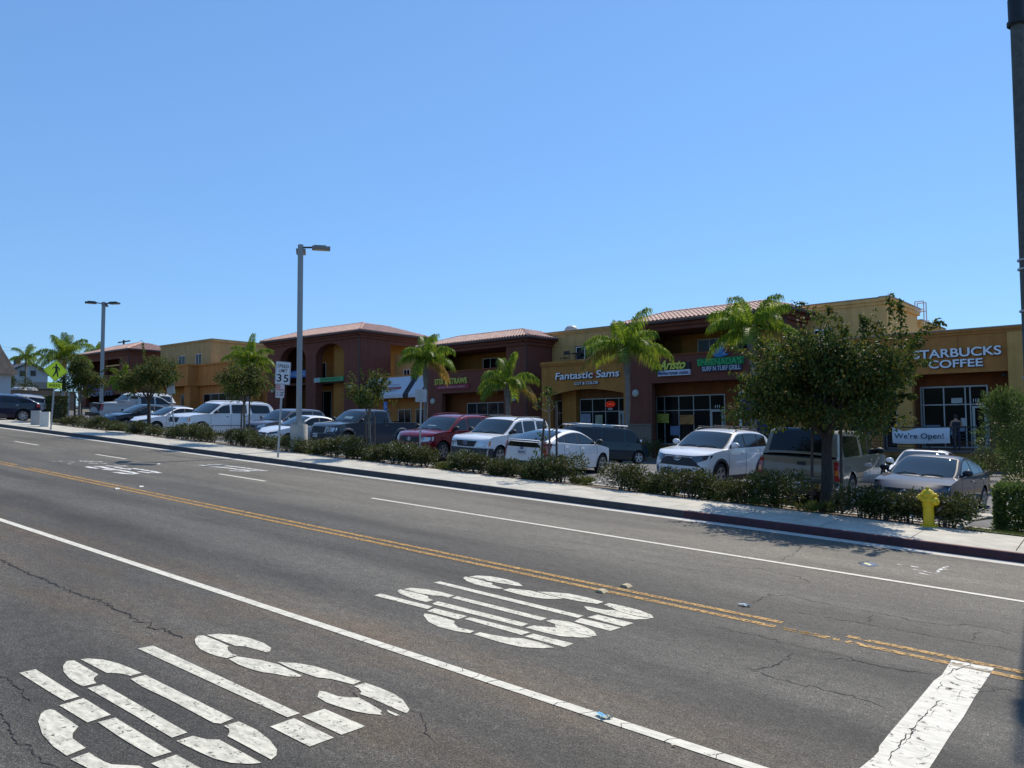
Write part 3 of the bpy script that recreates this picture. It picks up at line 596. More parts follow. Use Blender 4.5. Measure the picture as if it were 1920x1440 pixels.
# --- tall tan block behind (frame 1) ---------------------------------
b = bld('tan_upper_block', 'tall sand-coloured block with a plain parapet rising behind the orange cafe wall')
mb = MB(); wall(mb, -10.6, -5.08, 5.2, 9.3, 3.0, 3.3, [(-9.25, -8.05, 6.9, 8.0)]); mb.build('wall', tan, b)
mb = MB(); mb.box(-5.40, 3.301, 5.2, -5.08, 9.5, 9.3); mb.box(-5.40, 9.501, 5.2, -5.08, 16, 8.75); mb.box(-10.6, 15.9, 5.2, -5.41, 16, 8.75); mb.build('side_wall', tan, b)
cornice('cornice', -10.6, -5.08, 3.0, 3.35, 9.5, b, tan, h=.42, ov=.14, sides=False)
mb = MB(); mb.box(-5.2, 2.83, 9.08, -4.94, 9.6, 9.27); mb.box(-5.2, 9.61, 8.45, -4.94, 16, 8.62); mb.box(-5.42, 2.8, 9.28, -4.88, 9.6, 9.46); mb.box(-5.42, 9.61, 8.63, -4.88, 16, 8.8); mb.build('side_cornice', tan, b)
mb = MB(); mb.box(-5.45, 2.80, 9.47, -4.84, 9.65, 9.53); mb.box(-5.45, 9.66, 8.81, -4.84, 16, 8.88); mb.box(-10.5, 3.36, 8.8, -5.46, 15.9, 8.9); mb.build('side_cap', copper, b)
window(b, -9.2, -8.1, 6.95, 7.95, 3.1, mt=whitef)
t = tag(empty('roof_frame', O1+U1*-4.35+V1*6.0, -A1), 'two interlocking square outlines of thin metal tube standing on the roof', 'metal frame')
mb = MB(); fm = mat('beige_tube', (.7, .62, .55), .5, var=.05)
for dx, dz, lw in ((0, 0, .03), (.13, -.11, .03)):
    x0, x1, z0, z1 = dx, dx+.46, 8.72+dz, 9.22+dz
    for p, q in (((x0, 0, z0), (x1, 0, z0)), ((x0, 0, z1), (x1, 0, z1)), ((x0, 0, z0), (x0, 0, z1)), ((x1, 0, z0), (x1, 0, z1)), ((x1, 0, 7.2), (x1, 0, z0))): mb.tube([p, q], lw, 6)
mb.build('tube_frame', fm, t); t.location.z = .25
# --- maroon block with balcony, right --------------------------------
def balcony_block(nm, label, u0, u1, bal, rec, splits, doorx, number, gz_=8.97, lamps=(), bz=(6.83, 8.36)):
    b = bld(nm, label)
    mb = MB(); wall(mb, u0, u1, F1-.8, gz_-.05, 0, .4, [(bal[0], bal[1], *bz), (rec[0], rec[1], F1-.7, 5.05)]); mb.build('wall', brown, b)
    mb = MB(); mb.box(u1-.3, .401, F1-.8, u1, 4.0, gz_-.06); mb.build('side_wall', brown, b); mb = MB(); mb.box(u0, .401, F1-.8, u0+.3, 4.0, gz_-.06); mb.build('side_wall', brown, b)
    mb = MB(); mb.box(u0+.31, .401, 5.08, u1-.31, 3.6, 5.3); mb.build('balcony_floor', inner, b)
    mb = MB(); wall(mb, u0+.31, u1-.31, 5.301, gz_-.2, 3.0, 3.2, [(bal[0]+1.6, bal[0]+3.3, 6.9, 8.0), (bal[1]-2.7, bal[1]-1.2, 6.9, 8.0)]); mb.build('balcony_wall', ochre, b)
    window(b, bal[0]+1.6, bal[0]+3.3, 6.9, 8.0, 3.1, mt=whitef); window(b, bal[1]-2.7, bal[1]-1.2, 6.9, 8.0, 3.1, mt=whitef)
    mb = MB(); mb.box(bal[0]-.03, -.05, bz[0]-.09, bal[1]+.03, .45, bz[0]+.02); mb.build('balcony_ledge', deep, b)
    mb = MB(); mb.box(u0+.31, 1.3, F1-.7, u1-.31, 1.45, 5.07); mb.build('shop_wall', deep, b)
    window(b, splits[0], splits[-1], F1+.15, 4.26, 1.28, rows=(3.3,), split=splits[1:-1], fw=.06)
    if doorx: door(b, doorx[0], doorx[1], F1+.05, 3.28, 1.26)
    hiproof(b, u0, u1, 0, 4.0, gz_, back=False, rise=.86, run=2.6)
    pipe(b, u1-.02, -.1, F1-.5, gz_-.3)
    for lu in lamps: lampdisc(b, lu, 4.45)
    if number: text(number, (doorx[0]+.3, doorx[0]+.62, 3.42, 3.58), 'door_number', white_m, b, 1.2, .01, .02)
    return b
b = balcony_block('restaurant_block', 'maroon two-storey block with a tiled roof and two restaurant signs above its glazed shopfront', -20.5, -9.64, (-18.43, -11.4), (-18.54, -10.4), [-18.98, -18.35, -17.3, -16.25, -15.1, -14.1], (-15.05, -14.2), '111', lamps=(-19.75,))
mb = MB(); mb.box(-20.48, -.14, .2, -18.56, -.002, 2.35); mb.box(-20.52, -.18, 2.352, -18.52, -.002, 2.45); mb.build('stone_base', stone, b)
mb = MB(); mb.box(-12.9, 1.1, F1, -11.3, 1.29, 4.2); mb.build('mural', mat('mural_blue', (.05, .045, .16), .7, var=.5, scale=1.5), b)
mb = MB(); mb.box(-13.1, 1.05, F1, -12.95, 1.29, 4.25); mb.box(-13.1, 1.05, 4.26, -11.2, 1.29, 4.38); mb.build('mural_frame', whitef, b)
for a_, z_, c_, w_ in ((-18.9, 2.5, (.35, .36, .06), .9), (-17.2, 2.4, (.35, .17, .04), 1.0), (-17.9, 1.7, (.12, .18, .3), .7)):
    mb = MB(); mb.box(a_, 1.16, z_, a_+w_, 1.18, z_+.6); mb.build('window_poster', mat('poster%d' % int(a_*10), c_, .6, var=.5, scale=3), b)
s = sign('bistro_sign', 'black panel with yellow slanted script above a white strip with small navy lettering')
mb = MB(); mb.box(-17.98, -.12, 5.83, -15.73, 0, 6.28); mb.build('panel', mat('sign_black', (.015, .012, .02), .5, var=0), s)
mb = MB(); mb.box(-17.98, -.16, 5.47, -15.73, 0, 5.82); mb.build('white_strip', mat('sign_white', (.62, .68, .78), .5, var=.02), s)
text('Aristo', (-17.95, -16.0, 5.86, 6.47), 'script_lettering', mat('yellow_letter', (.62, .66, .09), .5, var=0), s, -.14, .04, .028, .45, space=.98)
text('Mediterranean cuisine', (-17.93, -15.8, 5.53, 5.78), 'small_lettering', mat('navy_letter', (.02, .06, .22), .5, var=0), s, -.17, .01, .012)
s = sign('grill_sign', 'green raised lettering under a blue fish emblem above the restaurant shopfront, half behind the tree')
mb = MB(); mb.prism([(-15.2, 5.95), (-12.2, 5.95), (-12.2, 6.42), (-15.25, 6.42)], -.12, 0, 'y'); mb.build('green_panel', mat('green_panel', (.01, .16, .06), .5, var=.1), s)
text("ENSENADA'S", (-15.18, -12.3, 5.97, 6.38), 'green_lettering', mat('green_letter', (.03, .38, .13), .5, var=0), s, -.13, .04, .03)
mb = MB(); mb.box(-14.95, -.10, 5.60, -12.35, 0, 5.94); mb.build('white_strip', mat('sign_dark_blue', (.03, .05, .12), .5, var=0), s)
text('SURF N TURF GRILL', (-14.9, -12.4, 5.63, 5.92), 'white_lettering', mat('pale_letter', (.5, .56, .66), .5, var=0), s, -.12, .02, .02)
mb = MB(); mb.prism([(-14.2, 6.62), (-14.15, 6.9), (-13.95, 6.93), (-13.75, 7.1), (-13.45, 7.25), (-13.42, 7.0), (-13.5, 6.75), (-13.3, 6.62), (-13.1, 6.64), (-13.3, 6.5), (-13.65, 6.45), (-14.0, 6.45)], -.12, 0, 'y'); mb.build('fish_emblem', mat('fish_blue', (.03, .18, .42), .5, var=.2), s)
mb = MB(); mb.tube([(-13.35, -.1, 7.3), (-13.25, -.1, 7.1), (-13.3, -.1, 6.8), (-13.5, -.1, 6.6)], .035, 6); mb.build('hook_emblem', mat('hook_grey', (.5, .45, .42), .5, var=0), s)
# --- ochre salon block ------------------------------------------------
b = bld('salon_block', 'ochre shopfront with a broad arched opening and white cursive sign between two maroon blocks')
mb = MB(); ar = [(-26.9+6.2*k/24, 4.42+.47*math.sin(math.pi*(.06+.88*k/24))) for k in range(25)]
ar = [(-26.9, F1-.6)]+ar+[(-20.7, F1-.6)]
mb.prism([(-27.7, F1-.6)]+ar+[(-20.5, F1-.6), (-20.5, 6.9), (-27.7, 6.9)], .0, .35, 'y'); mb.build('wall', ochre, b)
mb = MB(); mb.box(-27.7, -.08, 6.62, -20.5, .4, 6.74); mb.box(-27.7, -.14, 6.741, -20.5, .4, 6.95); mb.build('cornice', ochre, b)
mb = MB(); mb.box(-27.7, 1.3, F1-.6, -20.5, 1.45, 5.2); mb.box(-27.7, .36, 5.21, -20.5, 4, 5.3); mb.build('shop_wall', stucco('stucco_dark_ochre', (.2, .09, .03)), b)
mb = MB(); mb.box(-26.55, .9, F1-.6, -25.3, 1.29, 4.9); mb.build('pier', ochre, b)
window(b, -25.2, -20.6, F1+.1, 4.26, 1.28, rows=(3.34,), split=[-24.1, -23.0, -21.9], fw=.06); door(b, -21.85, -20.9, F1+.05, 3.3, 1.26)
window(b, -27.3, -26.6, F1+.1, 4.2, 1.28, rows=(3.3,), cols=1)
for a_, z_, c_, w_, h_ in ((-25.1, 2.4, (.2, .25, .33), .9, .8), (-23.8, 2.0, (.25, .28, .2), .6, 1.1), (-21.6, 2.3, (.3, .35, .42), .45, .9)):
    mb = MB(); mb.box(a_, 1.14, z_, a_+w_, 1.16, z_+h_); mb.build('window_poster', mat('sposter%d' % int(a_*10), c_, .6, var=.4, scale=3), b)
neon = mat('red_neon', (.5, .02, .01), .4, var=0, emit=((1, .07, .03), .35))
s = sign('neon_sign', 'small red glowing word in an oval inside the salon window')
text('OPEN', (-22.78, -22.25, 3.72, 3.92), 'neon_word', neon, s, 1.12, .01, .01)
mb = MB(); mb.tube([(-22.52+.38*math.cos(a*math.pi/10), 1.11, 3.82+.19*math.sin(a*math.pi/10)) for a in range(21)], .014, 5, cap=False); mb.build('neon_ring', neon, s)
text('109', (-22.75, -22.4, 3.42, 3.56), 'door_number', white_m, b, 1.2, .01, .02)
s = sign('salon_sign', 'white slanted serif-like letters with dark returns on the ochre wall above the arch')
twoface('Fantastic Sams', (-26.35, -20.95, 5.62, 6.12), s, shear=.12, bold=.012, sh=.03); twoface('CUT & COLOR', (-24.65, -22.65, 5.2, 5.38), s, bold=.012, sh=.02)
mb = MB(); mb.box(-23.2, -.1, 5.72, -22.95, -.02, 5.9); mb.build('red_mark', mat('sign_red', (.35, .05, .03), .5, var=0), s)
b = bld('sand_upper_storey', 'sand-coloured upper storey with flat parapet and domed vent above the ochre shopfront')
mb = MB(); wall(mb, -33, -18, 5.3, 9.35, 3.0, 3.3, [(-26.9, -25.2, 7.2, 8.3)]); mb.box(-33, 3.31, 5.3, -18, 12, 9.0); mb.build('wall', stucco('stucco_sand2', (.52, .34, .13)), b)
cornice('cornice', -33, -18, 3.0, 3.35, 9.55, b, stucco('stucco_sand2', (.52, .34, .13)), sides=False)
window(b, -26.85, -25.25, 7.25, 8.25, 3.1, mt=whitef)
mb = MB(); mb.lathe([(.55, 9.2), (.55, 9.75), (.5, 9.95), (.35, 10.1), (.1, 10.17), (0, 10.18)], (-28.4, 4.6, 0), 20); mb.build('roof_vent', mat('vent_white', (.42, .42, .4), .5, var=.1), b, smooth=True)
# small patio table and chair on the ledge
t = tag(empty('patio_chair', O1+U1*-27.2+V1*1.6, -A1), 'dark patio chair on the roof ledge beside the maroon tower', 'chair')
mb = MB()
for x in (0, .5):
    for y in (0, .45): mb.tube([(x, y, 6.9), (x, y, 7.35 if y < .3 else 7.9)], .02, 6)
mb.box(-.02, -.02, 7.33, .52, .47, 7.37); mb.box(-.02, .43, 7.6, .52, .46, 7.88); mb.box(.8, 0, 7.62, 1.6, .7, 7.66); mb.tube([(1.2, .35, 6.9), (1.2, .35, 7.63)], .03, 6); mb.build('chair_frame', black_m, t)
# --- second maroon block ---------------------------------------------
b = balcony_block('snack_shop_block', 'maroon two-storey block with a pale tiled hip roof between the awnings and the ochre arch', -40.2, -29.06, (-38.06, -31.12), (-38.15, -31.4), [-36.5, -35.4, -34.2, -33.1, -32.1, -31.5], None, None, lamps=(-39.2, -30.35))
s = sign('snack_sign', 'yellow block lettering above a crimson strip with small pink letters on the maroon wall')
text('STIX & STRAWS', (-38.9, -35.2, 5.77, 6.25), 'yellow_lettering', mat('yellow_letter2', (.55, .55, .10), .5, var=0), s, -.06, .06, .02)
mb = MB(); mb.prism([(-38.75, 5.36), (-34.95, 5.36), (-34.95, 5.74), (-38.85, 5.74)], -.08, 0, 'y'); mb.build('crimson_strip', mat('crimson', (.22, .01, .04), .5, var=.1), s)
text('QUICK FOOD & DRINK', (-38.5, -35.4, 5.45, 5.62), 'pink_lettering', mat('pink_letter', (.6, .35, .35), .5, var=0), s, -.09, .01, .01)
# --- awning block -----------------------------------------------------
b = bld('awning_shop', 'sand upper wall over an orange shopfront with white and black sloping awnings')
mb = MB(); wall(mb, -49.5, -40.2, 5.2, 9.3, 4.6, 4.9, [(-44.2, -43.2, 6.6, 7.9)]); mb.build('upper_wall', stucco('stucco_sand2', (.52, .34, .13)), b)
window(b, -44.15, -43.25, 6.65, 7.85, 4.7, mt=whitef); window(b, -48.2, -47.3, 6.6, 7.8, 4.58, mt=whitef)
mb = MB(); mb.box(-49.5, 1.0, 0, -40.2, 1.4, 5.2); mb.box(-49.5, 1.401, 5.1, -40.2, 4.6, 5.19); mb.build('wall', orange, b)
mb = MB(); mb.box(-49.0, .85, 6.55, -40.25, 1.4, 6.9); mb.box(-49, 1.0, 5.2, -40.25, 1.4, 6.549); mb.build('cornice', orange, b)
for a_, b2 in ((-47.6, -45.9), (-44.7, -43.0), (-42.4, -41.0)): window(b, a_, b2, F1+.3, 3.9, .98, mt=framem)
aw = mat('awning_white', (.52, .55, .60), .7, var=.06); awk = mat('awning_black', (.015, .015, .02), .7, var=0)
for i, (a_, b2, m_) in enumerate(((-48.5, -46.55, aw), (-46.55, -45.95, awk), (-45.95, -42.5, aw), (-42.5, -41.8, awk), (-41.8, -40.4, aw))):
    mb = MB(); mb.prism([(.84, 6.75), (-.45, 5.15), (-.45, 4.85), (-.40, 4.85), (-.40, 5.13), (.84, 6.65)], a_, b2, 'x'); mb.build('awning', m_, b)
def awmap(X, Z, D): t_ = (Z-5.15)/1.6; return (X, lerp(-.45, .84, t_)-.02+D*0, Z)
s = sign('awning_lettering', 'small red lozenge logo lettering printed on the white awning')
mb = MB(); mb.face([awmap(x, z, 0) for x, z in ((-45.6, 5.72), (-45.3, 5.6), (-43.4, 5.6), (-43.1, 5.72), (-43.4, 5.84), (-45.3, 5.84))]); mb.build('lozenge', mat('logo_red', (.35, .05, .05), .6, var=0), s)
text('BARBERSHOP', (-45.2, -43.5, 5.65, 5.79), 'logo_word', mat('logo_white', (.6, .6, .62), .6, var=0), s, map_=lambda X, Z, D: tuple(Vector(awmap(X, Z, D))+Vector((0, -.012, .008))))
for z in (5.98, 5.42): text('GENTLEMENS CUTS', (-45.0, -43.6, z, z+.09), 'small_words', mat('logo_dark', (.03, .05, .1), .6, var=0), s, map_=lambda X, Z, D: tuple(Vector(awmap(X, Z, D))+Vector((0, -.012, .008))))
# accessible parking sign
p = O1+U1*-41.6-V1*3.0; g0 = gz(p.x, p.y)
s = tag(empty('accessible_parking_sign', (p.x, p.y, g0), -A1), 'small blue parking sign with a white wheelchair symbol beyond the pickup bed', 'sign')
mb = MB(); mb.tube([(0, 0, 0), (0, 0, 3.1)], .03, 8); mb.build('post', steel, s)
blue = mat('sign_blue', (.02, .13, .45), .5, var=0)
mb = MB(); mb.box(-.22, -.05, 2.35, .22, -.032, 3.1); mb.build('plate', blue, s)
mb = MB(); mb.tube([(-.03, -.07, 2.95), (-.03, -.07, 2.75), (.1, -.07, 2.75), (.14, -.07, 2.62)], .02, 5); mb.tube([(.1*math.cos(a/2)-.02, -.07, 2.68+.1*math.sin(a/2)) for a in range(6, 13)], .015, 5); mb.build('symbol', white_m, s)
# --- arch block (frame 2) --------------------------------------------
b = bld('arcade_block', 'maroon two-storey block with two tall round arches and a dark tiled roof', O2, 0)
F2 = 3.05
def archpoly(u0, u1, z0, zs, zt, n=18):
    c, r_ = (u0+u1)/2, (u1-u0)/2
    return [(u0, z0)]+[(c-r_*math.cos(math.pi*k/n), zs+(zt-zs)*math.sin(math.pi*k/n)) for k in range(n+1)]+[(u1, z0)]
mb = MB()
mb.prism([(-14.2, F2-1)]+archpoly(-12.05, -7.95, F2-1, 9.0, 10.35)+archpoly(-6.4, -2.25, F2-1, 9.1, 10.3)+[(0, F2-1), (0, 11.05), (-14.2, 11.05)], 0, .8, 'y'); mb.build('wall', brown, b)
mb = MB(); wall(mb, .81, 9.0, F2-1, 11.0, -.35, 0, [(3.7, 8.4, 6.0, 10.2)])
for i in range(len(mb.v)): x, y, z = mb.v[i]; mb.v[i] = (y, x, z)
mb.build('side_wall', brown, b); mb = MB(); mb.box(-14.2, .81, F2-1, -13.85, 6, 11.0); mb.build('side_wall', brown, b)
mb = MB(); mb.box(-13.84, 3.6, F2-1, -.36, 3.9, 11.0); mb.box(-5.2, 1.2, F2-1, -.4, 3.59, 11); mb.build('inner_wall', ochre, b)
mb = MB(); mb.box(-2.6, 3.91, F2-1, -2.5, 8.9, 11.0); mb.build('side_recess_wall', ochre, b)
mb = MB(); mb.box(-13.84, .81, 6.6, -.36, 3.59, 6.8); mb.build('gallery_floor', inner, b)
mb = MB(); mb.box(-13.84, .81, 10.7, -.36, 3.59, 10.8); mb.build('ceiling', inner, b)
window(b, -10.8, -9.3, 7.4, 9.0, 3.58, mt=whitef); window(b, -5.9, -5.3, 7.6, 8.8, 3.5, mt=whitef); window(b, -11, -8.4, F2, 6.1, 3.58); window(b, -6.2, -5.3, F2, 6.1, 3.58)
mb = MB(); mb.box(-7.6, 3.2, 9.1, -5.6, 3.58, 10.0); mb.build('upper_panel', tan, b)
hiproof(b, -14.2, 0, 0, 9.0, 11.15, run=3.6, rise=1.25)
pipe(b, -.02, -.12, F2-.5, 10.9); lampdisc(b, -1.3, 6.08); lampdisc(b, -13.2, 6.15)
s = sign('green_banner', 'long green strip sign with a pale end panel hung across the right arch', O2, 0)
mb = MB(); mb.box(-5.55, -.16, 6.68, -2.2, -.04, 7.08); mb.build('green_strip', mat('strip_green', (.05, .30, .12), .6, var=.25, scale=5), s)
mb = MB(); mb.box(-6.45, -.17, 6.66, -5.56, -.04, 7.1); mb.build('pale_panel', mat('strip_pale', (.30, .45, .45), .6, var=.1), s)
text('CHIROPRACTIC', (-5.3, -2.6, 6.8, 6.98), 'lettering', mat('dark_green', (.02, .14, .07), .6, var=0), s, -.165, .006, .01)
s = sign('blue_banner', 'blue banner with pale lettering hung inside the left arch behind the light pole', O2, 0)
mb = MB(); mb.box(-12.0, 1.0, 7.4, -8.6, 1.05, 8.1); mb.build('cloth', mat('banner_blue', (.03, .17, .50), .6, var=.1), s)
text('INSURANCE', (-11.7, -8.9, 7.55, 7.95), 'lettering', mat('pale_blue', (.3, .45, .7), .6, var=0), s, .99, .006, .02)
# --- tan left block ---------------------------------------------------
b = bld('sand_corner_block', 'sand-coloured two-storey corner block with an orange projecting lower storey left of the arches', O2, 0)
sand = stucco('stucco_sand3', (.46, .31, .135))
mb = MB(); wall(mb, -41.5, -29.58, 6, 12.7, 3.0, 3.3, [(-37.2, -35.6, 9.9, 11.4), (-33.3, -31.9, 9.9, 11.4)]); mb.box(-29.88, 3.301, 6, -29.58, 20, 12.7); mb.build('wall', sand, b)
cornice('cornice', -41.5, -29.58, 3.0, 3.35, 12.95, b, sand, sides=False); mb = MB(); mb.box(-29.7, 2.86, 12.6, -29.4, 20, 12.95); mb.build('side_cornice', sand, b)
window(b, -37.15, -35.65, 9.95, 11.35, 3.1, mt=whitef); window(b, -33.25, -31.95, 9.95, 11.35, 3.1, mt=whitef)
mb = MB(); mb.box(-38, -.2, 7.25, -29.2, 3.0, 9.55); mb.box(-29.2, 1.0, 7.25, -14.3, 4, 9.55); mb.box(-38, 1.4, F2-1, -14.3, 1.7, 7.2); mb.build('projecting_storey', orange, b)
mb = MB(); mb.box(-38.1, -.32, 9.55, -29.08, 3.0, 9.75); mb.box(-29.08, .88, 9.55, -14.3, 3.0, 9.75); mb.build('ledge', orange, b)
mb = MB(); mb.box(-30.6, .2, F2-1, -29.3, 1.39, 7.24); mb.box(-18, .2, F2-1, -17, 1.39, 7.24); mb.build('pier', orange, b)
window(b, -33.3, -31.2, F2, 6.4, 1.38, cols=3, rows=(5,)); window(b, -28.4, -19, F2, 6.3, 1.38, cols=6, rows=(5.2,))
s = sign('purple_sign', 'small purple square shop sign on the orange projecting storey', O2, 0)
mb = MB(); mb.box(-33.6, -.3, 7.8, -31.6, -.205, 9.0); mb.build('panel', mat('purple', (.06, .03, .12), .5, var=.2), s); text('spa', (-33.3, -31.9, 8.1, 8.6), 'lettering', mat('lilac', (.35, .3, .45), .5, var=0), s, -.31, .01, .01)
# --- far-left maroon block -------------------------------------------
b = bld('corner_tower_block', 'distant maroon block with a tiled hip roof and open balcony at the left end', O2, 0)
mb = MB(); wall(mb, -56.3, -43.5, 3, 12.2, 0, .4, [(-55, -51, 9.4, 11.4), (-50, -46.0, 9.4, 11.4), (-55.3, -45.6, 3.2, 6.8)]); mb.box(-43.8, .401, 3, -43.5, 7, 12.2); mb.box(-56.3, .401, 3, -56.0, 7, 12.2); mb.build('wall', brown, b)
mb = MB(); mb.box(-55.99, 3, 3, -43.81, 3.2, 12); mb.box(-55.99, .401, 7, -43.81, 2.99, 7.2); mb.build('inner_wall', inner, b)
window(b, -53.5, -47, 3.3, 6.5, 2.9, cols=5); mb = MB(); mb.box(-50.0, .1, 10.5, -46, .18, 10.65); mb.build('balcony_bar', tan, b)
hiproof(b, -56.3, -43.5, 0, 7.0, 12.4, run=3.6, rise=1.25, ov=.6); pipe(b, -43.5, -.1, 3, 12.1)
s = sign('blue_shop_sign', 'blue lettering sign on the distant maroon block behind the light pole', O2, 0)
text('NAILS', (-54.5, -51.0, 7.5, 8.3), 'lettering', mat('blue_letter', (.03, .06, .25), .5, var=0), s, -.02, .05, .03); text('DONUTS', (-54.5, -47.5, 6.7, 7.35), 'lettering', mat('cyan_letter', (.05, .12, .22), .5, var=0), s, -.02, .05, .03)
# ------------------------------------------------------------------ vehicles
rubber = mat('tyre_rubber', (.018, .018, .018), .85, var=.2, scale=20); rimm = mat('alloy', (.5, .5, .52), .3, .8, var=.05); rimdark = mat('wheel_dark', (.03, .03, .03), .6, var=0)
cglass = mat('car_glass', (.006, .009, .011), .05, var=0, spec=.45); wsglass = mat('windscreen_glass', (.022, .036, .045), .0, var=0, spec=.6)
plast = mat('black_plastic', (.022, .022, .024), .55, var=.1, scale=10); chrome = mat('chrome', (.75, .75, .76), .12, 1., var=0)
lampc = mat('headlamp_clear', (.50, .52, .54), .08, .5, var=.5, scale=22, coat=1.); lampd = mat('headlamp_dark', (.07, .08, .10), .07, .3, var=.6, scale=18, coat=1.)
lampred = mat('taillamp_red', (.30, .008, .01), .1, var=.25, scale=15, coat=1.); lamporg = mat('indicator_amber', (.6, .18, .02), .1, var=.1, coat=1.)
platem = mat('plate_white', (.62, .64, .66), .5, var=.06, scale=20); plink = mat('plate_ink', (.05, .06, .18), .5, var=0); seam = mat('panel_gap', (.02, .02, .02), .8, var=0)
def paint(n, c, met=.0, rough=.28): return mat('car_paint_'+n, c, rough, met, var=.03, scale=2, coat=1.0 if c[0] > .5 else .8, spec=.3 if c[0] > .5 else .04)
def wheel(par, x, y, r, wd, n=6, side=1, style=0, rimmat=None):
    mb = MB(); h = wd/2; sg = side
    mb.lathe([(r*.64, -h), (r*.9, -h), (r*.985, -h*.75), (r, 0), (r*.985, h*.75), (r*.9, h), (r*.64, h)], (0, 0, 0), 28, 'y')
    w_ = mb.build('wheel', rubber, par, smooth=True); w_.location = (x, y, r)
    mb = MB(); mb.cur = 1; mb.lathe([(0, sg*h*.35), (r*.63, sg*h*.35)], (0, 0, 0), 24, 'y'); mb.cur = 0
    mb.lathe([(r*.65, sg*h*.3), (r*.67, sg*h*1.02), (r*.60, sg*h*1.0), (r*.58, sg*h*.4)], (0, 0, 0), 28, 'y')
    mb.lathe([(r*.15, sg*h*.4), (r*.14, sg*h*.95), (0, sg*h*1.0)], (0, 0, 0), 14, 'y')
    for k in range(n):
        a = 2*math.pi*k/n+.3; ca, sa = math.cos(a), math.sin(a)
        for da in ((-.12, .12) if style else (0,)):
            c2_, s2_ = math.cos(a+da), math.sin(a+da); w0, w1 = (.05*r, .07*r) if style else (.11*r, .08*r if n > 5 else .13*r); q = []
            for rad, wv in ((r*.08, w0), (r*.62, w1)):
                for s_ in (-1, 1): q.append((c2_*rad-s2_*wv*s_, s2_*rad+c2_*wv*s_))
            f = [q[0], q[1], q[3], q[2]]; mb.prism(f, sg*h*.55, sg*h*.92, 'y')
    mb.build('rim', [rimmat or rimm, rimdark], w_, smooth=True)
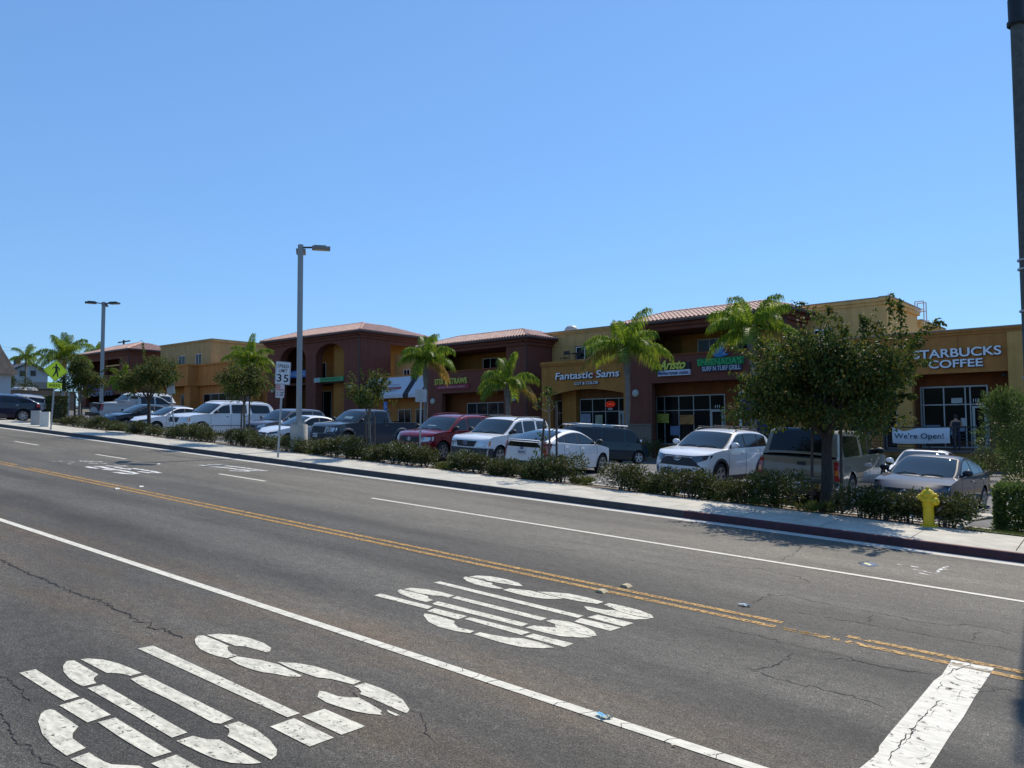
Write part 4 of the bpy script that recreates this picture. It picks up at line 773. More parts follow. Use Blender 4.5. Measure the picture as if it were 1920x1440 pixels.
class Car:
    def __init__(s, sp, label, group=None, name=None):
        s.sp = sp; s.root = empty(name or sp['name'], label=label, cat=sp.get('cat', 'car'), group=group)
        s.L, s.W, s.H = sp['L'], sp['W'], sp['H']; s.top = smoothpts(sp['top'], 2); s.roof = smoothpts(sp['roof'], 2)
        s.D, s.Dr = sp.get('D', .28), sp.get('Dr', .18); s.fs, s.rs = sp.get('fs', .16), sp.get('rs', .1); s.low = sp.get('low', .21)
    def hw(s, a, z):
        f = interp([(.15, .93), (.4, .985), (.65, 1.), (.85, .985), (1.15, .955)], z); t = max(0, (1.2-a)/1.2); u = max(0, (a-s.L+1.1)/1.1)
        return s.W/2*f*(1-s.sp.get('ft', .07)*t*t-s.sp.get('rt', .05)*u*u)
    def M(s, a, v, z):
        t = min(1, max(0, (z-.5)/max(.05, s.sp.get('nz', .85)-.5))); f = s.fs*t*t+(.05 if z < .33 else 0)*(.33-z)*6
        tr = min(1, max(0, (z-.55)/.5)); b = s.rs*tr*tr+(.06 if z < .36 else 0)*(.36-z)*6
        x = a
        if a < .5: x += (f+s.D*abs(v)**3)*(1-a/.5)
        if a > s.L-.5: x -= (b+s.Dr*abs(v)**3)*(1-(s.L-a)/.5)
        return Vector((s.L/2-x, v*s.hw(a, z), z))
    def zt(s, a): return interp(s.top, a)
    def cab(s, a): return interp(s.roof, a)
    def sidepoint(s, a, z, off=0):    # cabin side, v=+1
        zb = s.zt(a)-.02; t = max(0, (z-zb)/(s.H-zb)); wb = s.W/2-.035-s.sp.get('cin', 0); wr = wb-s.sp.get('tum', .2)
        e = max(0, (s.roof[0][0]+.7-a)/.7); e2 = max(0, (a-s.roof[-1][0]+.6)/.6)
        return lerp(wb, wr, t)*(1-.10*e*e-.06*e2*e2)+off
    def T(s, a, v, off=0):            # cabin top surface (windscreen, roof, back glass)
        zr = s.cab(a); y = v*s.sidepoint(a, zr-.03); cx = .16*v*v*max(0, min(1, 1-(a-s.roof[0][0])/(s.sp['rf']-s.roof[0][0]+.5)))-.10*v*v*max(0, min(1, (a-s.sp['rr'])/(s.roof[-1][0]-s.sp['rr']+.001)))
        return Vector((s.L/2-a-cx, y, zr+.03*(1-v*v)-.035*abs(v)**10+off))
    def build(s):
        sp, root, L = s.sp, s.root, s.L; R_ = sp['r']+.065; ws = sp['wheels']
        xs = sorted(set([round(x, 3) for x in linspace(0, L, 64)]+[round(w_+R_*math.cos(k*math.pi/14), 3) for w_ in ws for k in range(15)]+[.04, .1, .18, L-.04, L-.1, L-.18]))
        def zl(a):
            z = s.low+(.04 if a < .35 or a > L-.35 else 0)
            for w_ in ws:
                if abs(a-w_) < R_: z = max(z, sp['r']+math.sqrt(max(0, R_*R_-(a-w_)**2)))
            return z
        K = 9; mb = MB(); bed = sp.get('bed')
        for v in (1, -1):
            mb.grid([[s.M(a, v, lerp(zl(a), s.zt(a), k/K)) for a in xs] for k in range(K+1)], flip=(v > 0))
        vs = [math.sin(math.pi/2*t) for t in linspace(-1, 1, 21)]
        crown = lambda a, v: .035*(1-v*v)*min(1, a/.25, (L-a)/.25)*sp.get('crown', 1)
        rows = [[s.M(a, v, s.zt(a))+Vector((0, 0, crown(a, v))) for v in vs] for a in xs]
        if bed:
            i1 = min(range(len(xs)), key=lambda i: abs(xs[i]-bed[0])); i2 = min(range(len(xs)), key=lambda i: abs(xs[i]-bed[1]))
            mb.grid(rows[:i1+1]); mb.grid(rows[i2:])
            for sl_ in (slice(0, 4), slice(17, 21)): mb.grid([r[sl_] for r in rows[i1:i2+1]])
        else: mb.grid(rows)
        for a in (0, L): mb.grid([[s.M(a, v, lerp(zl(a), s.zt(a), k/K)) for v in vs] for k in range(K+1)], flip=(a > 0))
        # cabin
        ra, rb = s.roof[0][0], s.roof[-1][0]; ca = linspace(ra, rb, 44); cv = [math.sin(math.pi/2*t) for t in linspace(-1, 1, 21)]
        mb.grid([[s.T(a, v) for v in cv] for a in ca])
        for sg in (1, -1):
            rws = []
            for k in range(6):
                row = []
                for a in ca:
                    e = s.T(a, sg); zb = s.zt(a)-.02; z = lerp(zb, e.z, k/5); cx = L/2-a-e.x; row.append(Vector((L/2-a-cx*(k/5 if True else 1), sg*s.sidepoint(a, z) if k < 5 else e.y, z)))
                rws.append(row)
            mb.grid(rws, flip=(sg < 0))
        s.body = mb.build('body', sp['paint'], root, smooth=True, angle=40)
        mb = MB(); mb.box(-L/2+.25, -s.W/2+.22, .17, L/2-.25, s.W/2-.22, .62); mb.box(-L/2+ .3, -s.W/2+.2, .16, L/2-.3, s.W/2-.2, .169)
        mb.build('underbody', dark_m, root)
        if bed:
            mb = MB(); y0 = s.W/2*.80; zf = s.zt(bed[0])-.5; xa, xb = L/2-bed[0], L/2-bed[1]; zt_ = s.zt(bed[0]+.3)+.0
            mb.face([(xa, -y0, zf), (xa, y0, zf), (xb, y0, zf), (xb, -y0, zf)])
            for sg in (1, -1): mb.face([(xa, sg*y0, zf), (xb, sg*y0, zf), (xb, sg*y0, zt_), (xa, sg*y0, zt_)])
            mb.face([(xa, -y0, zf), (xa, y0, zf), (xa, y0, zt_), (xa, -y0, zt_)]); mb.face([(xb, -y0, zf), (xb, y0, zf), (xb, y0, zt_), (xb, -y0, zt_)]); mb.build('cargo_bed', plast, root)
        # glass
        rf, rr_ = sp['rf'], sp['rr']
        def toppatch(name, a0, a1, vmax, mt, off=.008, inset=.02):
            mb = MB(); mb.grid([[s.T(a, v, 0)+Vector((off*.6*(1 if name == 'windscreen' else -1), 0, off)) for v in linspace(-vmax, vmax, 15)] for a in linspace(a0, a1, 12)]); return mb.build(name, mt, root, smooth=True)
        sur = MB()
        sur.grid([[s.T(a, v, 0)+Vector((.003, 0, .004)) for v in linspace(-.93, .93, 15)] for a in linspace(ra+.03, rf-.01, 12)]); sur.build('windscreen_surround', plast, root, smooth=True)
        toppatch('windscreen', ra+.08, rf-.05, .885, wsglass)
        wp = MB()
        for v0, v1 in ((-.75, -.1), (.0, .65)): wp.tube([s.T(ra+.06, v0)+Vector((.01, 0, .02)), s.T(ra+.16, (v0+v1)/2)+Vector((.01, 0, .025)), s.T(ra+.13, v1)+Vector((.01, 0, .022))], .009, 4)
        wp.build('wiper', plast, root)
        if sp.get('shade'):
            sh = MB(); a0, a1, v0, v1 = sp['shade']; sh.grid([[s.T(a, v, 0)+Vector((.007, 0, .011)) for v in linspace(v0, v1, 5)] for a in linspace(a0, a1, 3)]); sh.build('dash_paper', mat('paper_behind_glass', (.22, .32, .34), .4, var=.1), root, smooth=True)
        if sp.get('backglass', True): toppatch('rear_window', rr_+sp.get('bg0', .05), rb-sp.get('bg1', .08), .86, cglass)
        wins = sp['win']
        for sg in (1, -1):
            mb = MB()
            a0, a1 = wins[0][0]-.04, wins[-1][1]+.04
            def zb_(a): return s.zt(a)+sp.get('wb', .035)
            def ztp(a): return max(zb_(a), s.cab(a)-sp.get('wt', .10))
            def strip(mb, a0, a1, off, lo=0, hi=0, n=18, lean=0):
                rws = [[], []]
                for a in linspace(a0, a1, n):
                    z0, z1 = zb_(a)+lo, ztp(a)-hi
                    z1 = max(z1, z0)
                    for k, z in ((0, z0), (1, z1)):
                        aa = a+lean*(z-z0); e = s.T(aa, 1); rws[k].append(Vector((L/2-aa-(L/2-aa-e.x)*min(1, (z-z0)/(max(.2, e.z-z0))), sg*s.sidepoint(aa, z, off), z)))
                mb.grid(rws, flip=(sg < 0))
            if sp.get('surround', True): strip(mb, a0, a1, .004, -.015, -.015, 40); mb.build('window_trim', plast, root)
            for w_ in wins:
                mb = MB(); strip(mb, w_[0], w_[1], .010, 0, 0, 16, w_[2] if len(w_) > 2 else 0); mb.build('side_window', cglass, root)
            # door seams, sill, handles
            mb = MB()
            for a in sp['doors']:
                mb.grid([[s.M(a+da, sg, z)+Vector((0, sg*.003, 0)) for da in (0, .014)] for z in linspace(.3, s.zt(a)-.02, 8)], flip=(sg < 0))
            mb.build('door_seam', seam, root)
            if sp.get('clad', 0):
                mb = MB(); c0, c1_ = ws[0]+R_, ws[1]-R_; mb.grid([[s.M(a, sg, z)+Vector((0, sg*.006, 0)) for a in linspace(c0, c1_, 20)] for z in (s.low, s.low+.06, s.low+sp['clad'])], flip=(sg < 0)); mb.build('sill_cladding', plast, root)
            if sp.get('arch'):
                mb = MB()
                for w_ in ws:
                    mb.grid([[s.M(w_+q*math.cos(t), sg, sp['r']+q*math.sin(t))+Vector((0, sg*.010, 0)) for t in linspace(-.25, math.pi+.25, 24)] for q in (R_, R_+.035, R_+.075)], flip=(sg < 0))
                mb.build('arch_cladding', sp['arch'], root)
            for a in sp['handles']:
                mb = MB(); c = s.M(a, sg, s.zt(a)-.13); mb.bbox((c.x, c.y+sg*.02, c.z), (.17, .035, .028), .012); mb.build('door_handle', sp.get('hmat') or sp['paint'], root)
            # mirror
            mb = MB(); a = ra+sp.get('ma', .52); c = s.M(a, sg, s.zt(a)); cx, cy, cz = c.x, c.y+sg*.10, s.zt(a)+.12
            rws = []
            for ph in linspace(0, math.pi, 8):
                rws.append([(cx+.075*math.cos(ph)*1, cy+.125*math.sin(ph)*math.cos(t), cz+.085*math.sin(ph)*math.sin(t)) for t in linspace(0, 2*math.pi, 15)[:-1]])
            mb.grid(rws, close=True); mb.tube([(cx, cy-sg*.06, cz-.06), (cx, cy-sg*.17, cz-.10)], .03, 6); mb.build('mirror', sp.get('mmat') or sp['paint'], root, smooth=True)
            if sp.get('rails'):
                mb = MB(); h = .05; y = lambda a: sg*(s.sidepoint(a, s.cab(a)-.03)-.07); a0_, a1_ = rf+.1, rr_-.05
                P = [Vector((L/2-a, y(a), s.T(a, .9).z+(h if 0 < i < 8 else -.01))) for i, a in enumerate(linspace(a0_, a1_, 9))]; mb.tube(P, .018, 6); mb.build('roof_rail', sp['rails'], root)
            for i, w_ in enumerate(ws): wheel(root, L/2-w_, sg*(s.W/2-.115), sp['r'], .215, sp.get('nsp', 5), sg, sp.get('wst', 0), sp.get('rimm'))
        return s
    def fpatch(s, poly, name, mt, off=.01, rear=False, n=10, mirror=False):
        """patch on the nose (or tail): poly in (v,z)"""
        for sg in ((1, -1) if mirror else (1,)):
            vs = [p[0] for p in poly]; mb = MB(); cols = []
            for v in linspace(min(vs)+1e-4, max(vs)-1e-4, n):
                zs = []
                for (v0, z0), (v1, z1) in zip(poly, poly[1:]+poly[:1]):
                    if min(v0, v1) <= v <= max(v0, v1) and v0 != v1: zs.append(lerp(z0, z1, (v-v0)/(v1-v0)))
                if len(zs) < 2: continue
                cols.append([s.M(s.L if rear else 0, v*sg, z)+Vector(((-off if rear else off), sg*off*(abs(v)**4), 0)) for z in linspace(min(zs), max(zs), 6)])
            mb.grid(cols, flip=(sg > 0) != rear); o = mb.build(name, mt, s.root)
        return o
    def spatch(s, poly, name, mt, off=.008, n=14):
        for sg in (1, -1):
            mb = MB(); cols = []; av = [p[0] for p in poly]
            for a in linspace(min(av)+1e-4, max(av)-1e-4, n):
                zs = [lerp(z0, z1, (a-v0)/(v1-v0)) for (v0, z0), (v1, z1) in zip(poly, poly[1:]+poly[:1]) if min(v0, v1) <= a <= max(v0, v1) and v0 != v1]
                if len(zs) >= 2: cols.append([s.M(a, sg, z)+Vector((0, sg*off, 0)) for z in linspace(min(zs), max(zs), 5)])
            mb.grid(cols, flip=(sg < 0)); mb.build(name, mt, s.root)
    def plate(s, z, rear=False, v=0., txt='8EAV274', mt=None):
        c = s.M(s.L if rear else 0, v, z); x = c.x+(-.02 if rear else .02); mb = MB(); mb.box(x-.006, c.y-.155, z-.08, x+.006, c.y+.155, z+.08); p = mb.build('licence_plate', mt or platem, s.root)
        d = -1 if rear else 1; text(txt, (-.13, .13, z-.04, z+.035), 'plate_number', plink, p, 0, .004, .02, map_=lambda X, Z, D: (x+d*(.008-D), c.y+X*d, Z))
    def emblem(s, z, kind='oval', rear=False, k=1., mt=None):
        c = s.M(s.L if rear else 0, 0, z); d = -1 if rear else 1; mb = MB(); X = c.x+d*.03
        if kind == 'oval':
            for rx, rz in ((.085, .055), (.028, .045), (.055, .02)): mb.tube([(X, rx*k*math.cos(t), z+(rz if rx != .055 else rz)*k*math.sin(t)+(.028*k if rx == .055 else 0)) for t in linspace(0, 2*math.pi, 21)], .008*k, 5, cap=False)
            s.root and mb.build('badge', mt or chrome, s.root)
        elif kind == 'disc':
            mb.lathe([(0, X), (.06*k, X)], (0, 0, z), 20, 'x'); mb.v = [(p[0], p[1]*1.5, z+(p[2]-z)*.8) for p in mb.v]; mb.build('badge', mt or plink, s.root)
            mb = MB(); mb.tube([(X, .092*k*math.cos(t), z+.05*k*math.sin(t)) for t in linspace(0, 2*math.pi, 21)], .006, 5, cap=False); mb.build('badge_ring', chrome, s.root)
        else:
            mb.tube([(X, .08*k*math.cos(t), z+.08*k*math.sin(t)) for t in linspace(0, 2*math.pi, 25)], .011*k, 6, cap=False); mb.box(X-.005, -.10*k, z-.018*k, X+.008, .10*k, z+.018*k); mb.build('badge', chrome, s.root)
    def place(s, x, y, th, z=None):
        z = gz(x, y) if z is None else z; ht = R(th); f = Vector((math.cos(ht), math.sin(ht), 0))
        e = 1.2; gx_ = (gz(x+e, y)-gz(x-e, y))/(2*e); gy_ = (gz(x, y+e)-gz(x, y-e))/(2*e); n_ = Vector((-gx_, -gy_, 1)).normalized()
        f = (f-n_*f.dot(n_)).normalized(); l = n_.cross(f); m_ = Matrix((f, l, n_)).transposed(); s.root.rotation_euler = m_.to_euler(); s.root.location = (x, y, z)
        return s
def SP(**k): return k
pw_ = paint('white', (.76, .77, .77), 0, .35); pred = paint('red', (.17, .010, .018), .2); pgrey = paint('gunmetal', (.022, .028, .042), .0, .5); pslate = paint('slate', (.045, .055, .070), .0, .5)
psilver = paint('silver', (.42, .42, .43), .0, .45); pchamp = paint('champagne', (.22, .195, .15), .0, .5); pnavy = paint('navy', (.012, .018, .045), .3); pgreen = paint('dark_teal', (.018, .034, .045), .2, .35); pdark = paint('graphite', (.025, .033, .045), .3); plex = paint('pewter', (.13, .125, .14), .35)
sedan_sp = SP(name='parked_sedan', L=4.62, W=1.79, H=1.49, r=.325, wheels=(.93, 3.63), paint=pgrey, top=[(0, .66), (.12, .74), (.6, .87), (1.1, .95), (1.4, .985), (3.6, 1.02), (4.1, 1.06), (4.5, 1.06), (4.62, 1.0)],
    roof=[(1.05, .93), (1.35, 1.06), (2.0, 1.38), (2.3, 1.45), (2.75, 1.46), (3.2, 1.40), (3.75, 1.2), (4.15, 1.07)], rf=2.12, rr=3.2, win=[(1.55, 2.55), (2.63, 3.3), (3.35, 3.75)], doors=(1.45, 2.6, 3.5), handles=(2.4, 3.4), fs=.24, nz=.9, D=.36, tum=.24, wt=.075, hmat=chrome, nsp=5, wst=1)
c = Car(sedan_sp, 'dark grey sedan facing the street behind the yellow fire hydrant').build()
c.fpatch([(-.62, .70), (-.38, .42), (.38, .42), (.62, .70), (.45, .715), (-.45, .715)], 'grille', plast, .006)
c.fpatch([(.40, .45), (.46, .45), (.70, .71), (.62, .73)], 'chrome_v', chrome, .018, mirror=True); c.fpatch([(.60, .60), (.995, .70), (.99, .80), (.66, .715)], 'headlight', lampd, .012, mirror=True); c.spatch([(.02, .70), (.42, .80), (.38, .87), (.02, .80)], 'headlight_side', lampc, .006)
c.fpatch([(-.75, .24), (-.6, .38), (.6, .38), (.75, .24)], 'lower_grille', plast, .006); c.emblem(.60, 'ring', k=1.05); c.plate(.40); c.spatch([(4.2, .85), (4.6, .85), (4.6, 1.0), (4.35, .98)], 'taillight', lampred); c.place(-3.77, 22.75, -96.1, .0)
suv_sp = SP(name='parked_suv', cat='suv', L=4.6, W=1.86, H=1.69, r=.355, wheels=(.93, 3.62), paint=pw_, top=[(0, .84), (.1, .93), (.5, 1.01), (1.15, 1.08), (1.4, 1.10), (3.9, 1.14), (4.5, 1.14), (4.6, 1.08)],
    roof=[(1.1, 1.06), (1.4, 1.21), (1.95, 1.52), (2.2, 1.60), (2.8, 1.64), (3.6, 1.62), (4.1, 1.52), (4.3, 1.40), (4.52, 1.12)], rf=2.05, rr=3.95, win=[(1.55, 2.45), (2.53, 3.35), (3.42, 3.95)], doors=(1.4, 2.5, 3.45), handles=(2.3, 3.3), fs=.12, nz=1., D=.30, tum=.22, wt=.09, arch=plast, clad=.13, rails=plast, nsp=5)
c = Car(suv_sp, 'white crossover suv with black roof bars and black trapezoid grille facing the street').build()
c.fpatch([(-.80, .60), (-.52, .86), (.52, .86), (.80, .60), (.6, .62), (-.6, .62)], 'grille', plast, .006); c.fpatch([(-.55, .875), (.55, .875), (.55, .905), (-.55, .905)], 'grille_trim', plast, .012)
c.fpatch([(.50, .84), (.66, .72), (.98, .84), (.99, .95), (.55, .905)], 'headlight', lampd, .012, mirror=True); c.spatch([(.0, .84), (.34, .89), (.40, .95), (.02, .95)], 'headlight_side', lampd, .006)
c.fpatch([(-.88, .26), (-.6, .54), (.6, .54), (.88, .26)], 'lower_grille', plast, .008); c.fpatch([(.80, .38), (.86, .36), (.90, .50), (.84, .62), (.79, .5)], 'fog_light', plast, .012, mirror=True); c.emblem(.83, 'oval', k=1.25); c.plate(.47, txt='8LXD902')
mb = MB()
for a in (2.3, 3.3):
    z = c.cab(a)+.10; mb.tube([(c.L/2-a, -.68, z-.08), (c.L/2-a, -.62, z), (c.L/2-a, .62, z), (c.L/2-a, .68, z-.08)], .02, 6)
mb.build('roof_bars', plast, c.root); c.place(-9.75, 22.75, -95, .52)
pr_sp = SP(name='parked_hatchback', L=4.54, W=1.78, H=1.48, r=.32, wheels=(.95, 3.65), paint=pw_, top=[(0, .62), (.12, .70), (.5, .84), (1.0, .93), (1.3, .97), (2.4, .98), (3.4, 1.06), (4.2, 1.10), (4.54, 1.08)],
    roof=[(.85, .90), (1.2, 1.06), (1.7, 1.29), (2.05, 1.41), (2.4, 1.45), (2.8, 1.445), (3.4, 1.36), (3.9, 1.24), (4.4, 1.11)], rf=1.95, rr=3.1, win=[(1.45, 2.4), (2.48, 3.3), (3.36, 3.7)], doors=(1.35, 2.45, 3.4), handles=(2.28, 3.25), fs=.25, nz=.85, D=.42, Dr=.22, rs=.02, tum=.24, wt=.08, rt=.08, nsp=5, wst=1, mmat=plast)
c = Car(pr_sp, 'white aerodynamic hatchback backed towards the street with a black rear spoiler panel').build()
c.fpatch([(-.84, .93), (.84, .93), (.80, 1.085), (-.80, 1.085)], 'rear_glass_strip', cglass, .012, rear=True); c.fpatch([(.80, 1.0), (.995, .96), (.995, 1.08), (.80, 1.085)], 'taillight', lampred, .014, rear=True, mirror=True)
c.fpatch([(.84, .99), (.99, .97), (.97, .60), (.93, .55)], 'taillight', lampred, .013, rear=True, mirror=True); c.spatch([(4.15, 1.0), (4.54, .6), (4.54, 1.06), (4.1, 1.07)], 'taillight', lampred)
c.fpatch([(-.96, .24), (.96, .24), (.78, .50), (-.78, .50)], 'rear_diffuser', plast, .01, rear=True); c.plate(.77, True, txt='7XGH541'); c.emblem(.90, 'oval', True, .8, plink); c.place(-14.75, 21.6, 91.5, .73)
esc_sp = SP(name='parked_suv', cat='suv', L=4.44, W=1.8, H=1.72, r=.34, wheels=(.88, 3.5), paint=pw_, top=[(0, .88), (.1, .95), (.4, 1.0), (1.0, 1.05), (1.25, 1.08), (4.0, 1.10), (4.44, 1.08)],
    roof=[(1.0, 1.04), (1.3, 1.2), (1.8, 1.53), (2.0, 1.62), (2.5, 1.67), (3.8, 1.67), (4.05, 1.60), (4.38, 1.12)], rf=1.9, rr=3.95, win=[(1.4, 2.3), (2.4, 3.15), (3.28, 3.95)], doors=(1.3, 2.35, 3.2), handles=(2.15, 3.05), fs=.08, nz=1., D=.24, tum=.17, wt=.10, surround=False, clad=.2, rails=plast, nsp=5, mmat=plast, crown=1.2)
c = Car(esc_sp, 'white boxy suv with a dark lower bumper and squarish headlights beside the red suv').build()
c.fpatch([(-.50, .66), (.50, .66), (.56, .86), (-.56, .86)], 'grille', plast, .012); c.fpatch([(.58, .66), (.90, .68), (.97, .84), (.58, .86)], 'headlight', lampc, .014, mirror=True); c.spatch([(.0, .68), (.16, .72), (.2, .86), (0, .86)], 'headlight_side', lamporg, .006)
c.fpatch([(-.98, .28), (.98, .28), (.99, .62), (-.99, .62)], 'bumper', mat('bumper_slate', (.035, .04, .05), .5, var=.1), .022, n=22); c.spatch([(0, .28), (.5, .28), (.5, .6), (0, .62)], 'bumper_side', MATS['bumper_slate'], .012); c.emblem(.78, 'disc'); c.plate(.46, txt='5VYC083'); c.place(-17.9, 22.4, -87.5, .97)
hi_sp = SP(shade=(1.36, 1.42, -.35, .15), name='parked_suv', cat='suv', L=4.69, W=1.84, H=1.74, r=.35, wheels=(.93, 3.64), paint=pred, top=[(0, .86), (.1, .94), (.4, 1.0), (1.0, 1.06), (1.3, 1.08), (4.2, 1.12), (4.69, 1.08)],
    roof=[(1.05, 1.03), (1.4, 1.22), (1.9, 1.54), (2.2, 1.63), (2.8, 1.68), (3.8, 1.67), (4.2, 1.60), (4.6, 1.14)], rf=2.0, rr=4.05, win=[(1.5, 2.4), (2.5, 3.4), (3.5, 4.1)], doors=(1.35, 2.45, 3.45), handles=(2.25, 3.3), fs=.1, nz=1., D=.28, tum=.19, wt=.10, surround=False, rails=pred, nsp=6, mmat=plast, crown=1.2)
c = Car(hi_sp, 'dark red suv with pale headlights facing the street beside the grey pickup').build()
c.fpatch([(-.50, .66), (.50, .66), (.58, .86), (-.58, .86)], 'grille', plast, .012); c.fpatch([(.60, .68), (.93, .72), (.98, .86), (.62, .88)], 'headlight', lampc, .014, mirror=True); c.spatch([(.0, .72), (.2, .76), (.24, .88), (0, .88)], 'headlight_side', lampc, .006)
c.fpatch([(-.6, .26), (.6, .26), (.7, .42), (-.7, .42)], 'lower_grille', plast, .01); c.emblem(.78, 'oval', k=1.); c.plate(.47, txt='6KRN318'); c.place(-20.7, 22.5, -86.5, 1.10)
ta_sp = SP(shade=(1.52, 1.66, -.1, .5), name='parked_pickup', cat='pickup truck', L=5.6, W=1.9, H=1.80, r=.375, wheels=(.95, 4.2), paint=pslate, top=[(0, .92), (.1, 1.0), (.5, 1.08), (1.2, 1.14), (1.4, 1.15), (3.7, 1.16), (5.5, 1.16), (5.6, 1.12)],
    roof=[(1.25, 1.10), (1.5, 1.26), (1.95, 1.58), (2.15, 1.68), (2.6, 1.74), (3.3, 1.73), (3.5, 1.68), (3.72, 1.2)], rf=2.05, rr=3.35, win=[(1.65, 2.5), (2.6, 3.38)], doors=(1.5, 2.55, 3.45), handles=(2.35, 3.25), fs=.1, nz=1.02, D=.28, tum=.19, wt=.10, surround=False, nsp=6, bed=(3.85, 5.5), mmat=plast, hmat=chrome, ma=.42, arch=None)
c = Car(ta_sp, 'dark grey double cab pickup facing the street beside the concrete lamp base').build()
c.fpatch([(-.44, .70), (.44, .70), (.54, .96), (-.54, .96)], 'grille', plast, .012)
for z in (.76, .83, .90): c.fpatch([(-.42, z), (.42, z), (.43, z+.012), (-.43, z+.012)], 'grille_bar', pslate, .02)
c.fpatch([(-.60, .68), (-.52, .68), (-.54, .98), (-.64, .98)], 'grille_frame', psilver, .018); c.fpatch([(.52, .68), (.60, .68), (.64, .98), (.54, .98)], 'grille_frame', psilver, .018)
c.fpatch([(.64, .74), (.95, .77), (.98, .93), (.64, .95)], 'headlight', lampc, .014, mirror=True); c.spatch([(.0, .76), (.18, .78), (.22, .92), (0, .94)], 'headlight_side', lampc, .006); c.fpatch([(-.5, .32), (.5, .32), (.5, .5), (-.5, .5)], 'lower_grille', plast, .01)
c.fpatch([(.70, .40), (.78, .40), (.78, .48), (.70, .48)], 'fog_light', lampc, .02, mirror=True); c.plate(.56, txt='8J43190', v=-.12); c.spatch([(5.4, .8), (5.6, .8), (5.6, 1.05), (5.4, 1.05)], 'taillight', lampred)
for sg in (1, -1):
    mb = MB()
    for w_ in ta_sp['wheels']: mb.grid([[c.M(w_+q*math.cos(t), sg, .375+q*math.sin(t))+Vector((0, sg*b_, 0)) for t in linspace(-.1, math.pi+.1, 24)] for q, b_ in ((.44, .045), (.50, .05), (.56, .004))], flip=(sg < 0))
    mb.build('fender_flare', pslate, c.root, smooth=True)
c.place(-27.7, 24.4, -91, 1.41)
yu_sp = SP(name='parked_suv', cat='suv', L=5.65, W=2.0, H=1.93, r=.40, wheels=(1.0, 4.3), paint=pw_, top=[(0, 1.0), (.1, 1.08), (.5, 1.16), (1.2, 1.22), (1.4, 1.23), (5.2, 1.25), (5.6, 1.22), (5.65, 1.15)],
    roof=[(1.25, 1.18), (1.5, 1.34), (2.0, 1.68), (2.2, 1.78), (2.7, 1.85), (4.9, 1.85), (5.2, 1.76), (5.55, 1.25)], rf=2.1, rr=5.0, win=[(1.65, 2.6), (2.72, 3.6), (3.95, 5.1, -.35)], doors=(1.5, 2.65, 3.75), handles=(2.45, 3.5), fs=.1, nz=1.1, D=.26, tum=.16, wt=.12, surround=False, rails=pw_, nsp=6, mmat=plast, low=.26, hmat=chrome)
c = Car(yu_sp, 'large white full-size suv with long rear side window facing the street').build()
c.fpatch([(-.46, .78), (.46, .78), (.50, 1.03), (-.50, 1.03)], 'grille', plast, .014); c.fpatch([(.60, .78), (.92, .82), (.97, 1.05), (.60, 1.05)], 'headlight', lampc, .014, mirror=True); c.spatch([(.0, .82), (.2, .84), (.22, 1.04), (0, 1.05)], 'headlight_side', lamporg, .006); c.fpatch([(-.5, .36), (.5, .36), (.5, .52), (-.5, .52)], 'lower_grille', plast, .01); c.spatch([(1.5, .62), (4.0, .62), (4.0, .65), (1.5, .65)], 'chrome_strip', chrome, .012)
c.place(-37.3, 22.9, -89, 1.87)
ch_sp = SP(name='parked_pickup', cat='pickup truck', L=5.8, W=1.99, H=1.95, r=.39, wheels=(1.0, 4.45), paint=pchamp, top=[(0, .98), (.1, 1.06), (.5, 1.13), (1.2, 1.18), (1.4, 1.19), (5.6, 1.19), (5.8, 1.17)],
    roof=[(1.3, 1.14), (1.6, 1.34), (2.05, 1.68), (2.3, 1.78), (2.8, 1.83), (3.6, 1.84), (5.2, 1.88), (5.4, 1.84), (5.72, 1.24)], rf=2.15, rr=5.18, win=[(1.75, 2.6), (2.72, 3.3), (3.65, 5.15)], doors=(1.6, 2.7), handles=(2.5,), fs=.1, nz=1.1, D=.25, Dr=.08, rs=.04, tum=.16, wt=.13, surround=False, nsp=6, mmat=plast, low=.34, bg0=.10, bg1=.03, rt=.02)
c = Car(ch_sp, 'champagne pickup with camper shell backed to the street behind the large round tree').build()
c.fpatch([(.90, .66), (.995, .66), (.995, 1.12), (.90, 1.12)], 'taillight', lampred, .02, rear=True, mirror=True); c.spatch([(5.68, .66), (5.8, .66), (5.8, 1.12), (5.68, 1.12)], 'taillight', lampred, .014); c.fpatch([(.91, .80), (.99, .80), (.99, .92), (.91, .92)], 'indicator', lamporg, .026, rear=True, mirror=True)
c.fpatch([(-.22, 1.0), (.0, 1.0), (.0, 1.08), (-.22, 1.08)], 'tailgate_handle', plast, .03, rear=True); c.fpatch([(-.88, .655), (.88, .655), (.88, .668), (-.88, .668)], 'tailgate_seam', seam, .006, rear=True, n=20)
c.fpatch([(-.88, .74), (.88, .74), (.88, .752), (-.88, .752)], 'tailgate_line', seam, .005, rear=True, n=20)
mb = MB(); xb = -c.L/2; mb.prism([(xb+.1, -.98), (xb-.13, -.93), (xb-.17, -.6), (xb-.17, .6), (xb-.13, .93), (xb+.1, .98)], .46, .60); mb.build('bumper', mat('bumper_chrome', (.62, .62, .6), .12, 1., var=.02), c.root)
mb = MB(); mb.prism([(xb+.1, -.96), (xb-.11, -.91), (xb-.15, -.6), (xb-.15, .6), (xb-.11, .91), (xb+.1, .96)], .601, .63); mb.build('bumper_step', plast, c.root)
c.plate(.53, True, txt='6U42703', mt=platem); [setattr(o, 'location', Vector((-.18, 0, 0))) for o in c.root.children if o.name.startswith('licence_plate')]
mb = MB(); mb.box(xb-.12, -.5, .3, xb+.5, .5, .44); mb.build('tow_hitch', plast, c.root); c.place(-6.25, 22.3, 90.5, .30)
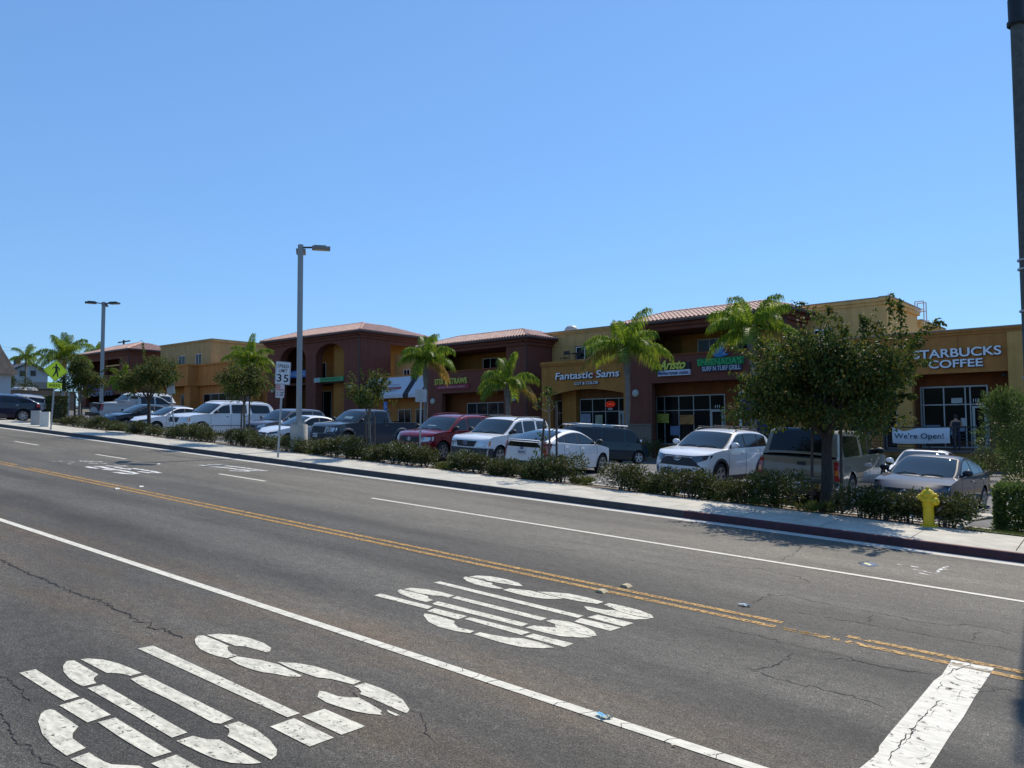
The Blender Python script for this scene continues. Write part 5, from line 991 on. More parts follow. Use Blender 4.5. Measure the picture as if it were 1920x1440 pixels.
# far row and background vehicles
van_sp = SP(name='parked_van', cat='van', L=4.7, W=1.9, H=1.9, r=.33, wheels=(.85, 3.7), paint=pgreen, top=[(0, .86), (.08, .92), (.35, 1.0), (.6, 1.05), (4.5, 1.08), (4.7, 1.05)], roof=[(.3, .98), (.6, 1.25), (1.0, 1.62), (1.2, 1.74), (1.6, 1.80), (4.2, 1.80), (4.4, 1.74), (4.66, 1.1)], rf=1.1, rr=4.3,
    win=[(.7, 1.6), (1.75, 3.0), (3.1, 4.25)], doors=(.65, 1.7, 3.05), handles=(1.5, 2.9), fs=.06, D=.2, tum=.14, wt=.12, surround=False, nsp=5, mmat=chrome, Dr=.1)
c = Car(van_sp, 'dark teal van with a white roof rack parked beyond the white hatchback').build(); rk = MB()
for y in (-.62, .62): rk.tube([(1.0, y, 1.9), (-2.1, y, 1.9)], .03, 6)
for k in range(14): rk.tube([(.95-k*.23, -.62, 1.93), (.95-k*.23, .62, 1.93)], .018, 5)
for y in (-.62, .62):
    for x in (.8, -.5, -1.9): rk.tube([(x, y, 1.78), (x, y, 1.9)], .02, 5)
rk.build('roof_rack', white_m, c.root); c.fpatch([(.84, .7), (.96, .7), (.96, 1.0), (.84, 1.0)], 'taillight', lampred, .014, rear=True, mirror=True); c.place(-20.4, 33.8, 66, .42)
small = dict(sedan_sp); small.update(name='parked_car', paint=pw_, hmat=None)
c = Car(small, 'white car whose sunroof roof shows just behind the dark grey sedan').build(); mb = MB(); mb.grid([[c.T(a, v, .012) for v in linspace(-.55, .55, 9)] for a in linspace(2.25, 2.8, 5)]); mb.build('sunroof', cglass, c.root, smooth=True); c.place(-5.0, 29.0, -88, -.05)
lx = dict(hi_sp); lx.update(shade=None, paint=plex, rails=None, H=1.69, mmat=plex)
c = Car(lx, 'pewter crossover with swept headlights between the full-size white suv and the lamp base').build(); c.fpatch([(-.55, .5), (.55, .5), (.40, .88), (-.40, .88)], 'grille', plast, .012); c.fpatch([(.55, .74), (.97, .84), (.98, .94), (.6, .86)], 'headlight', lampc, .014, mirror=True); c.place(-33.9, 24.4, -84, 1.62)
hy = dict(sedan_sp); hy.update(paint=pw_, H=1.43, hmat=chrome)
c = Car(hy, 'white low sedan behind the concrete lamp base').build(); c.fpatch([(-.42, .42), (.42, .42), (.5, .70), (-.5, .70)], 'grille', plast, .012)
for z in (.5, .57, .64): c.fpatch([(-.4, z), (.4, z), (.42, z+.012), (-.42, z+.012)], 'grille_bar', chrome, .02)
c.fpatch([(.55, .60), (.99, .68), (.98, .78), (.62, .72)], 'headlight', lampd, .012, mirror=True); c.plate(.36, txt='8CNP556'); c.place(-29.9, 22.6, -95, 1.42)
dk = dict(sedan_sp); dk.update(paint=pdark)
c = Car(dk, 'dark blue-grey sedan low behind the shrubs beside the silver pickup').build(); c.fpatch([(-.6, .36), (.6, .36), (.5, .6), (-.5, .6)], 'grille', plast, .008); c.fpatch([(.55, .58), (.99, .66), (.99, .76), (.62, .70)], 'headlight', lampd, .012, mirror=True); c.place(-44.9, 22.4, -90, 2.28)
wt_ = dict(sedan_sp); wt_.update(paint=pw_)
c = Car(wt_, 'white sedan nose between the dark sedan and the full-size white suv').build(); c.fpatch([(-.42, .45), (.42, .45), (.5, .68), (-.5, .68)], 'grille', plast, .012); c.fpatch([(.5, .58), (.99, .66), (.99, .80), (.58, .73)], 'headlight', lampd, .012, mirror=True); c.place(-41.7, 22.5, -90, 2.08)
ra_sp = dict(ta_sp); ra_sp.update(shade=None, L=6.1, W=2.05, H=1.95, r=.41, wheels=(1.05, 4.6), paint=psilver, top=[(0, 1.0), (.1, 1.1), (.5, 1.2), (1.2, 1.27), (1.5, 1.28), (3.9, 1.30), (6.0, 1.32), (6.1, 1.28)],
    roof=[(1.35, 1.22), (1.6, 1.4), (2.1, 1.72), (2.3, 1.82), (2.8, 1.88), (3.5, 1.87), (3.7, 1.8), (3.85, 1.35)], rf=2.2, rr=3.6, win=[(1.75, 2.65), (2.75, 3.1), (3.2, 3.55)], bed=(4.0, 6.0), mmat=psilver)
c = Car(ra_sp, 'silver pickup with red taillight backed towards the street near the left end').build(); c.fpatch([(.88, .86), (.995, .86), (.995, 1.26), (.88, 1.26)], 'taillight', lampred, .014, rear=True, mirror=True); c.spatch([(5.95, .86), (6.1, .86), (6.1, 1.26), (5.95, 1.26)], 'taillight', lampred); c.fpatch([(-.14, 1.08), (.0, 1.08), (.0, 1.18), (-.14, 1.18)], 'tailgate_handle', plast, .03, rear=True)
mb = MB(); mb.box(-3.15, -.95, .5, -2.95, .95, .72); mb.build('bumper', plast, c.root); mb = MB(); mb.box(-.6, -.8, 1.28, -1.35, .8, 1.5); mb.build('toolbox', psilver, c.root); c.place(-49.3, 24.6, 84, 2.62)
wg = dict(hi_sp); wg.update(shade=None, name='dark_wagon', cat='car', paint=pnavy, H=1.50, L=4.7, rails=chrome, roof=[(1.1, .98), (1.5, 1.18), (2.0, 1.36), (2.4, 1.44), (3.4, 1.43), (3.9, 1.34), (4.5, 1.08)], rr=3.5, top=[(0, .7), (.1, .8), (.5, .9), (1.1, .98), (1.4, 1.0), (4.2, 1.06), (4.7, 1.0)], win=[(1.6, 2.5), (2.6, 3.4), (3.48, 3.8)], r=.33, nsp=7, hmat=chrome)
c = Car(wg, 'navy blue hatchback side-on at the driveway on the far left').build(); c.fpatch([(.7, .84), (.99, .84), (.99, 1.0), (.7, 1.0)], 'taillight', lampred, .014, rear=True, mirror=True); c.spatch([(4.35, .82), (4.7, .82), (4.7, 1.0), (4.45, 1.0)], 'taillight', lampred); pb = onY(45, 790, 19.2); c.place(-48.9, 15.9, -90, road_z(-48.9)+.1)
w2 = dict(wg); w2.update(paint=psilver, name='parked_car')
c = Car(w2, 'silver wagon with roof bars half hidden behind the navy hatchback').build(); c.place(-51.8, 18.2, -90, road_z(-51.8)+.1)
w3 = dict(yu_sp); w3.update(name='parked_truck', cat='truck', L=5.0)
c = Car(w3, 'small white vehicle front glimpsed beyond the black fence at left').build(); c.fpatch([(-.5, .7), (.5, .7), (.5, 1.0), (-.5, 1.0)], 'grille', plast, .012); c.place(-56.5, 27.5, -75, None)
# ------------------------------------------------------------------ street furniture
sgreen = mat('sign_lime', (.80, .98, .02), .45, var=.02); sblack = mat('sign_ink', (.012, .012, .014), .5, var=0); swhite = mat('sign_face_white', (.66, .68, .70), .5, var=.05, scale=8); sred = mat('sign_red_ink', (.5, .07, .07), .5, var=0); alum = mat('aluminium_back', (.42, .44, .46), .45, .5, var=.08)
VIEW = lambda p: math.atan2(p.y, p.x)-math.pi/2       # facing back to the pavement
def face_rot(p, extra=0): return math.atan2(-p.x, p.y)+R(extra)
def signpost(name, px, py, label, top, extra=0, Y=None, lean=0):
    p = gp(px, py, .15) if Y is None else onY(px, py, Y); z = gz(p.x, p.y)
    s = empty(name, (p.x, p.y, z), face_rot(p, extra), label, 'sign'); s.rotation_euler.y = R(lean)
    mb = MB(); mb.prism([(-.03, -.02), (.03, -.02), (.03, .015), (.012, .02), (-.012, .02), (-.03, .015)], 0, top); mb.build('post', steel, s); return s
def rrect(x0, x1, z0, z1, r=.04, n=4):
    P = []
    for cx, cz, a0 in ((x1-r, z0+r, -90), (x1-r, z1-r, 0), (x0+r, z1-r, 90), (x0+r, z0+r, 180)):
        for k in range(n+1): a = R(a0+90*k/n); P.append((cx+r*math.cos(a), cz+r*math.sin(a)))
    return P
s = signpost('speed_limit_sign', 521, 858, 'white rectangular speed limit sign reading 35 above a small red and white plate', 3.1, 14, lean=2.6)
mb = MB(); mb.prism(rrect(-.24, .24, 2.36, 3.10), -.035, -.025, 'y'); pl = mb.build('sign_plate', swhite, s)
mb = MB()
for q, w_ in ((rrect(-.22, .22, 2.38, 3.08, .03), .009),): mb.tube([(x, -.037, z) for x, z in q+q[:1]], .004, 4, cap=False)
mb.build('border', sblack, pl)
text('SPEED', (-.18, .18, 2.90, 3.01), 'lettering', sblack, pl, -.037, .004, .01, space=1.1); text('LIMIT', (-.135, .135, 2.75, 2.86), 'lettering', sblack, pl, -.037, .004, .01, space=1.1); text('35', (-.185, .185, 2.44, 2.69), 'number', sblack, pl, -.037, .004, .015, space=1.15)
mb = MB(); mb.prism(rrect(-.20, .08, 1.92, 2.35), -.033, -.025, 'y'); p2 = mb.build('parking_plate', mat('sign_pinkish', (.6, .55, .56), .5, var=.08, scale=10), s)
mb = MB(); mb.box(-.185, -.037, 2.23, -.06, -.034, 2.335); mb.build('red_square', sred, p2); text('NO', (-.175, -.07, 2.25, 2.32), 'lettering', swhite, p2, -.038, .002, .01)
text('PARKING', (-.18, .06, 2.155, 2.215), 'lettering', sred, p2, -.034, .003, .01); text('4 - 5AM', (-.16, .05, 2.065, 2.12), 'lettering', sblack, p2, -.034, .003, .005); text('8 - 6PM', (-.16, .05, 1.985, 2.04), 'lettering', sblack, p2, -.034, .003, .005)
s = signpost('pedestrian_sign', 95, 806, 'lime green diamond sign with a walking figure above a lime plate reading ahead', 3.2, 8, lean=2.8)
mb = MB(); d = .50; zc = 2.70; mb.prism([(0, zc-d), (d, zc), (0, zc+d), (-d, zc)], -.04, -.028, 'y'); pl = mb.build('diamond_plate', sgreen, s)
mb = MB(); e = .465; q = [(0, zc-e), (e, zc), (0, zc+e), (-e, zc)]
for a, b_ in zip(q, q[1:]+q[:1]): mb.tube([(a[0], -.042, a[1]), (b_[0], -.042, b_[1])], .007, 4)
mb.build('border', sblack, pl)
mb = MB(); Y = -.043
def capsule(a, b_, r0, r1):
    a, b_ = Vector(a), Vector(b_); dd = (b_-a).normalized(); n_ = Vector((-dd.y, dd.x)); mb.prism([tuple(a+n_*r0), tuple(b_+n_*r1), tuple(b_+dd*r1*.7), tuple(b_-n_*r1), tuple(a-n_*r0), tuple(a-dd*r0*.7)], Y, Y-.003, 'y')
mb.prism([(.005+.042*math.cos(t), zc+.275+.042*math.sin(t)) for t in linspace(0, 2*math.pi, 15)[:-1]], Y, Y-.003, 'y')
capsule((.01, zc+.20), (.035, zc-.02), .052, .045); Y -= .001; capsule((-.01, zc+.19), (-.14, zc+.10), .022, .018); Y -= .001; capsule((.04, zc+.19), (.135, zc+.10), .028, .02); Y -= .001; capsule((.135, zc+.10), (.125, zc+.0), .02, .017); Y -= .001
capsule((.02, zc), (-.03, zc-.14), .036, .028); Y -= .001; capsule((-.03, zc-.14), (-.10, zc-.27), .028, .02); Y -= .001; capsule((.04, zc), (.075, zc-.13), .036, .028); Y -= .001; capsule((.075, zc-.13), (.10, zc-.27), .028, .02)
mb.build('walking_figure', sblack, pl)
mb = MB(); mb.prism(rrect(-.29, .29, 1.90, 2.16, .02), -.04, -.028, 'y'); pl = mb.build('text_plate', sgreen, s); text('AHEAD', (-.22, .22, 1.96, 2.10), 'lettering', sblack, pl, -.041, .004, .012, space=1.1)
s = signpost('parking_sign_back', 787, 857, 'bare metal back of a square sign on a post in front of the red suv', 2.62, 0, lean=1)
mb = MB(); mb.prism(rrect(-.20, .20, 2.20, 2.66, .02), .03, .04, 'y'); mb.build('sign_plate', alum, s)
s = signpost('parking_sign_back', 329, 815, 'bare metal back of a small tilted sign before the large white suv', 2.5, -12, lean=-6)
mb = MB(); mb.prism(rrect(-.17, .17, 2.12, 2.60, .02), .03, .04, 'y'); mb.build('sign_plate', alum, s)
polem = mat('pole_grey', (.30, .31, .31), .55, .2, var=.06, scale=2); headm = mat('lamp_head', (.22, .21, .19), .5, var=.05); headd = mat('lamp_head_dark', (.03, .03, .035), .5, var=.05); lens = mat('lamp_lens', (.5, .42, .28), .3, var=.1)
def lotlamp(p, ped, top, label, arms, hm, sq=.07):
    z = gz(p.x, p.y); s = empty('lamp_post', (p.x, p.y, z), 0, label, 'lamp post')
    mb = MB(); n = 20; mb.lathe([(.305, -.1), (.305, ped-.03), (.29, ped), (0, ped)], (0, 0, 0), 28); mb.build('concrete_base', mat('base_concrete', (.40, .38, .33), .85, var=.15, scale=4, bump=.15), s, smooth=True)
    mb = MB(); mb.box(-.17, -.17, ped, .17, .17, ped+.12); mb.build('base_cover', polem, s)
    mb = MB(); k = sq; mb.prism([(-k, -k), (k, -k), (k, k), (-k, k)], ped+.121, top-z); mb.build('pole', polem, s)
    for ang in arms:
        a = R(ang); ca, sa = math.cos(a), math.sin(a); f = lambda x, y, zz: (x*ca-y*sa, x*sa+y*ca, zz); t = top-z
        mb = MB(); mb.tube([f(.08, 0, t-.10), f(.42, 0, t-.08)], .035, 6); mb.build('arm', headd, s)
        mb = MB(); i0 = len(mb.v); mb.box(.40, -.17, t-.15, 1.05, .17, t-.05); mb.box(.46, -.1, t-.05, .9, .1, t+.0); mb.v = [f(*v) for v in mb.v]; h_ = mb.build('lamp_head', hm, s)
        mb = MB(); mb.box(.5, -.13, t-.165, 1.0, .13, t-.151); mb.v = [f(*v) for v in mb.v]; mb.build('lens', lens, h_)
    return s
p = gp(560, 850, .15); lotlamp(onY(560, 840, 17.15), 1.02, 8.95, 'tall grey square lamp post on a round concrete base behind the speed limit sign', (52, 142), headm)
p = onY(189, 790, 22.6); lotlamp(p, .8, onY(196, 566, 22.6).z, 'grey lamp post with three dark heads beside the silver pickup', (30, 150, -110), headd, .085)
# roadside pole at the right edge
p = gp(1951, 1033, .15); s = empty('street_lamp_pole', (p.x, p.y, gz(p.x, p.y)), 0, 'thick dark roadside pole with black cap at the right edge', 'pole'); pz = 9.0-s.location.z
polem2 = mat('pole_dark', (.085, .09, .08), .75, var=.35, scale=9, bump=.4, bscale=60)
mb = MB(); mb.tube([(0, 0, 0), (.0, 0, 4.5), (0, 0, pz)], [.135, .118, .10], 16); mb.build('pole', polem2, s, smooth=True, angle=60)
mb = MB(); mb.lathe([(.13, pz-.05), (.135, pz), (.125, pz+.02), (.125, pz+.42), (.10, pz+.55), (0, pz+.6)], (0, 0, 0), 16); mb.tube([(-.05, 0, pz+.3), (-.06, 0, pz+1.5)], .03, 6); mb.lathe([(.15, pz-.03), (.15, pz+.03)], (0, 0, 0), 16); mb.build('cap', mat('cap_black', (.012, .013, .014), .6, var=.1), s, smooth=True)
mb = MB()
for z in (4.6, 4.75, 3.9, 2.8): mb.lathe([(.149, z), (.149, z+.03)], (0, 0, 0), 16)
mb.build('strap', steel, s)
# hydrant
hy_ = mat('hydrant_yellow', (.70, .50, .015), .45, var=.12, scale=9, bump=.15)
p = gp(1742, 988, .15); s = empty('fire_hydrant', (p.x, p.y, gz(p.x, p.y)-.02), face_rot(p), 'bright yellow fire hydrant on the planting strip in front of the dark grey sedan', 'fire hydrant'); s.scale = (.93,)*3
mb = MB(); mb.lathe([(.0, .03), (.165, .03), (.165, .055), (.105, .06), (.102, .30), (.10, .42), (.112, .44), (.112, .50), (.118, .54)], (0, 0, 0), 28); mb.build('barrel', hy_, s, smooth=True)
mb = MB(); mb.lathe([(.118, .54), (.15, .55), (.155, .575), (.15, .60), (.125, .61), (.12, .66), (.142, .67), (.142, .70), (.12, .72), (.10, .76), (.05, .79), (.03, .80), (.03, .84), (0, .84)], (0, 0, 0), 28); mb.build('bonnet', hy_, s, smooth=True)
mb = MB()
for k in range(8):
    a = k*math.pi/4; mb.lathe([(0, .60), (.016, .60), (.016, .64), (0, .64)], (.136*math.cos(a), .136*math.sin(a), 0), 6); mb.lathe([(0, .055), (.014, .055), (.014, .08), (0, .08)], (.14*math.cos(a), .14*math.sin(a), 0), 6)
mb.build('bolts', hy_, s)
def nozzle(ang, z, r_, l):
    mb = MB(); mb.lathe([(r_*.8, .08), (r_*.8, l*.55), (r_*1.08, l*.56), (r_*1.08, l*.9), (r_*.85, l), (r_*.3, l), (r_*.25, l+.03), (0, l+.03)], (0, 0, 0), 18, 'x'); a = R(ang)
    mb.v = [(x*math.cos(a)-y*math.sin(a), x*math.sin(a)+y*math.cos(a), zz+z) for x, y, zz in mb.v]; mb.build('nozzle', hy_, s, smooth=True)
nozzle(-35, .55, .075, .21); nozzle(185, .63, .055, .19); nozzle(8, .66, .05, .17)
mb = MB(); mb.lathe([(.0, -.12), (.045, -.12), (.05, -.105), (.05, -.09)], (0, 0, .40), 16, 'y'); mb.tube([(-.02, -.12, .42), (.0, -.122, .40), (.02, -.12, .42)], .006, 4); mb.build('drain_disc', hy_, s, smooth=True)
mb = MB(); mb.lathe([(.0, -.0), (.17, -.0), (.15, .035)], (0, 0, 0), 20); mb.build('base', mat('hydrant_base', (.03, .03, .03), .8, var=.2), s)
# utility cabinets
for k, (a, b_, c_, lb) in enumerate(((67, 768, 797, 'grey louvred utility box, the taller of two by the driveway'), (84, 771, 800, 'pale louvred utility box just left of the pedestrian sign post'))):
    p = gp(a, c_, .15); s = empty('utility_box', (p.x, p.y, gz(p.x, p.y)), R(-30), lb, 'utility box'); h = .72
    mb = MB(); mb.box(-.19, -.19, 0, .19, .19, h); mb.build('cabinet', mat('cabinet_%d' % k, ((.35, .36, .36), (.62, .62, .58))[k], .6, var=.1), s)
    mb = MB()
    for i in range(9): mb.prism([(-.205, .12+i*.062), (-.192, .12+i*.062), (-.192, .16+i*.062)], -.16, .16, 'x'); mb.box(-.16, -.21, .12+i*.062, .16, -.19, .135+i*.062)
    mb.v = [(x, y, z) for x, y, z in mb.v]; mb.build('louvres', mat('louvre', (.3, .3, .29), .6, var=0), s)
# ------------------------------------------------------------------ plants
lf_tree = leafmat('leaf_tree', [(.020, .045, .010), (.035, .07, .012), (.05, .085, .015), (.09, .12, .018), (.13, .14, .02), (.17, .12, .025)], .6, .38)
lf_shrub = leafmat('leaf_shrub', [(.028, .046, .014), (.048, .075, .018), (.078, .11, .026), (.11, .125, .032), (.125, .09, .035)], .5, .25)
lf_palm = leafmat('leaf_palm', [(.06, .13, .012), (.11, .21, .018), (.18, .29, .022), (.28, .36, .03), (.38, .40, .04)], .45, .58)
lf_bush = leafmat('leaf_bush', [(.05, .09, .02), (.09, .14, .03), (.16, .20, .05)], .45, .35)
lf_grass = leafmat('leaf_grass', [(.05, .09, .015), (.09, .13, .02), (.14, .15, .03), (.17, .14, .05)], .6, .3)
bark = mat('bark', (.055, .047, .040), .9, var=.45, scale=9, bump=.9, bscale=30, stretch=(3, 3, .6)); barkd = mat('bark_grey', (.15, .14, .12), .9, var=.4, scale=10, bump=.6, bscale=30, stretch=(3, 3, .7)); palmb = mat('palm_bark', (.20, .18, .16), .9, var=.35, scale=5, bump=.7, bscale=14, stretch=(1, 1, 4)); stakem = mat('stake_wood', (.08, .065, .055), .85, var=.3, scale=12)
petal = mat('petal', (.42, .33, .32), .6, var=.2, scale=40)
def leaf(mb, c, d, up, ln, wd, fold=.25):
    d = d.normalized(); s_ = d.cross(up); s_ = s_.normalized() if s_.length > .01 else d.orthogonal().normalized(); n_ = s_.cross(d)
    a = c; b_ = c+d*ln*.5+s_*wd*.5+n_*fold*wd; e = c+d*ln; f = c+d*ln*.5-s_*wd*.5+n_*fold*wd; m_ = c+d*ln*.5
    i = len(mb.v); mb.v += [tuple(a), tuple(b_), tuple(e), tuple(f), tuple(m_)]; mb.f += [(i, i+1, i+2, i+4), (i, i+4, i+2, i+3)]; mb.m += [mb.cur, mb.cur]
def rvec(r_): 
    while True:
        v = Vector((r_.uniform(-1, 1), r_.uniform(-1, 1), r_.uniform(-1, 1)))
        if .05 < v.length < 1: return v
def tree(name, label, base, height, crown_z, crad, leaves, seed, stakes=(), trunk_r=.09, lsz=.11, group=None, nlimb=9, sprigs=10, flat_=.8, dens=1., lean=(0, 0), gap=0, lobes=None, shoots=()):
    r_ = random.Random(seed); s = empty(name, base, 0, label, 'tree', group)
    tb = MB(); top = Vector((lean[0], lean[1], crown_z)); P = [Vector((0, 0, -.05)), Vector((.02, .01, crown_z*.4)), Vector((lean[0]*.6, lean[1]*.6, crown_z*.75)), top]
    tb.tube(P, [trunk_r*1.5, trunk_r, trunk_r*.9, trunk_r*.8], 10)
    tips = []; ch = height-crown_z
    cen = Vector((lean[0], lean[1], crown_z+ch*.42))
    for i in range(nlimb):
        a = i*2.4+r_.uniform(-.4, .4); el = r_.uniform(-.15, 1.3); d = Vector((math.cos(a)*math.cos(el), math.sin(a)*math.cos(el), math.sin(el)))
        end = cen+Vector((d.x*crad*.8, d.y*crad*.8, d.z*ch*.5))*r_.uniform(.7, 1.0)
        mid = top.lerp(end, .45)+Vector((0, 0, .15*ch))*r_.uniform(.1, .8); tb.tube([top-Vector((0, 0, .1)), mid, end], [trunk_r*.5, trunk_r*.3, trunk_r*.08], 6)
        for j in range(4):
            q = mid.lerp(end, r_.uniform(.2, 1)); e2 = q+rvec(r_)*crad*.33; tb.tube([q, q.lerp(e2, .5)+rvec(r_)*.04, e2], [trunk_r*.2, trunk_r*.1, trunk_r*.04], 5); tips += [e2, q.lerp(e2, .6)]
        tips.append(end)
    tb.build('trunk', bark if trunk_r > .08 else barkd, s, smooth=True, angle=60)
    lb = MB(); clumps = [(t, r_.uniform(.14, .30)*crad) for t in tips]
    if lobes is None: lobes = [(r_.uniform(-.6, .6), r_.uniform(-.45, .55), r_.uniform(.38, .6), r_.uniform(.3, .55)) for _ in range(6)]
    for _ in range(int(34*dens)):
        lx_, lz_, lr_, lh_ = r_.choice(lobes); v = rvec(r_); a = r_.uniform(-.6, .6)
        clumps.append((cen+Vector(((lx_+v.x*lr_)*crad, (a*.5+v.y*.6)*crad, (lz_+v.z*lh_)*ch*.5)), r_.uniform(.09, .20)*crad))
    tot = sum(c[1]**2 for c in clumps)
    for c_, rad in clumps:
        for _ in range(int(leaves*rad*rad/tot)):
            v = rvec(r_); v = v.normalized()*rad*(r_.random()**.45); pos = c_+Vector((v.x, v.y, v.z*.75))
            out = (v.normalized()*.5+rvec(r_)*.7+Vector((0, 0, -.6))); leaf(lb, pos, out, rvec(r_), lsz*r_.uniform(.6, 1.25), lsz*r_.uniform(.4, .75))
    for _ in range(sprigs):                        # leafy shoots breaking the outline
        a = r_.uniform(0, 6.28); e_ = r_.uniform(.1, 1.4); d = Vector((math.cos(a)*math.cos(e_), math.sin(a)*math.cos(e_), math.sin(e_)*1.1)); st = cen+Vector((d.x*crad*.8, d.y*crad*.8, d.z*ch*.42)); L = r_.uniform(.35, .75)*crad*.55
        for k in range(26):
            t = k/26; pos = st+d*L*t+Vector((0, 0, .12*L*t)); leaf(lb, pos, rvec(r_)+Vector((0, 0, -.3)), rvec(r_), lsz*r_.uniform(.7, 1.2), lsz*.55)
    for (x1, y1), (x0, y0) in shoots:
        for rep in range(2):
            yy = r_.uniform(-.5, .3); P0 = Vector(((x0-1550)/82, yy, 2.25+(803-y0)/82-.41)); P1_ = Vector(((x1-1550)/82, yy+r_.uniform(-.2, .2), 2.25+(803-y1)/82-.41))
            P0 = P0+(P0-P1_)*.6
            if rep: P1_ = P1_+rvec(r_)*.12
            for k in range(70):
                t = r_.random(); pos = P0.lerp(P1_, t)+Vector((0, 0, .10*math.sin(math.pi*t)))+rvec(r_)*lerp(.13, .05, t); leaf(lb, pos, rvec(r_)+Vector((0, 0, -.5)), rvec(r_), lsz*r_.uniform(.8, 1.25), lsz*.6)
    lb.build('crown', lf_tree, s)
    for k, (dx, dy, h, ln) in enumerate(stakes):
        sb = MB(); sb.tube([(dx, dy, -.1), (dx+ln, dy, h)], .032, 8); sb.build('stake', stakem, s)
    if stakes:
        sb = MB(); sb.tube([(stakes[0][0]+stakes[0][3], stakes[0][1], stakes[0][2]-.12), (stakes[-1][0]+stakes[-1][3], stakes[-1][1], stakes[-1][2]-.12)], .012, 5); sb.build('stake_tie', black_m, s)
    return s
TB = lambda px, py, Y: Vector((onY(px, py, Y).x, Y, gz(onY(px, py, Y).x, Y)))
tree('round_tree', 'large dense round street tree in front of the champagne pickup with two wooden stakes', TB(1550, 950, 17.6), 4.05, 1.70, 1.9, 26000, 5, ((-.32, 0, 1.95, .06), (.30, .05, 1.95, .03)), .125, .095, nlimb=12, sprigs=24, dens=3.8, lean=(.05, 0), lobes=[(-.64, -.22, .30, .42), (-.35, .05, .40, .6), (.1, .0, .45, .7), (.55, .0, .36, .6), (.05, -.45, .45, .35), (-.3, -.35, .3, .35), (-.62, .05, .28, .3), (.62, .38, .22, .28), (-.2, .45, .28, .3), (.6, -.40, .28, .35), (-.85, -.45, .12, .2)], shoots=[((1514, 572), (1558, 625)), ((1573, 585), (1593, 625)), ((1663, 576), (1668, 642)), ((1684, 588), (1688, 635)), ((1742, 622), (1704, 650)), ((1374, 638), (1418, 668)), ((1370, 772), (1395, 745)), ((1702, 748), (1676, 758)), ((1440, 632), (1465, 665)), ((1620, 600), (1625, 640)), ((1728, 690), (1700, 700)), ((1392, 700), (1420, 715)), ((1545, 590), (1570, 640)), ((1640, 612), (1650, 650)), ((1715, 655), (1690, 680))])
tree('young_tree', 'young staked tree with open leafy crown in front of the grey pickup', TB(692, 870, 17.4), 3.05, 1.55, .95, 3600, 8, ((-.22, 0, 1.5, .05), (.2, .05, 1.5, 0)), .045, .085, nlimb=7, sprigs=12, dens=.5)
tree('young_tree', 'young staked tree in front of the large white suv with a spreading crown', TB(457, 835, 17.5), 3.35, 1.7, 1.35, 5600, 9, ((-.22, 0, 1.6, .05), (.28, .05, 2.8, .0)), .05, .095, nlimb=8, sprigs=14, dens=.7)
tree('young_tree', 'round leafy tree with dark trunk before the silver pickup cab', TB(278, 815, 17.5), 3.95, 1.6, 1.5, 10500, 12, (), .085, .095, nlimb=9, sprigs=14, dens=1.2)
tree('young_tree', 'dense dark tree beside the lime green pedestrian sign', TB(148, 795, 19.2), 4.2, 1.4, 1.45, 10500, 14, (), .08, .10, nlimb=9, sprigs=12, dens=1.2)
# nearly bare sapling
p = TB(1030, 890, 17.3); s = empty('sapling', p, 0, 'thin nearly bare sapling tied between two stakes in front of the white hatchback', 'tree'); r_ = random.Random(4)
tb = MB(); tb.tube([(0, 0, 0), (.02, 0, 1.1), (0, 0, 2.1), (-.03, 0, 2.55)], [.035, .03, .02, .012], 7); tipz = []
for a, z, l in ((-160, 1.5, .7), (-20, 1.35, .75), (170, 1.9, .5), (60, 1.2, .5), (-40, 1.9, .5), (200, 1.05, .4)): e = Vector((math.cos(R(a))*l, math.sin(R(a))*l*.5, z+.45*l)); tb.tube([(0, 0, z), e*.5+Vector((0, 0, z*.5-.03)), e], [.014, .01, .004], 5); tipz.append(e)
tb.build('trunk', barkd, s, smooth=True); lb = MB()
for c_, n in ((Vector((-.03, 0, 2.5)), 55), (Vector((-.35, 0, 2.15)), 22), (Vector((-.3, 0, 1.25)), 16), (Vector((-.32, .0, .85)), 14), (Vector((.05, 0, 2.2)), 16)):
    for _ in range(n): leaf(lb, c_+rvec(r_)*.17, rvec(r_)+Vector((0, 0, -.4)), rvec(r_), .12, .07)
lb.build('crown', lf_tree, s)
for dx, ln, h in ((-.33, .18, 1.75), (.24, .02, 2.1)): sb = MB(); sb.tube([(dx, 0, -.1), (dx+ln, 0, h)], .032, 8); sb.build('stake', stakem, s)
sb = MB(); sb.tube([(-.2, 0, 1.0), (.25, 0, 1.0)], .01, 5); sb.build('stake_tie', black_m, s)
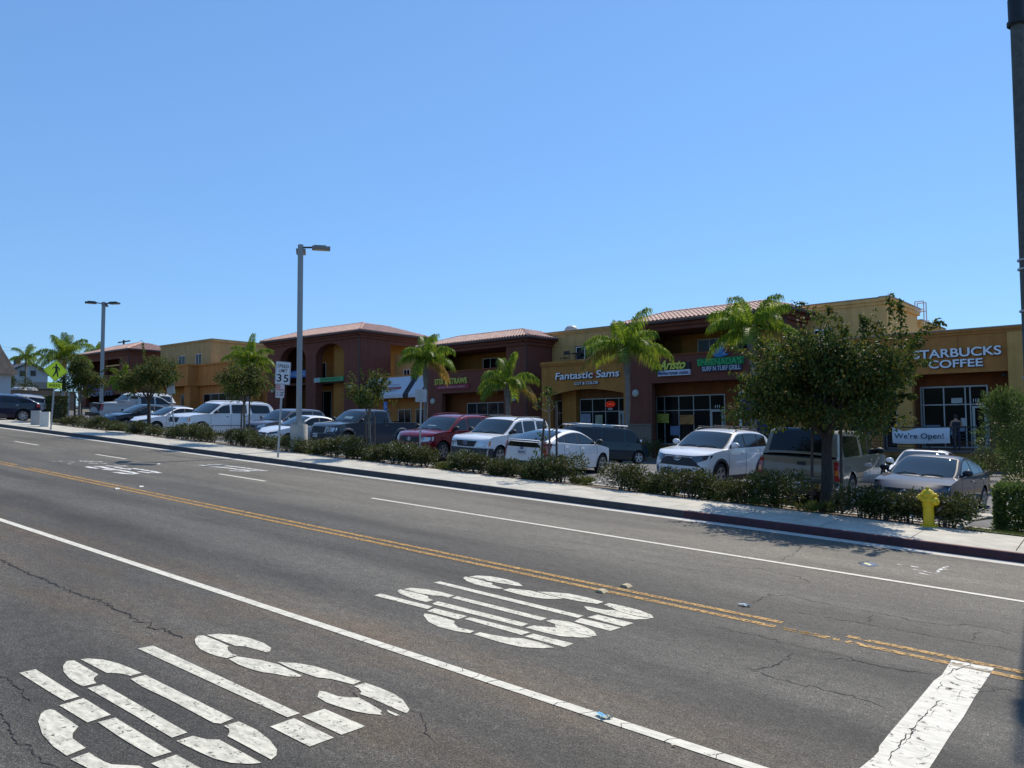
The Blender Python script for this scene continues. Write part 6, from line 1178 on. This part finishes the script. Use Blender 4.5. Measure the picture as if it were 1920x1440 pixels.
# palms
def palm(label, px, pyb, pyc, Y, span, seed, nf=15, trunk_r=.14, drop=1., up=1., zoff=0, name='palm_tree'):
    r_ = random.Random(seed); b0 = onY(px, pyb, Y); zb = gz(b0.x, Y)-.3; zc = onY(px, pyc, Y).z
    s = empty(name, (b0.x, Y, zb), 0, label, 'palm'); h = zc-zb; tb = MB()
    P = [(0, 0, 0)]+[(0.03*math.sin(k), 0, h*k/12) for k in range(1, 13)]; tb.tube(P, [trunk_r*1.15]+[trunk_r*(1+.05*(k % 2)) for k in range(9)]+[trunk_r*1.25, trunk_r*1.1, trunk_r*.7], 10)
    for k in range(10):
        a = k*2.4; tb.tube([(math.cos(a)*trunk_r*.9, math.sin(a)*trunk_r*.9, h*.74+k*.05), (math.cos(a)*trunk_r*1.6, math.sin(a)*trunk_r*1.6, h*.86+k*.05)], [.05, .015], 4)
    tb.build('trunk', palmb, s, smooth=True, angle=60); fb = MB(); fr = MB(); ob = MB(); L0 = span*.62
    for k in range(nf):
        a = k*2.399+r_.uniform(-.25, .25); e0 = lerp(1.35, -.05, k/nf)*up+r_.uniform(-.15, .15); L = L0*r_.uniform(.85, 1.1); c0 = Vector((0, 0, h-.05)); pts = []; d = Vector((math.cos(a)*math.cos(e0), math.sin(a)*math.cos(e0), math.sin(e0))); p_ = c0.copy(); n = 16
        for i in range(n+1):
            pts.append(p_.copy()); p_ = p_+d*L/n; d = (d+Vector((0, 0, -.135*drop*(.5+i/n)))).normalized()
        fr.tube(pts, [.022]*3+[.014]*(n-8)+[.007]*6, 4, cap=False)
        for i in range(4*n-8):
            t = (i+6)/(4*n); q = t*n; j = min(n-1, int(q)); pos = pts[j].lerp(pts[j+1], q-j); dr = (pts[j+1]-pts[j]).normalized(); side = dr.cross(Vector((0, 0, 1))); side = side.normalized() if side.length > .05 else Vector((1, 0, 0)); upv = side.cross(dr)
            ll = span*.215*(1-abs(t-.45)*1.0)*r_.uniform(.85, 1.15)
            for sg in (1, -1):
                for w_ in (0, 1):
                    dd = (side*sg*.85+dr*.5+upv*r_.uniform(-.15, .45)+rvec(r_)*.12).normalized(); m_ = pos+dd*ll*.42; e_ = m_+(dd*.35+Vector((0, 0, -.95))).normalized()*ll*.75; wv = dr*.0145
                    q_ = ob if k >= nf-1 else fb; i_ = len(q_.v); q_.v += [tuple(pos-wv), tuple(pos+wv), tuple(m_+wv*1.3), tuple(m_-wv*1.3), tuple(e_)]; q_.f += [(i_, i_+1, i_+2, i_+3), (i_+3, i_+2, i_+4)]; q_.m += [0, 0]
    fb.build('fronds', lf_palm, s); ob.build('old_fronds', leafmat('leaf_palm_old', [(.30, .26, .05), (.42, .30, .06), (.40, .20, .05)], .5, .5) if 'leaf_palm_old' not in MATS else MATS['leaf_palm_old'], s); fr.build('frond_stems', mat('frond_stem', (.16, .17, .05), .6, var=.1), s)
    return s
palm('tall palm with drooping fronds beside the round wall lamp left of the yellow script sign', 1178, 855, 655, 38.5, 4.7, 21, 13, up=.9, drop=.85)
palm('palm with curved fronds before the pale tiled hip roof block', 952, 800, 722, 38.5, 4.3, 2, 9, drop=1.15)
palm('yellow-green palm in front of the black and white awnings', 798, 800, 678, 39, 4.2, 3, 12, drop=1.1)
palm('palm rising behind the large round street tree', 1415, 840, 622, 38.5, 4.4, 4, 14, drop=.9)
palm('palm between the sand corner block and the maroon arches', 466, 780, 680, 41, 4.4, 5, 15, up=1.05)
palm('small yellowish palm near the grey lamp post with three heads', 228, 790, 715, 30, 2.6, 6, 12, trunk_r=.08)
palm('distant palm whose head stands above the far maroon roof', 180, 740, 668, 52, 5.0, 7, 14)
palm('large full palm behind the lime green pedestrian sign', 118, 790, 672, 34, 5.2, 8, 19, up=1.1)
palm('slender palm in front of the pale blue house', 46, 770, 672, 44, 4.2, 15, 11, trunk_r=.1)
# flowering shrubs along the strip
def shrubmesh(seed, rx, h, n=1150, fl=46):
    r_ = random.Random(seed); mb = MB(); cl = []
    for _ in range(15): a = r_.uniform(0, 6.28); q = r_.random()**.6*rx*.72; cl.append(Vector((math.cos(a)*q, math.sin(a)*q*.62, h*r_.uniform(.35, .78))))
    for c_ in cl:
        for _ in range(n//15):
            v = rvec(r_).normalized()*r_.uniform(.12, .27); pos = c_+v
            if pos.z < .03: pos.z = r_.uniform(.03, .15)
            leaf(mb, pos, v.normalized()+Vector((0, 0, .5))+rvec(r_)*.6, rvec(r_), r_.uniform(.05, .085), r_.uniform(.026, .042))
    mb.cur = 1
    for _ in range(fl):
        c_ = r_.choice(cl); v = rvec(r_).normalized(); v.z = abs(v.z)*.9+.1; pos = c_+v*.27
        for _ in range(3): leaf(mb, pos+rvec(r_)*.02, rvec(r_)+Vector((0, 0, .6)), rvec(r_), .026, .024)
    mb.cur = 2
    for _ in range(9): a = r_.uniform(0, 6.28); q = r_.uniform(.1, .6)*rx; mb.tube([(0.1*math.cos(a), .1*math.sin(a), -.02), (math.cos(a)*q, math.sin(a)*q*.6, h*.5)], [.016, .006], 5)
    me = mb.build('flowering_shrub', [lf_shrub, petal, barkd]); return me
protos = [shrubmesh(20+i, rx, h, n, fl) for i, (rx, h, n, fl) in enumerate(((.66, .62, 2000, 40), (.74, .70, 2400, 60), (.58, .56, 1700, 26), (.80, .78, 2800, 110)))]
for o in protos: o.hide_render = False
SH = [(118, 800, 'pale flecked shrub just right of the pedestrian sign post', 0), (140, 802, 'shrub below the dense dark tree by the pedestrian sign', 1), (165, 803, 'shrub left of the silver pickup tailgate', 2), (188, 805, 'shrub under the silver pickup tailgate', 1), (208, 808, 'shrub before the silver pickup rear wheel', 0), (228, 811, 'last shrub left of the white concrete pad', 2),
 (258, 823, 'dark low shrub at the nose of the blue-grey sedan', 1), (292, 828, 'shrub right of the dark trunk before the white sedan nose', 0), (320, 831, 'shrub at the foot of the small tilted sign', 2), (345, 834, 'shrub before the full-size white suv headlight', 1), (372, 838, 'shrub before the full-size white suv front wheel', 3), (396, 842, 'shrub ending left of the bare dirt gap', 0),
 (437, 848, 'shrub starting right of the bare dirt gap', 1), (462, 852, 'shrub at the foot of the spreading staked tree', 3), (490, 856, 'shrub left of the speed limit post', 2), (515, 861, 'shrub just behind the speed limit post', 0), (545, 864, 'shrub in front of the concrete lamp base', 1), (572, 866, 'shrub right of the concrete lamp base', 2), (600, 868, 'shrub before the grey pickup plate', 0), (628, 870, 'shrub before the grey pickup front wheel', 1), (655, 872, 'shrub before the grey pickup front door', 3), (680, 874, 'shrub at the foot of the open-crowned staked tree', 0),
 (716, 878, 'shrub before the bed of the grey pickup', 1), (742, 882, 'blossoming shrub left of the bare sign back post', 3), (768, 886, 'blossoming shrub under the bare square sign back', 3), (795, 888, 'blossom-covered shrub before the red suv front wheel', 3), (868, 900, 'shrub right of the bright grass hump', 3), (896, 903, 'shrub before the boxy white suv plate', 1), (926, 907, 'shrub before the boxy white suv front wheel', 0), (955, 911, 'shrub before the white hatchback plate', 1), (985, 914, 'shrub left of the bare sapling', 2), (1015, 916, 'shrub at the foot of the bare sapling', 0), (1050, 917, 'blossoming shrub before the white hatchback side', 3),
 (1170, 925, 'lone rounded shrub between white hatchback and white crossover', 3), (1215, 936, 'low shrub at the edge of the white crossover bumper', 2), (1255, 937, 'shrub before the white crossover grille', 0), (1292, 938, 'tall shrub before the white crossover plate', 3), (1335, 944, 'shrub before the white crossover fog lamp', 1), (1392, 952, 'shrub left of the champagne pickup bumper', 1), (1455, 960, 'dark shrub before the champagne pickup plate', 3),
 (1620, 978, 'dark shrub right of the large tree trunk', 3), (1655, 985, 'dark shrub before the grey sedan headlight', 1), (1700, 992, 'open shrub just left of the fire hydrant', 3), (1775, 996, 'blossoming shrub right of the fire hydrant', 3)]
used = set(); rs = random.Random(2)
for px, py, lb, k in SH:
    p = gp(px, py-4, .15); y = max(17.05, min(17.65, p.y+.35)); q = onY(px, py-6, y); x = q.x
    o = protos[k] if k not in used else protos[k].copy()
    if k in used: C.objects.link(o)
    used.add(k); o.location = (x, y, gz(x, y)); o.rotation_euler = (0, 0, rs.uniform(-.5, .5)+(math.pi if rs.random() < .5 else 0)); sc = rs.uniform(.9, 1.12); o.scale = (sc, sc, sc*rs.uniform(.72, .86)*(1.12 if k == 3 else 1)); tag(o, lb, 'shrub', 'flowering shrubs along the strip')
def clump(name, label, px, py, rx, ry, h, n, mt, seed, lsz=.12, Y=None, kind='thing', cat='bush', shape='ball', wd=.3, fl=0):
    r_ = random.Random(seed); p = gp(px, py, .15) if Y is None else Vector((onY(px, py, Y).x, Y, 0)); z = gz(p.x, p.y); mb = MB()
    cl = []
    for _ in range(26):
        if shape == 'box': cl.append(Vector((r_.uniform(-rx, rx), r_.uniform(-ry, ry), r_.uniform(.1, h))))
        elif shape == 'cone': t = r_.random(); a = r_.uniform(0, 6.28); q = (1-t*.75)*r_.random()**.5; cl.append(Vector((math.cos(a)*rx*q, math.sin(a)*ry*q, h*(.08+.9*t))))
        else: a = r_.uniform(0, 6.28); q = r_.random()**.5*.8; cl.append(Vector((math.cos(a)*rx*q, math.sin(a)*ry*q, h*r_.uniform(.25, .85))))
    for i in range(n):
        if shape == 'box':
            f = r_.randrange(5); pos = Vector((r_.uniform(-rx, rx), r_.uniform(-ry, ry), r_.uniform(0, h)))
            if f == 0: pos.z = h
            elif f < 3: pos.y = -ry if f == 1 else ry
            else: pos.x = -rx if f == 3 else rx
            pos += rvec(r_)*.07; v = rvec(r_)
        else:
            c_ = cl[i % 26]; v = rvec(r_).normalized(); pos = c_+v*min(rx, h)*r_.uniform(.1, .36)
        if pos.z < 0: pos.z = -pos.z
        leaf(mb, pos, v+Vector((0, 0, .7))+rvec(r_)*.5, rvec(r_), lsz*r_.uniform(.6, 1.2), lsz*wd)
    o = mb.build(name, [mt]); o.location = (p.x, p.y, z); tag(o, label, cat if kind == 'thing' else None, kind=kind if kind != 'thing' else None); return o
clump('hedge', 'clipped box hedge at the right edge beyond the grass', 1944, 985, .62, .55, 1.0, 9000, lf_bush, 31, .095, Y=18.6, shape='box', wd=.5, cat='hedge')
clump('leafy_bush', 'tall light green bush in front of the terrace railing at the right edge', 1893, 885, 1.25, .9, 3.1, 6500, lf_bush, 32, .17, Y=30.5, shape='cone', cat='bush', wd=.2)
clump('hedge', 'dark clipped box hedge behind the pedestrian sign post', 101, 780, .62, .5, 1.5, 6500, lf_shrub, 33, .11, Y=20.0, shape='box', wd=.5, cat='hedge')
k = 0
for px, Y, rx, h, lb in ((1730, 39.2, 1.2, .55, 'dark shrub below the terrace wall behind the sedan roof'), (1830, 38.8, 1.3, .6, 'dark shrub below the terrace wall right of the sedan'), (1800, 37.6, 1.1, .5, 'dark low shrub in front of the terrace shrubs'), (1858, 36.5, .9, .7, 'pale flecked shrub beyond the curb at right'), (1655, 39.2, 1.2, .6, 'dark green shrub beneath the railing behind the champagne pickup'), (1215, 40.8, .8, 1.3, 'dark shrub at the foot of the stone wall base'), (1260, 40.6, .8, .8, 'low green shrub in front of the restaurant glass'), (1870, 33.5, .8, 1.2, 'dark shrub at the foot of the tall light green bush'), (870, 40.5, 1., .9, 'shrub before the snack shop window'), (1440, 40.6, 1.0, 2.3, 'dark green shrub before the blue mural')):
    clump('border_shrub', lb, px, 850, rx, .6, h, 1500, lf_shrub, 40+k, .12, Y=Y); k += 1
o = clump('dry_bush', 'dry reddish bush on the bank between the white building and the tan wall', 30, 750, 1.0, 2.0, 2.2, 1500, lf_grass, 60, .2, Y=30); _v = ray(32, 738); o.location = Vector((0, 0, CH))+_v*(-86/_v.x)
for px, py, rx, lb in ((832, 884, .55, 0), (845, 888, .5, 0), (1090, 914, .45, 0), (1235, 940, .6, 0), (1425, 962, .7, 0), (1530, 968, .6, 0), (700, 882, .4, 0), (250, 838, .5, 0), (590, 872, .5, 0), (1000, 926, .5, 0), (940, 918, .45, 0), (1350, 950, .6, 0), (215, 805, .6, 0)):
    p = gp(px, py-5, .15); clump('ground_cover', None, px, py-5, rx, .42, .17, 800, lf_grass, int(px), .13, Y=max(17.0, min(17.6, p.y+.3)), kind='stuff', wd=.16)
# lawn at the right
mb = MB(); r_ = random.Random(5)
for i in range(9000):
    x = r_.uniform(-2.3, 3); y = r_.uniform(16.7, 18.2) if r_.random() < .6 else r_.uniform(16.7, 18.6)
    if x < -1.9+(18-y)*.2 and r_.random() < .6: continue
    a = r_.uniform(0, 6.28); h = r_.uniform(.03, .075); z = gz(x, y)+.02; w_ = .008; dx, dy = math.cos(a)*w_, math.sin(a)*w_; mb.face([(x-dx, y-dy, z), (x+dx, y+dy, z), (x+r_.uniform(-.03, .03), y+r_.uniform(-.03, .03), z+h)])
tag(mb.build('grass', lf_grass), kind='stuff')
sheet('lawn', linspace(-2.2, 12, 12), [16.62, 17.2, 18, 18.9], mat('lawn_base', (.07, .10, .03), .95, var=.5, scale=7, bump=.5), .035)
# leaf litter and mulch bits on the strip
mb = MB()
for i in range(2600):
    x = r_.uniform(-42, -2); y = r_.uniform(16.55, 17.9); z = gz(x, y)+.035; a = r_.uniform(0, 6.28); l = r_.uniform(.02, .05); mb.face([(x, y, z), (x+math.cos(a)*l, y+math.sin(a)*l, z+.008), (x+math.cos(a+.8)*l, y+math.sin(a+.8)*l, z+.004)])
tag(mb.build('leaf_litter', leafmat('litter', [(.12, .08, .05), (.2, .14, .08), (.3, .22, .14)], .8, .1)), kind='stuff')
# raised kerb island beyond the sedan, driveway kerb
mb = MB()
isl = [gp(px, py, -.08) for px, py in ((1852, 922), (1880, 933), (1925, 948), (1990, 965))]
rows = [[], [], [], []]
for p in isl:
    for k, (dy, dz) in enumerate(((0, -.1), (.02, .13), (.17, .15), (.2, .05))): rows[k].append((p.x, p.y+dy, gz(p.x, p.y)+dz))
mb.grid(rows); tag(mb.build('island_kerb', concrete), kind='structure')
mb = MB(); mb.grid([[(p.x, p.y+.2+d, gz(p.x, p.y+.2+d)+.10) for p in isl] for d in (0, 3, 6, 9, 12)]); tag(mb.build('island_ground', mat('mulch', (.16, .13, .07), .95, var=.5, scale=5, bump=.6, bscale=25)), kind='structure')
for pts, wd in (([(1798, 992), (1806, 983), (1820, 976), (1850, 971), (1900, 969)], .07),):
    mb = MB(); P = [gp(*p, .17) for p in pts]; mb.tube([tuple(p+Vector((0, .0, .0))) for p in P], wd*.5, 8); tag(mb.build('edging', concrete, smooth=True), kind='structure')
mb = MB(); p = gp(1885, 974, .17); mb.box(p.x-.55, p.y-.1, p.z+.0, p.x+.1, p.y+.45, p.z+.06); tag(mb.build('concrete_slab', concrete, ), 'pale concrete utility slab set in the lawn behind the hydrant', 'slab')
mb = MB(); P = [gp(px, py, .15) for px, py in ((197, 811), (222, 805), (262, 808), (232, 814))]; mb.face([(p.x, p.y, gz(p.x, p.y)+.06) for p in P]); [mb.face([(a.x, a.y, gz(a.x, a.y)-.1), (b_.x, b_.y, gz(b_.x, b_.y)-.1), (b_.x, b_.y, gz(b_.x, b_.y)+.06), (a.x, a.y, gz(a.x, a.y)+.06)]) for a, b_ in zip(P, P[1:]+P[:1])]; tag(mb.build('concrete_pad', concrete), 'low white concrete pad between shrubs on the left', 'concrete pad')
# ------------------------------------------------------------------ background, far left
def part(par, name, mt, fn): mb = MB(); fn(mb); return mb.build(name, mt, par)
def onX(px, py, X):
    v = ray(px, py); return Vector((0, 0, CH))+v*(X/v.x)
wallw = mat('white_siding', (.45, .47, .48), .7, var=.06); shing = mat('brown_shingle', (.46, .28, .18), .9, var=.3, scale=3, bump=.4, bscale=12)
p = onX(20, 741, -72); s = empty('church_hall', (-72, p.y, p.z-3), 0, 'white building with a steep brown shingle roof cut by the left edge', 'building')
zt = onX(20, 701, -72).z-s.location.z; q = onX(0, 655, -72); zr = q.z-s.location.z; yr = q.y-p.y
part(s, 'wall', wallw, lambda m: m.box(-12, -14, 0, 0, 0, zt)); part(s, 'roof', shing, lambda m: m.prism([(.35, zt-.05), (-14, zt-.05), (-14, zr+7), (yr*3.2, zr+4.5), (yr, zr)], -12.5, .5, 'x'))
X_ = -130.; pl_, pr_ = onX(18, 690, X_), onX(90, 690, X_); w_ = pr_.y-pl_.y; s = empty('pale_house', (X_, pl_.y, onX(50, 716, X_).z-4), 0, 'pale blue-grey gabled house on the rise behind the slender palm', 'building'); ze = onX(20, 690, X_).z-s.location.z; za = onX(52, 678, X_).z-s.location.z
house = mat('house_siding', (.34, .41, .48), .7, var=.05); slate = mat('slate_roof', (.07, .08, .10), .8, var=.2)
part(s, 'wall', house, lambda m: m.prism([(0, 0), (w_, 0), (w_, ze-.6), (w_*.5, za-.3), (0, ze-.6)], -14, 0, 'x'))
part(s, 'roof', slate, lambda m: (m.prism([(-.6, ze-.9), (w_*.5, za-.29), (w_*.5, za), (-.6, ze-.5)], -14.5, .5, 'x'), m.prism([(w_*.5, za-.29), (w_+.6, ze-.9), (w_+.6, ze-.5), (w_*.5, za)], -14.5, .5, 'x')))
for px in (42, 62): c_ = onX(px, 700, X_); part(s, 'window', mat('far_window', (.03, .035, .04), .3, var=0), lambda m: m.box(.01, c_.y-pl_.y-.35, c_.z-s.location.z-.4, .1, c_.y-pl_.y+.35, c_.z-s.location.z+.4))
part(s, 'chimney', slate, lambda m: m.box(-5, w_*.42, za-.5, -4.2, w_*.42+.7, za+.9))
X_ = -88.; a, b_ = onX(18, 735, X_), onX(140, 735, X_); s = empty('retaining_wall', (X_, a.y, onX(60, 770, X_).z-2), 0, 'long tan block wall behind the parked cars at far left', 'wall'); part(s, 'wall', mat('block_wall', (.20, .16, .13), .9, var=.15, scale=2), lambda m: m.box(0, 0, 0, .3, b_.y-a.y, onX(60, 732, X_).z-s.location.z))
X_ = -105.; a, b_ = onX(62, 727, X_), onX(108, 727, X_); s = empty('carport', (X_, a.y, a.z-4), 0, 'low beige carport with flat roof above the tan wall', 'building'); part(s, 'roof', mat('beige', (.33, .29, .25), .8, var=.1), lambda m: (m.box(-8, 0, 3.9, 0, b_.y-a.y, onX(70, 716, X_).z-s.location.z))); part(s, 'wall', MATS['block_wall'], lambda m: m.box(-8, .3, 0, -.3, b_.y-a.y-.3, 3.89))
for k, px in enumerate((38, 54)): c_ = onX(px, 727, -96); part_ = empty('parked_car', (-96, c_.y, c_.z-1.4), 0, ('pale' if k else 'silver')+' car roof glinting above the tan wall at far left, '+('right' if k else 'left')+' of the pair', 'car'); part(part_, 'body', psilver, lambda m: m.lathe([(1.0, .3), (1.1, .8), (.8, 1.35), (.5, 1.5), (0, 1.52)], (0, 0, 0), 14))
s = empty('utility_pole', (onY(232, 645, 82).x, 82, onY(232, 700, 82).z-4), 0, 'dark utility pole crossarm rising above the far maroon roof', 'utility pole'); zt = onY(232, 641, 82).z-s.location.z
part(s, 'pole', bark, lambda m: m.tube([(0, 0, 0), (0, 0, zt+.4)], .22, 8)); part(s, 'crossarm', bark, lambda m: (m.box(-2.6, -.1, zt-.1, 2.8, .1, zt+.15), m.box(-2, -.1, zt-2.1, .4, .1, zt-1.9)))
for k, (y0, y1) in enumerate(((638, 652), (646, 658))):
    s = MB(); A, B_ = onY(-120, y0-22, 90), onY(70, y1, 78); s.tube([A.lerp(B_, t)-Vector((0, 0, 2.2*math.sin(math.pi*t))) for t in linspace(0, 1, 10)], .03, 4); tag(s.build('power_line', black_m), ('upper' if k == 0 else 'lower')+' thin overhead wire crossing the sky at far left', 'wire')
# black ramp fence at left
pA, pB = onY(116, 775, 24), onY(152, 790, 24); s = empty('ramp_fence', (pA.x, 24, gz(pA.x, 24)), 0, 'black horizontal bar fence sloping down behind the dense dark tree', 'fence')
w_ = pB.x-pA.x
for k in range(4): part(s, 'post', steel if k < 2 else black_m, lambda m: m.box(w_*k/3-.05, -.05, 0, w_*k/3+.05, .05, 1.9-.18*k))
part(s, 'rail', black_m, lambda m: [m.tube([(0, 0, 1.7-.2*i), (w_, 0, 1.2-.2*i)], .02, 5) for i in range(6)])
# ------------------------------------------------------------------ people
def person(label, loc, rz, joints, edges, rad, mats_, headc, headr, hair, name='person'):
    s = empty(name, loc, rz, label, 'person'); me = bpy.data.meshes.new('body'); me.from_pydata(joints, edges, []); o = bpy.data.objects.new('body', me); C.objects.link(o)
    md = o.modifiers.new('s', 'SKIN'); sk = me.skin_vertices[0].data if me.skin_vertices else None
    if sk is None:
        bm = bmesh.new(); bm.from_mesh(me); bm.verts.layers.skin.verify(); bm.to_mesh(me); bm.free(); sk = me.skin_vertices[0].data
    for i, r_ in enumerate(rad): sk[i].radius = (r_, r_)
    sk[0].use_root = True; m2 = o.modifiers.new('u', 'SUBSURF'); m2.levels = 2; m2.render_levels = 2
    dg = bpy.context.evaluated_depsgraph_get(); dg.update(); ev = o.evaluated_get(dg); nm = bpy.data.meshes.new_from_object(ev); C.objects.unlink(o); bpy.data.objects.remove(o)
    o = bpy.data.objects.new('body', nm); C.objects.link(o); o.parent = s; nm.materials.clear(); [nm.materials.append(mm) for mm in mats_]
    for p_ in nm.polygons:
        p_.use_smooth = True; z = p_.center.z; x = abs(p_.center.x)
        p_.material_index = 0 if (z > headc[2]-.22 or (x > .16 and z > .55)) else (1 if z > .85*headc[2]/1.55 else 2)
    mb = MB(); mb.grid([[(headc[0]+headr*1.06*math.sin(ph)*math.cos(t), headc[1]+.015+headr*1.15*math.sin(ph)*math.sin(t), headc[2]+.02+headr*1.22*math.cos(ph)) for t in linspace(R(-35), R(215), 14)] for ph in linspace(0, 2.1, 9)])
    mb.build('hair', hair, s, smooth=True); return s
skin = mat('skin', (.42, .24, .16), .55, var=.05); cdark = mat('cloth_dark', (.02, .02, .03), .8, var=.1); cnavy = mat('cloth_navy', (.02, .03, .06), .8, var=.1); cblue = mat('cloth_blue', (.22, .34, .6), .8, var=.1); hairm = mat('hair_dark', (.015, .01, .008), .6, var=.1)
J = [(0, 0, .92), (0, .0, 1.15), (0, .01, 1.36), (0, 0, 1.46), (0, -.02, 1.60), (.17, 0, 1.38), (.24, -.03, 1.12), (.16, -.2, 1.0), (-.17, 0, 1.38), (-.26, -.04, 1.13), (-.14, -.22, 1.02), (.1, 0, .86), (.11, -.02, .47), (.11, .02, .06), (.11, -.12, .03), (-.1, 0, .86), (-.11, -.02, .47), (-.11, .02, .06), (-.11, -.12, .03), (.10, -.27, 1.0), (-.08, -.29, 1.02)]
E_ = [(0, 1), (1, 2), (2, 3), (3, 4), (2, 5), (5, 6), (6, 7), (2, 8), (8, 9), (9, 10), (0, 11), (11, 12), (12, 13), (13, 14), (0, 15), (15, 16), (16, 17), (17, 18), (7, 19), (10, 20)]
Rd = [.13, .11, .13, .055, .10, .06, .042, .032, .06, .042, .032, .085, .06, .04, .035, .085, .06, .04, .035, .03, .03]
pp = O1+U1*-1.0+V1*-1.3
person('dark haired person in a sleeveless dark top standing at the cafe door behind the railing', (pp.x, pp.y, F1+.08), R(200), J, E_, Rd, [skin, cdark, cnavy], (0, -.02, 1.60), .10, hairm)
pp = O1+U1*-6.6+V1*-1.4
person('person in a light blue shirt on the terrace above the champagne pickup cab', (pp.x, pp.y, F1+.08-.35), R(10), J, E_, Rd, [skin, cblue, cnavy], (0, -.02, 1.60), .10, hairm)
for k, (u_, lb) in enumerate(((-4.2, 'dark cafe table behind the left end of the banner'), (-2.2, 'dark cafe table behind the banner before the big window'))):
    t = tag(empty('cafe_table', O1+U1*u_+V1*-1.2+Vector((0, 0, F1+.08)), 0), lb, 'table'); mb = MB(); mb.lathe([(0, .74), (.38, .74), (.38, .71), (.03, .70), (.03, .04), (.25, .0)], (0, 0, 0), 18); mb.build('table_top', black_m, t)
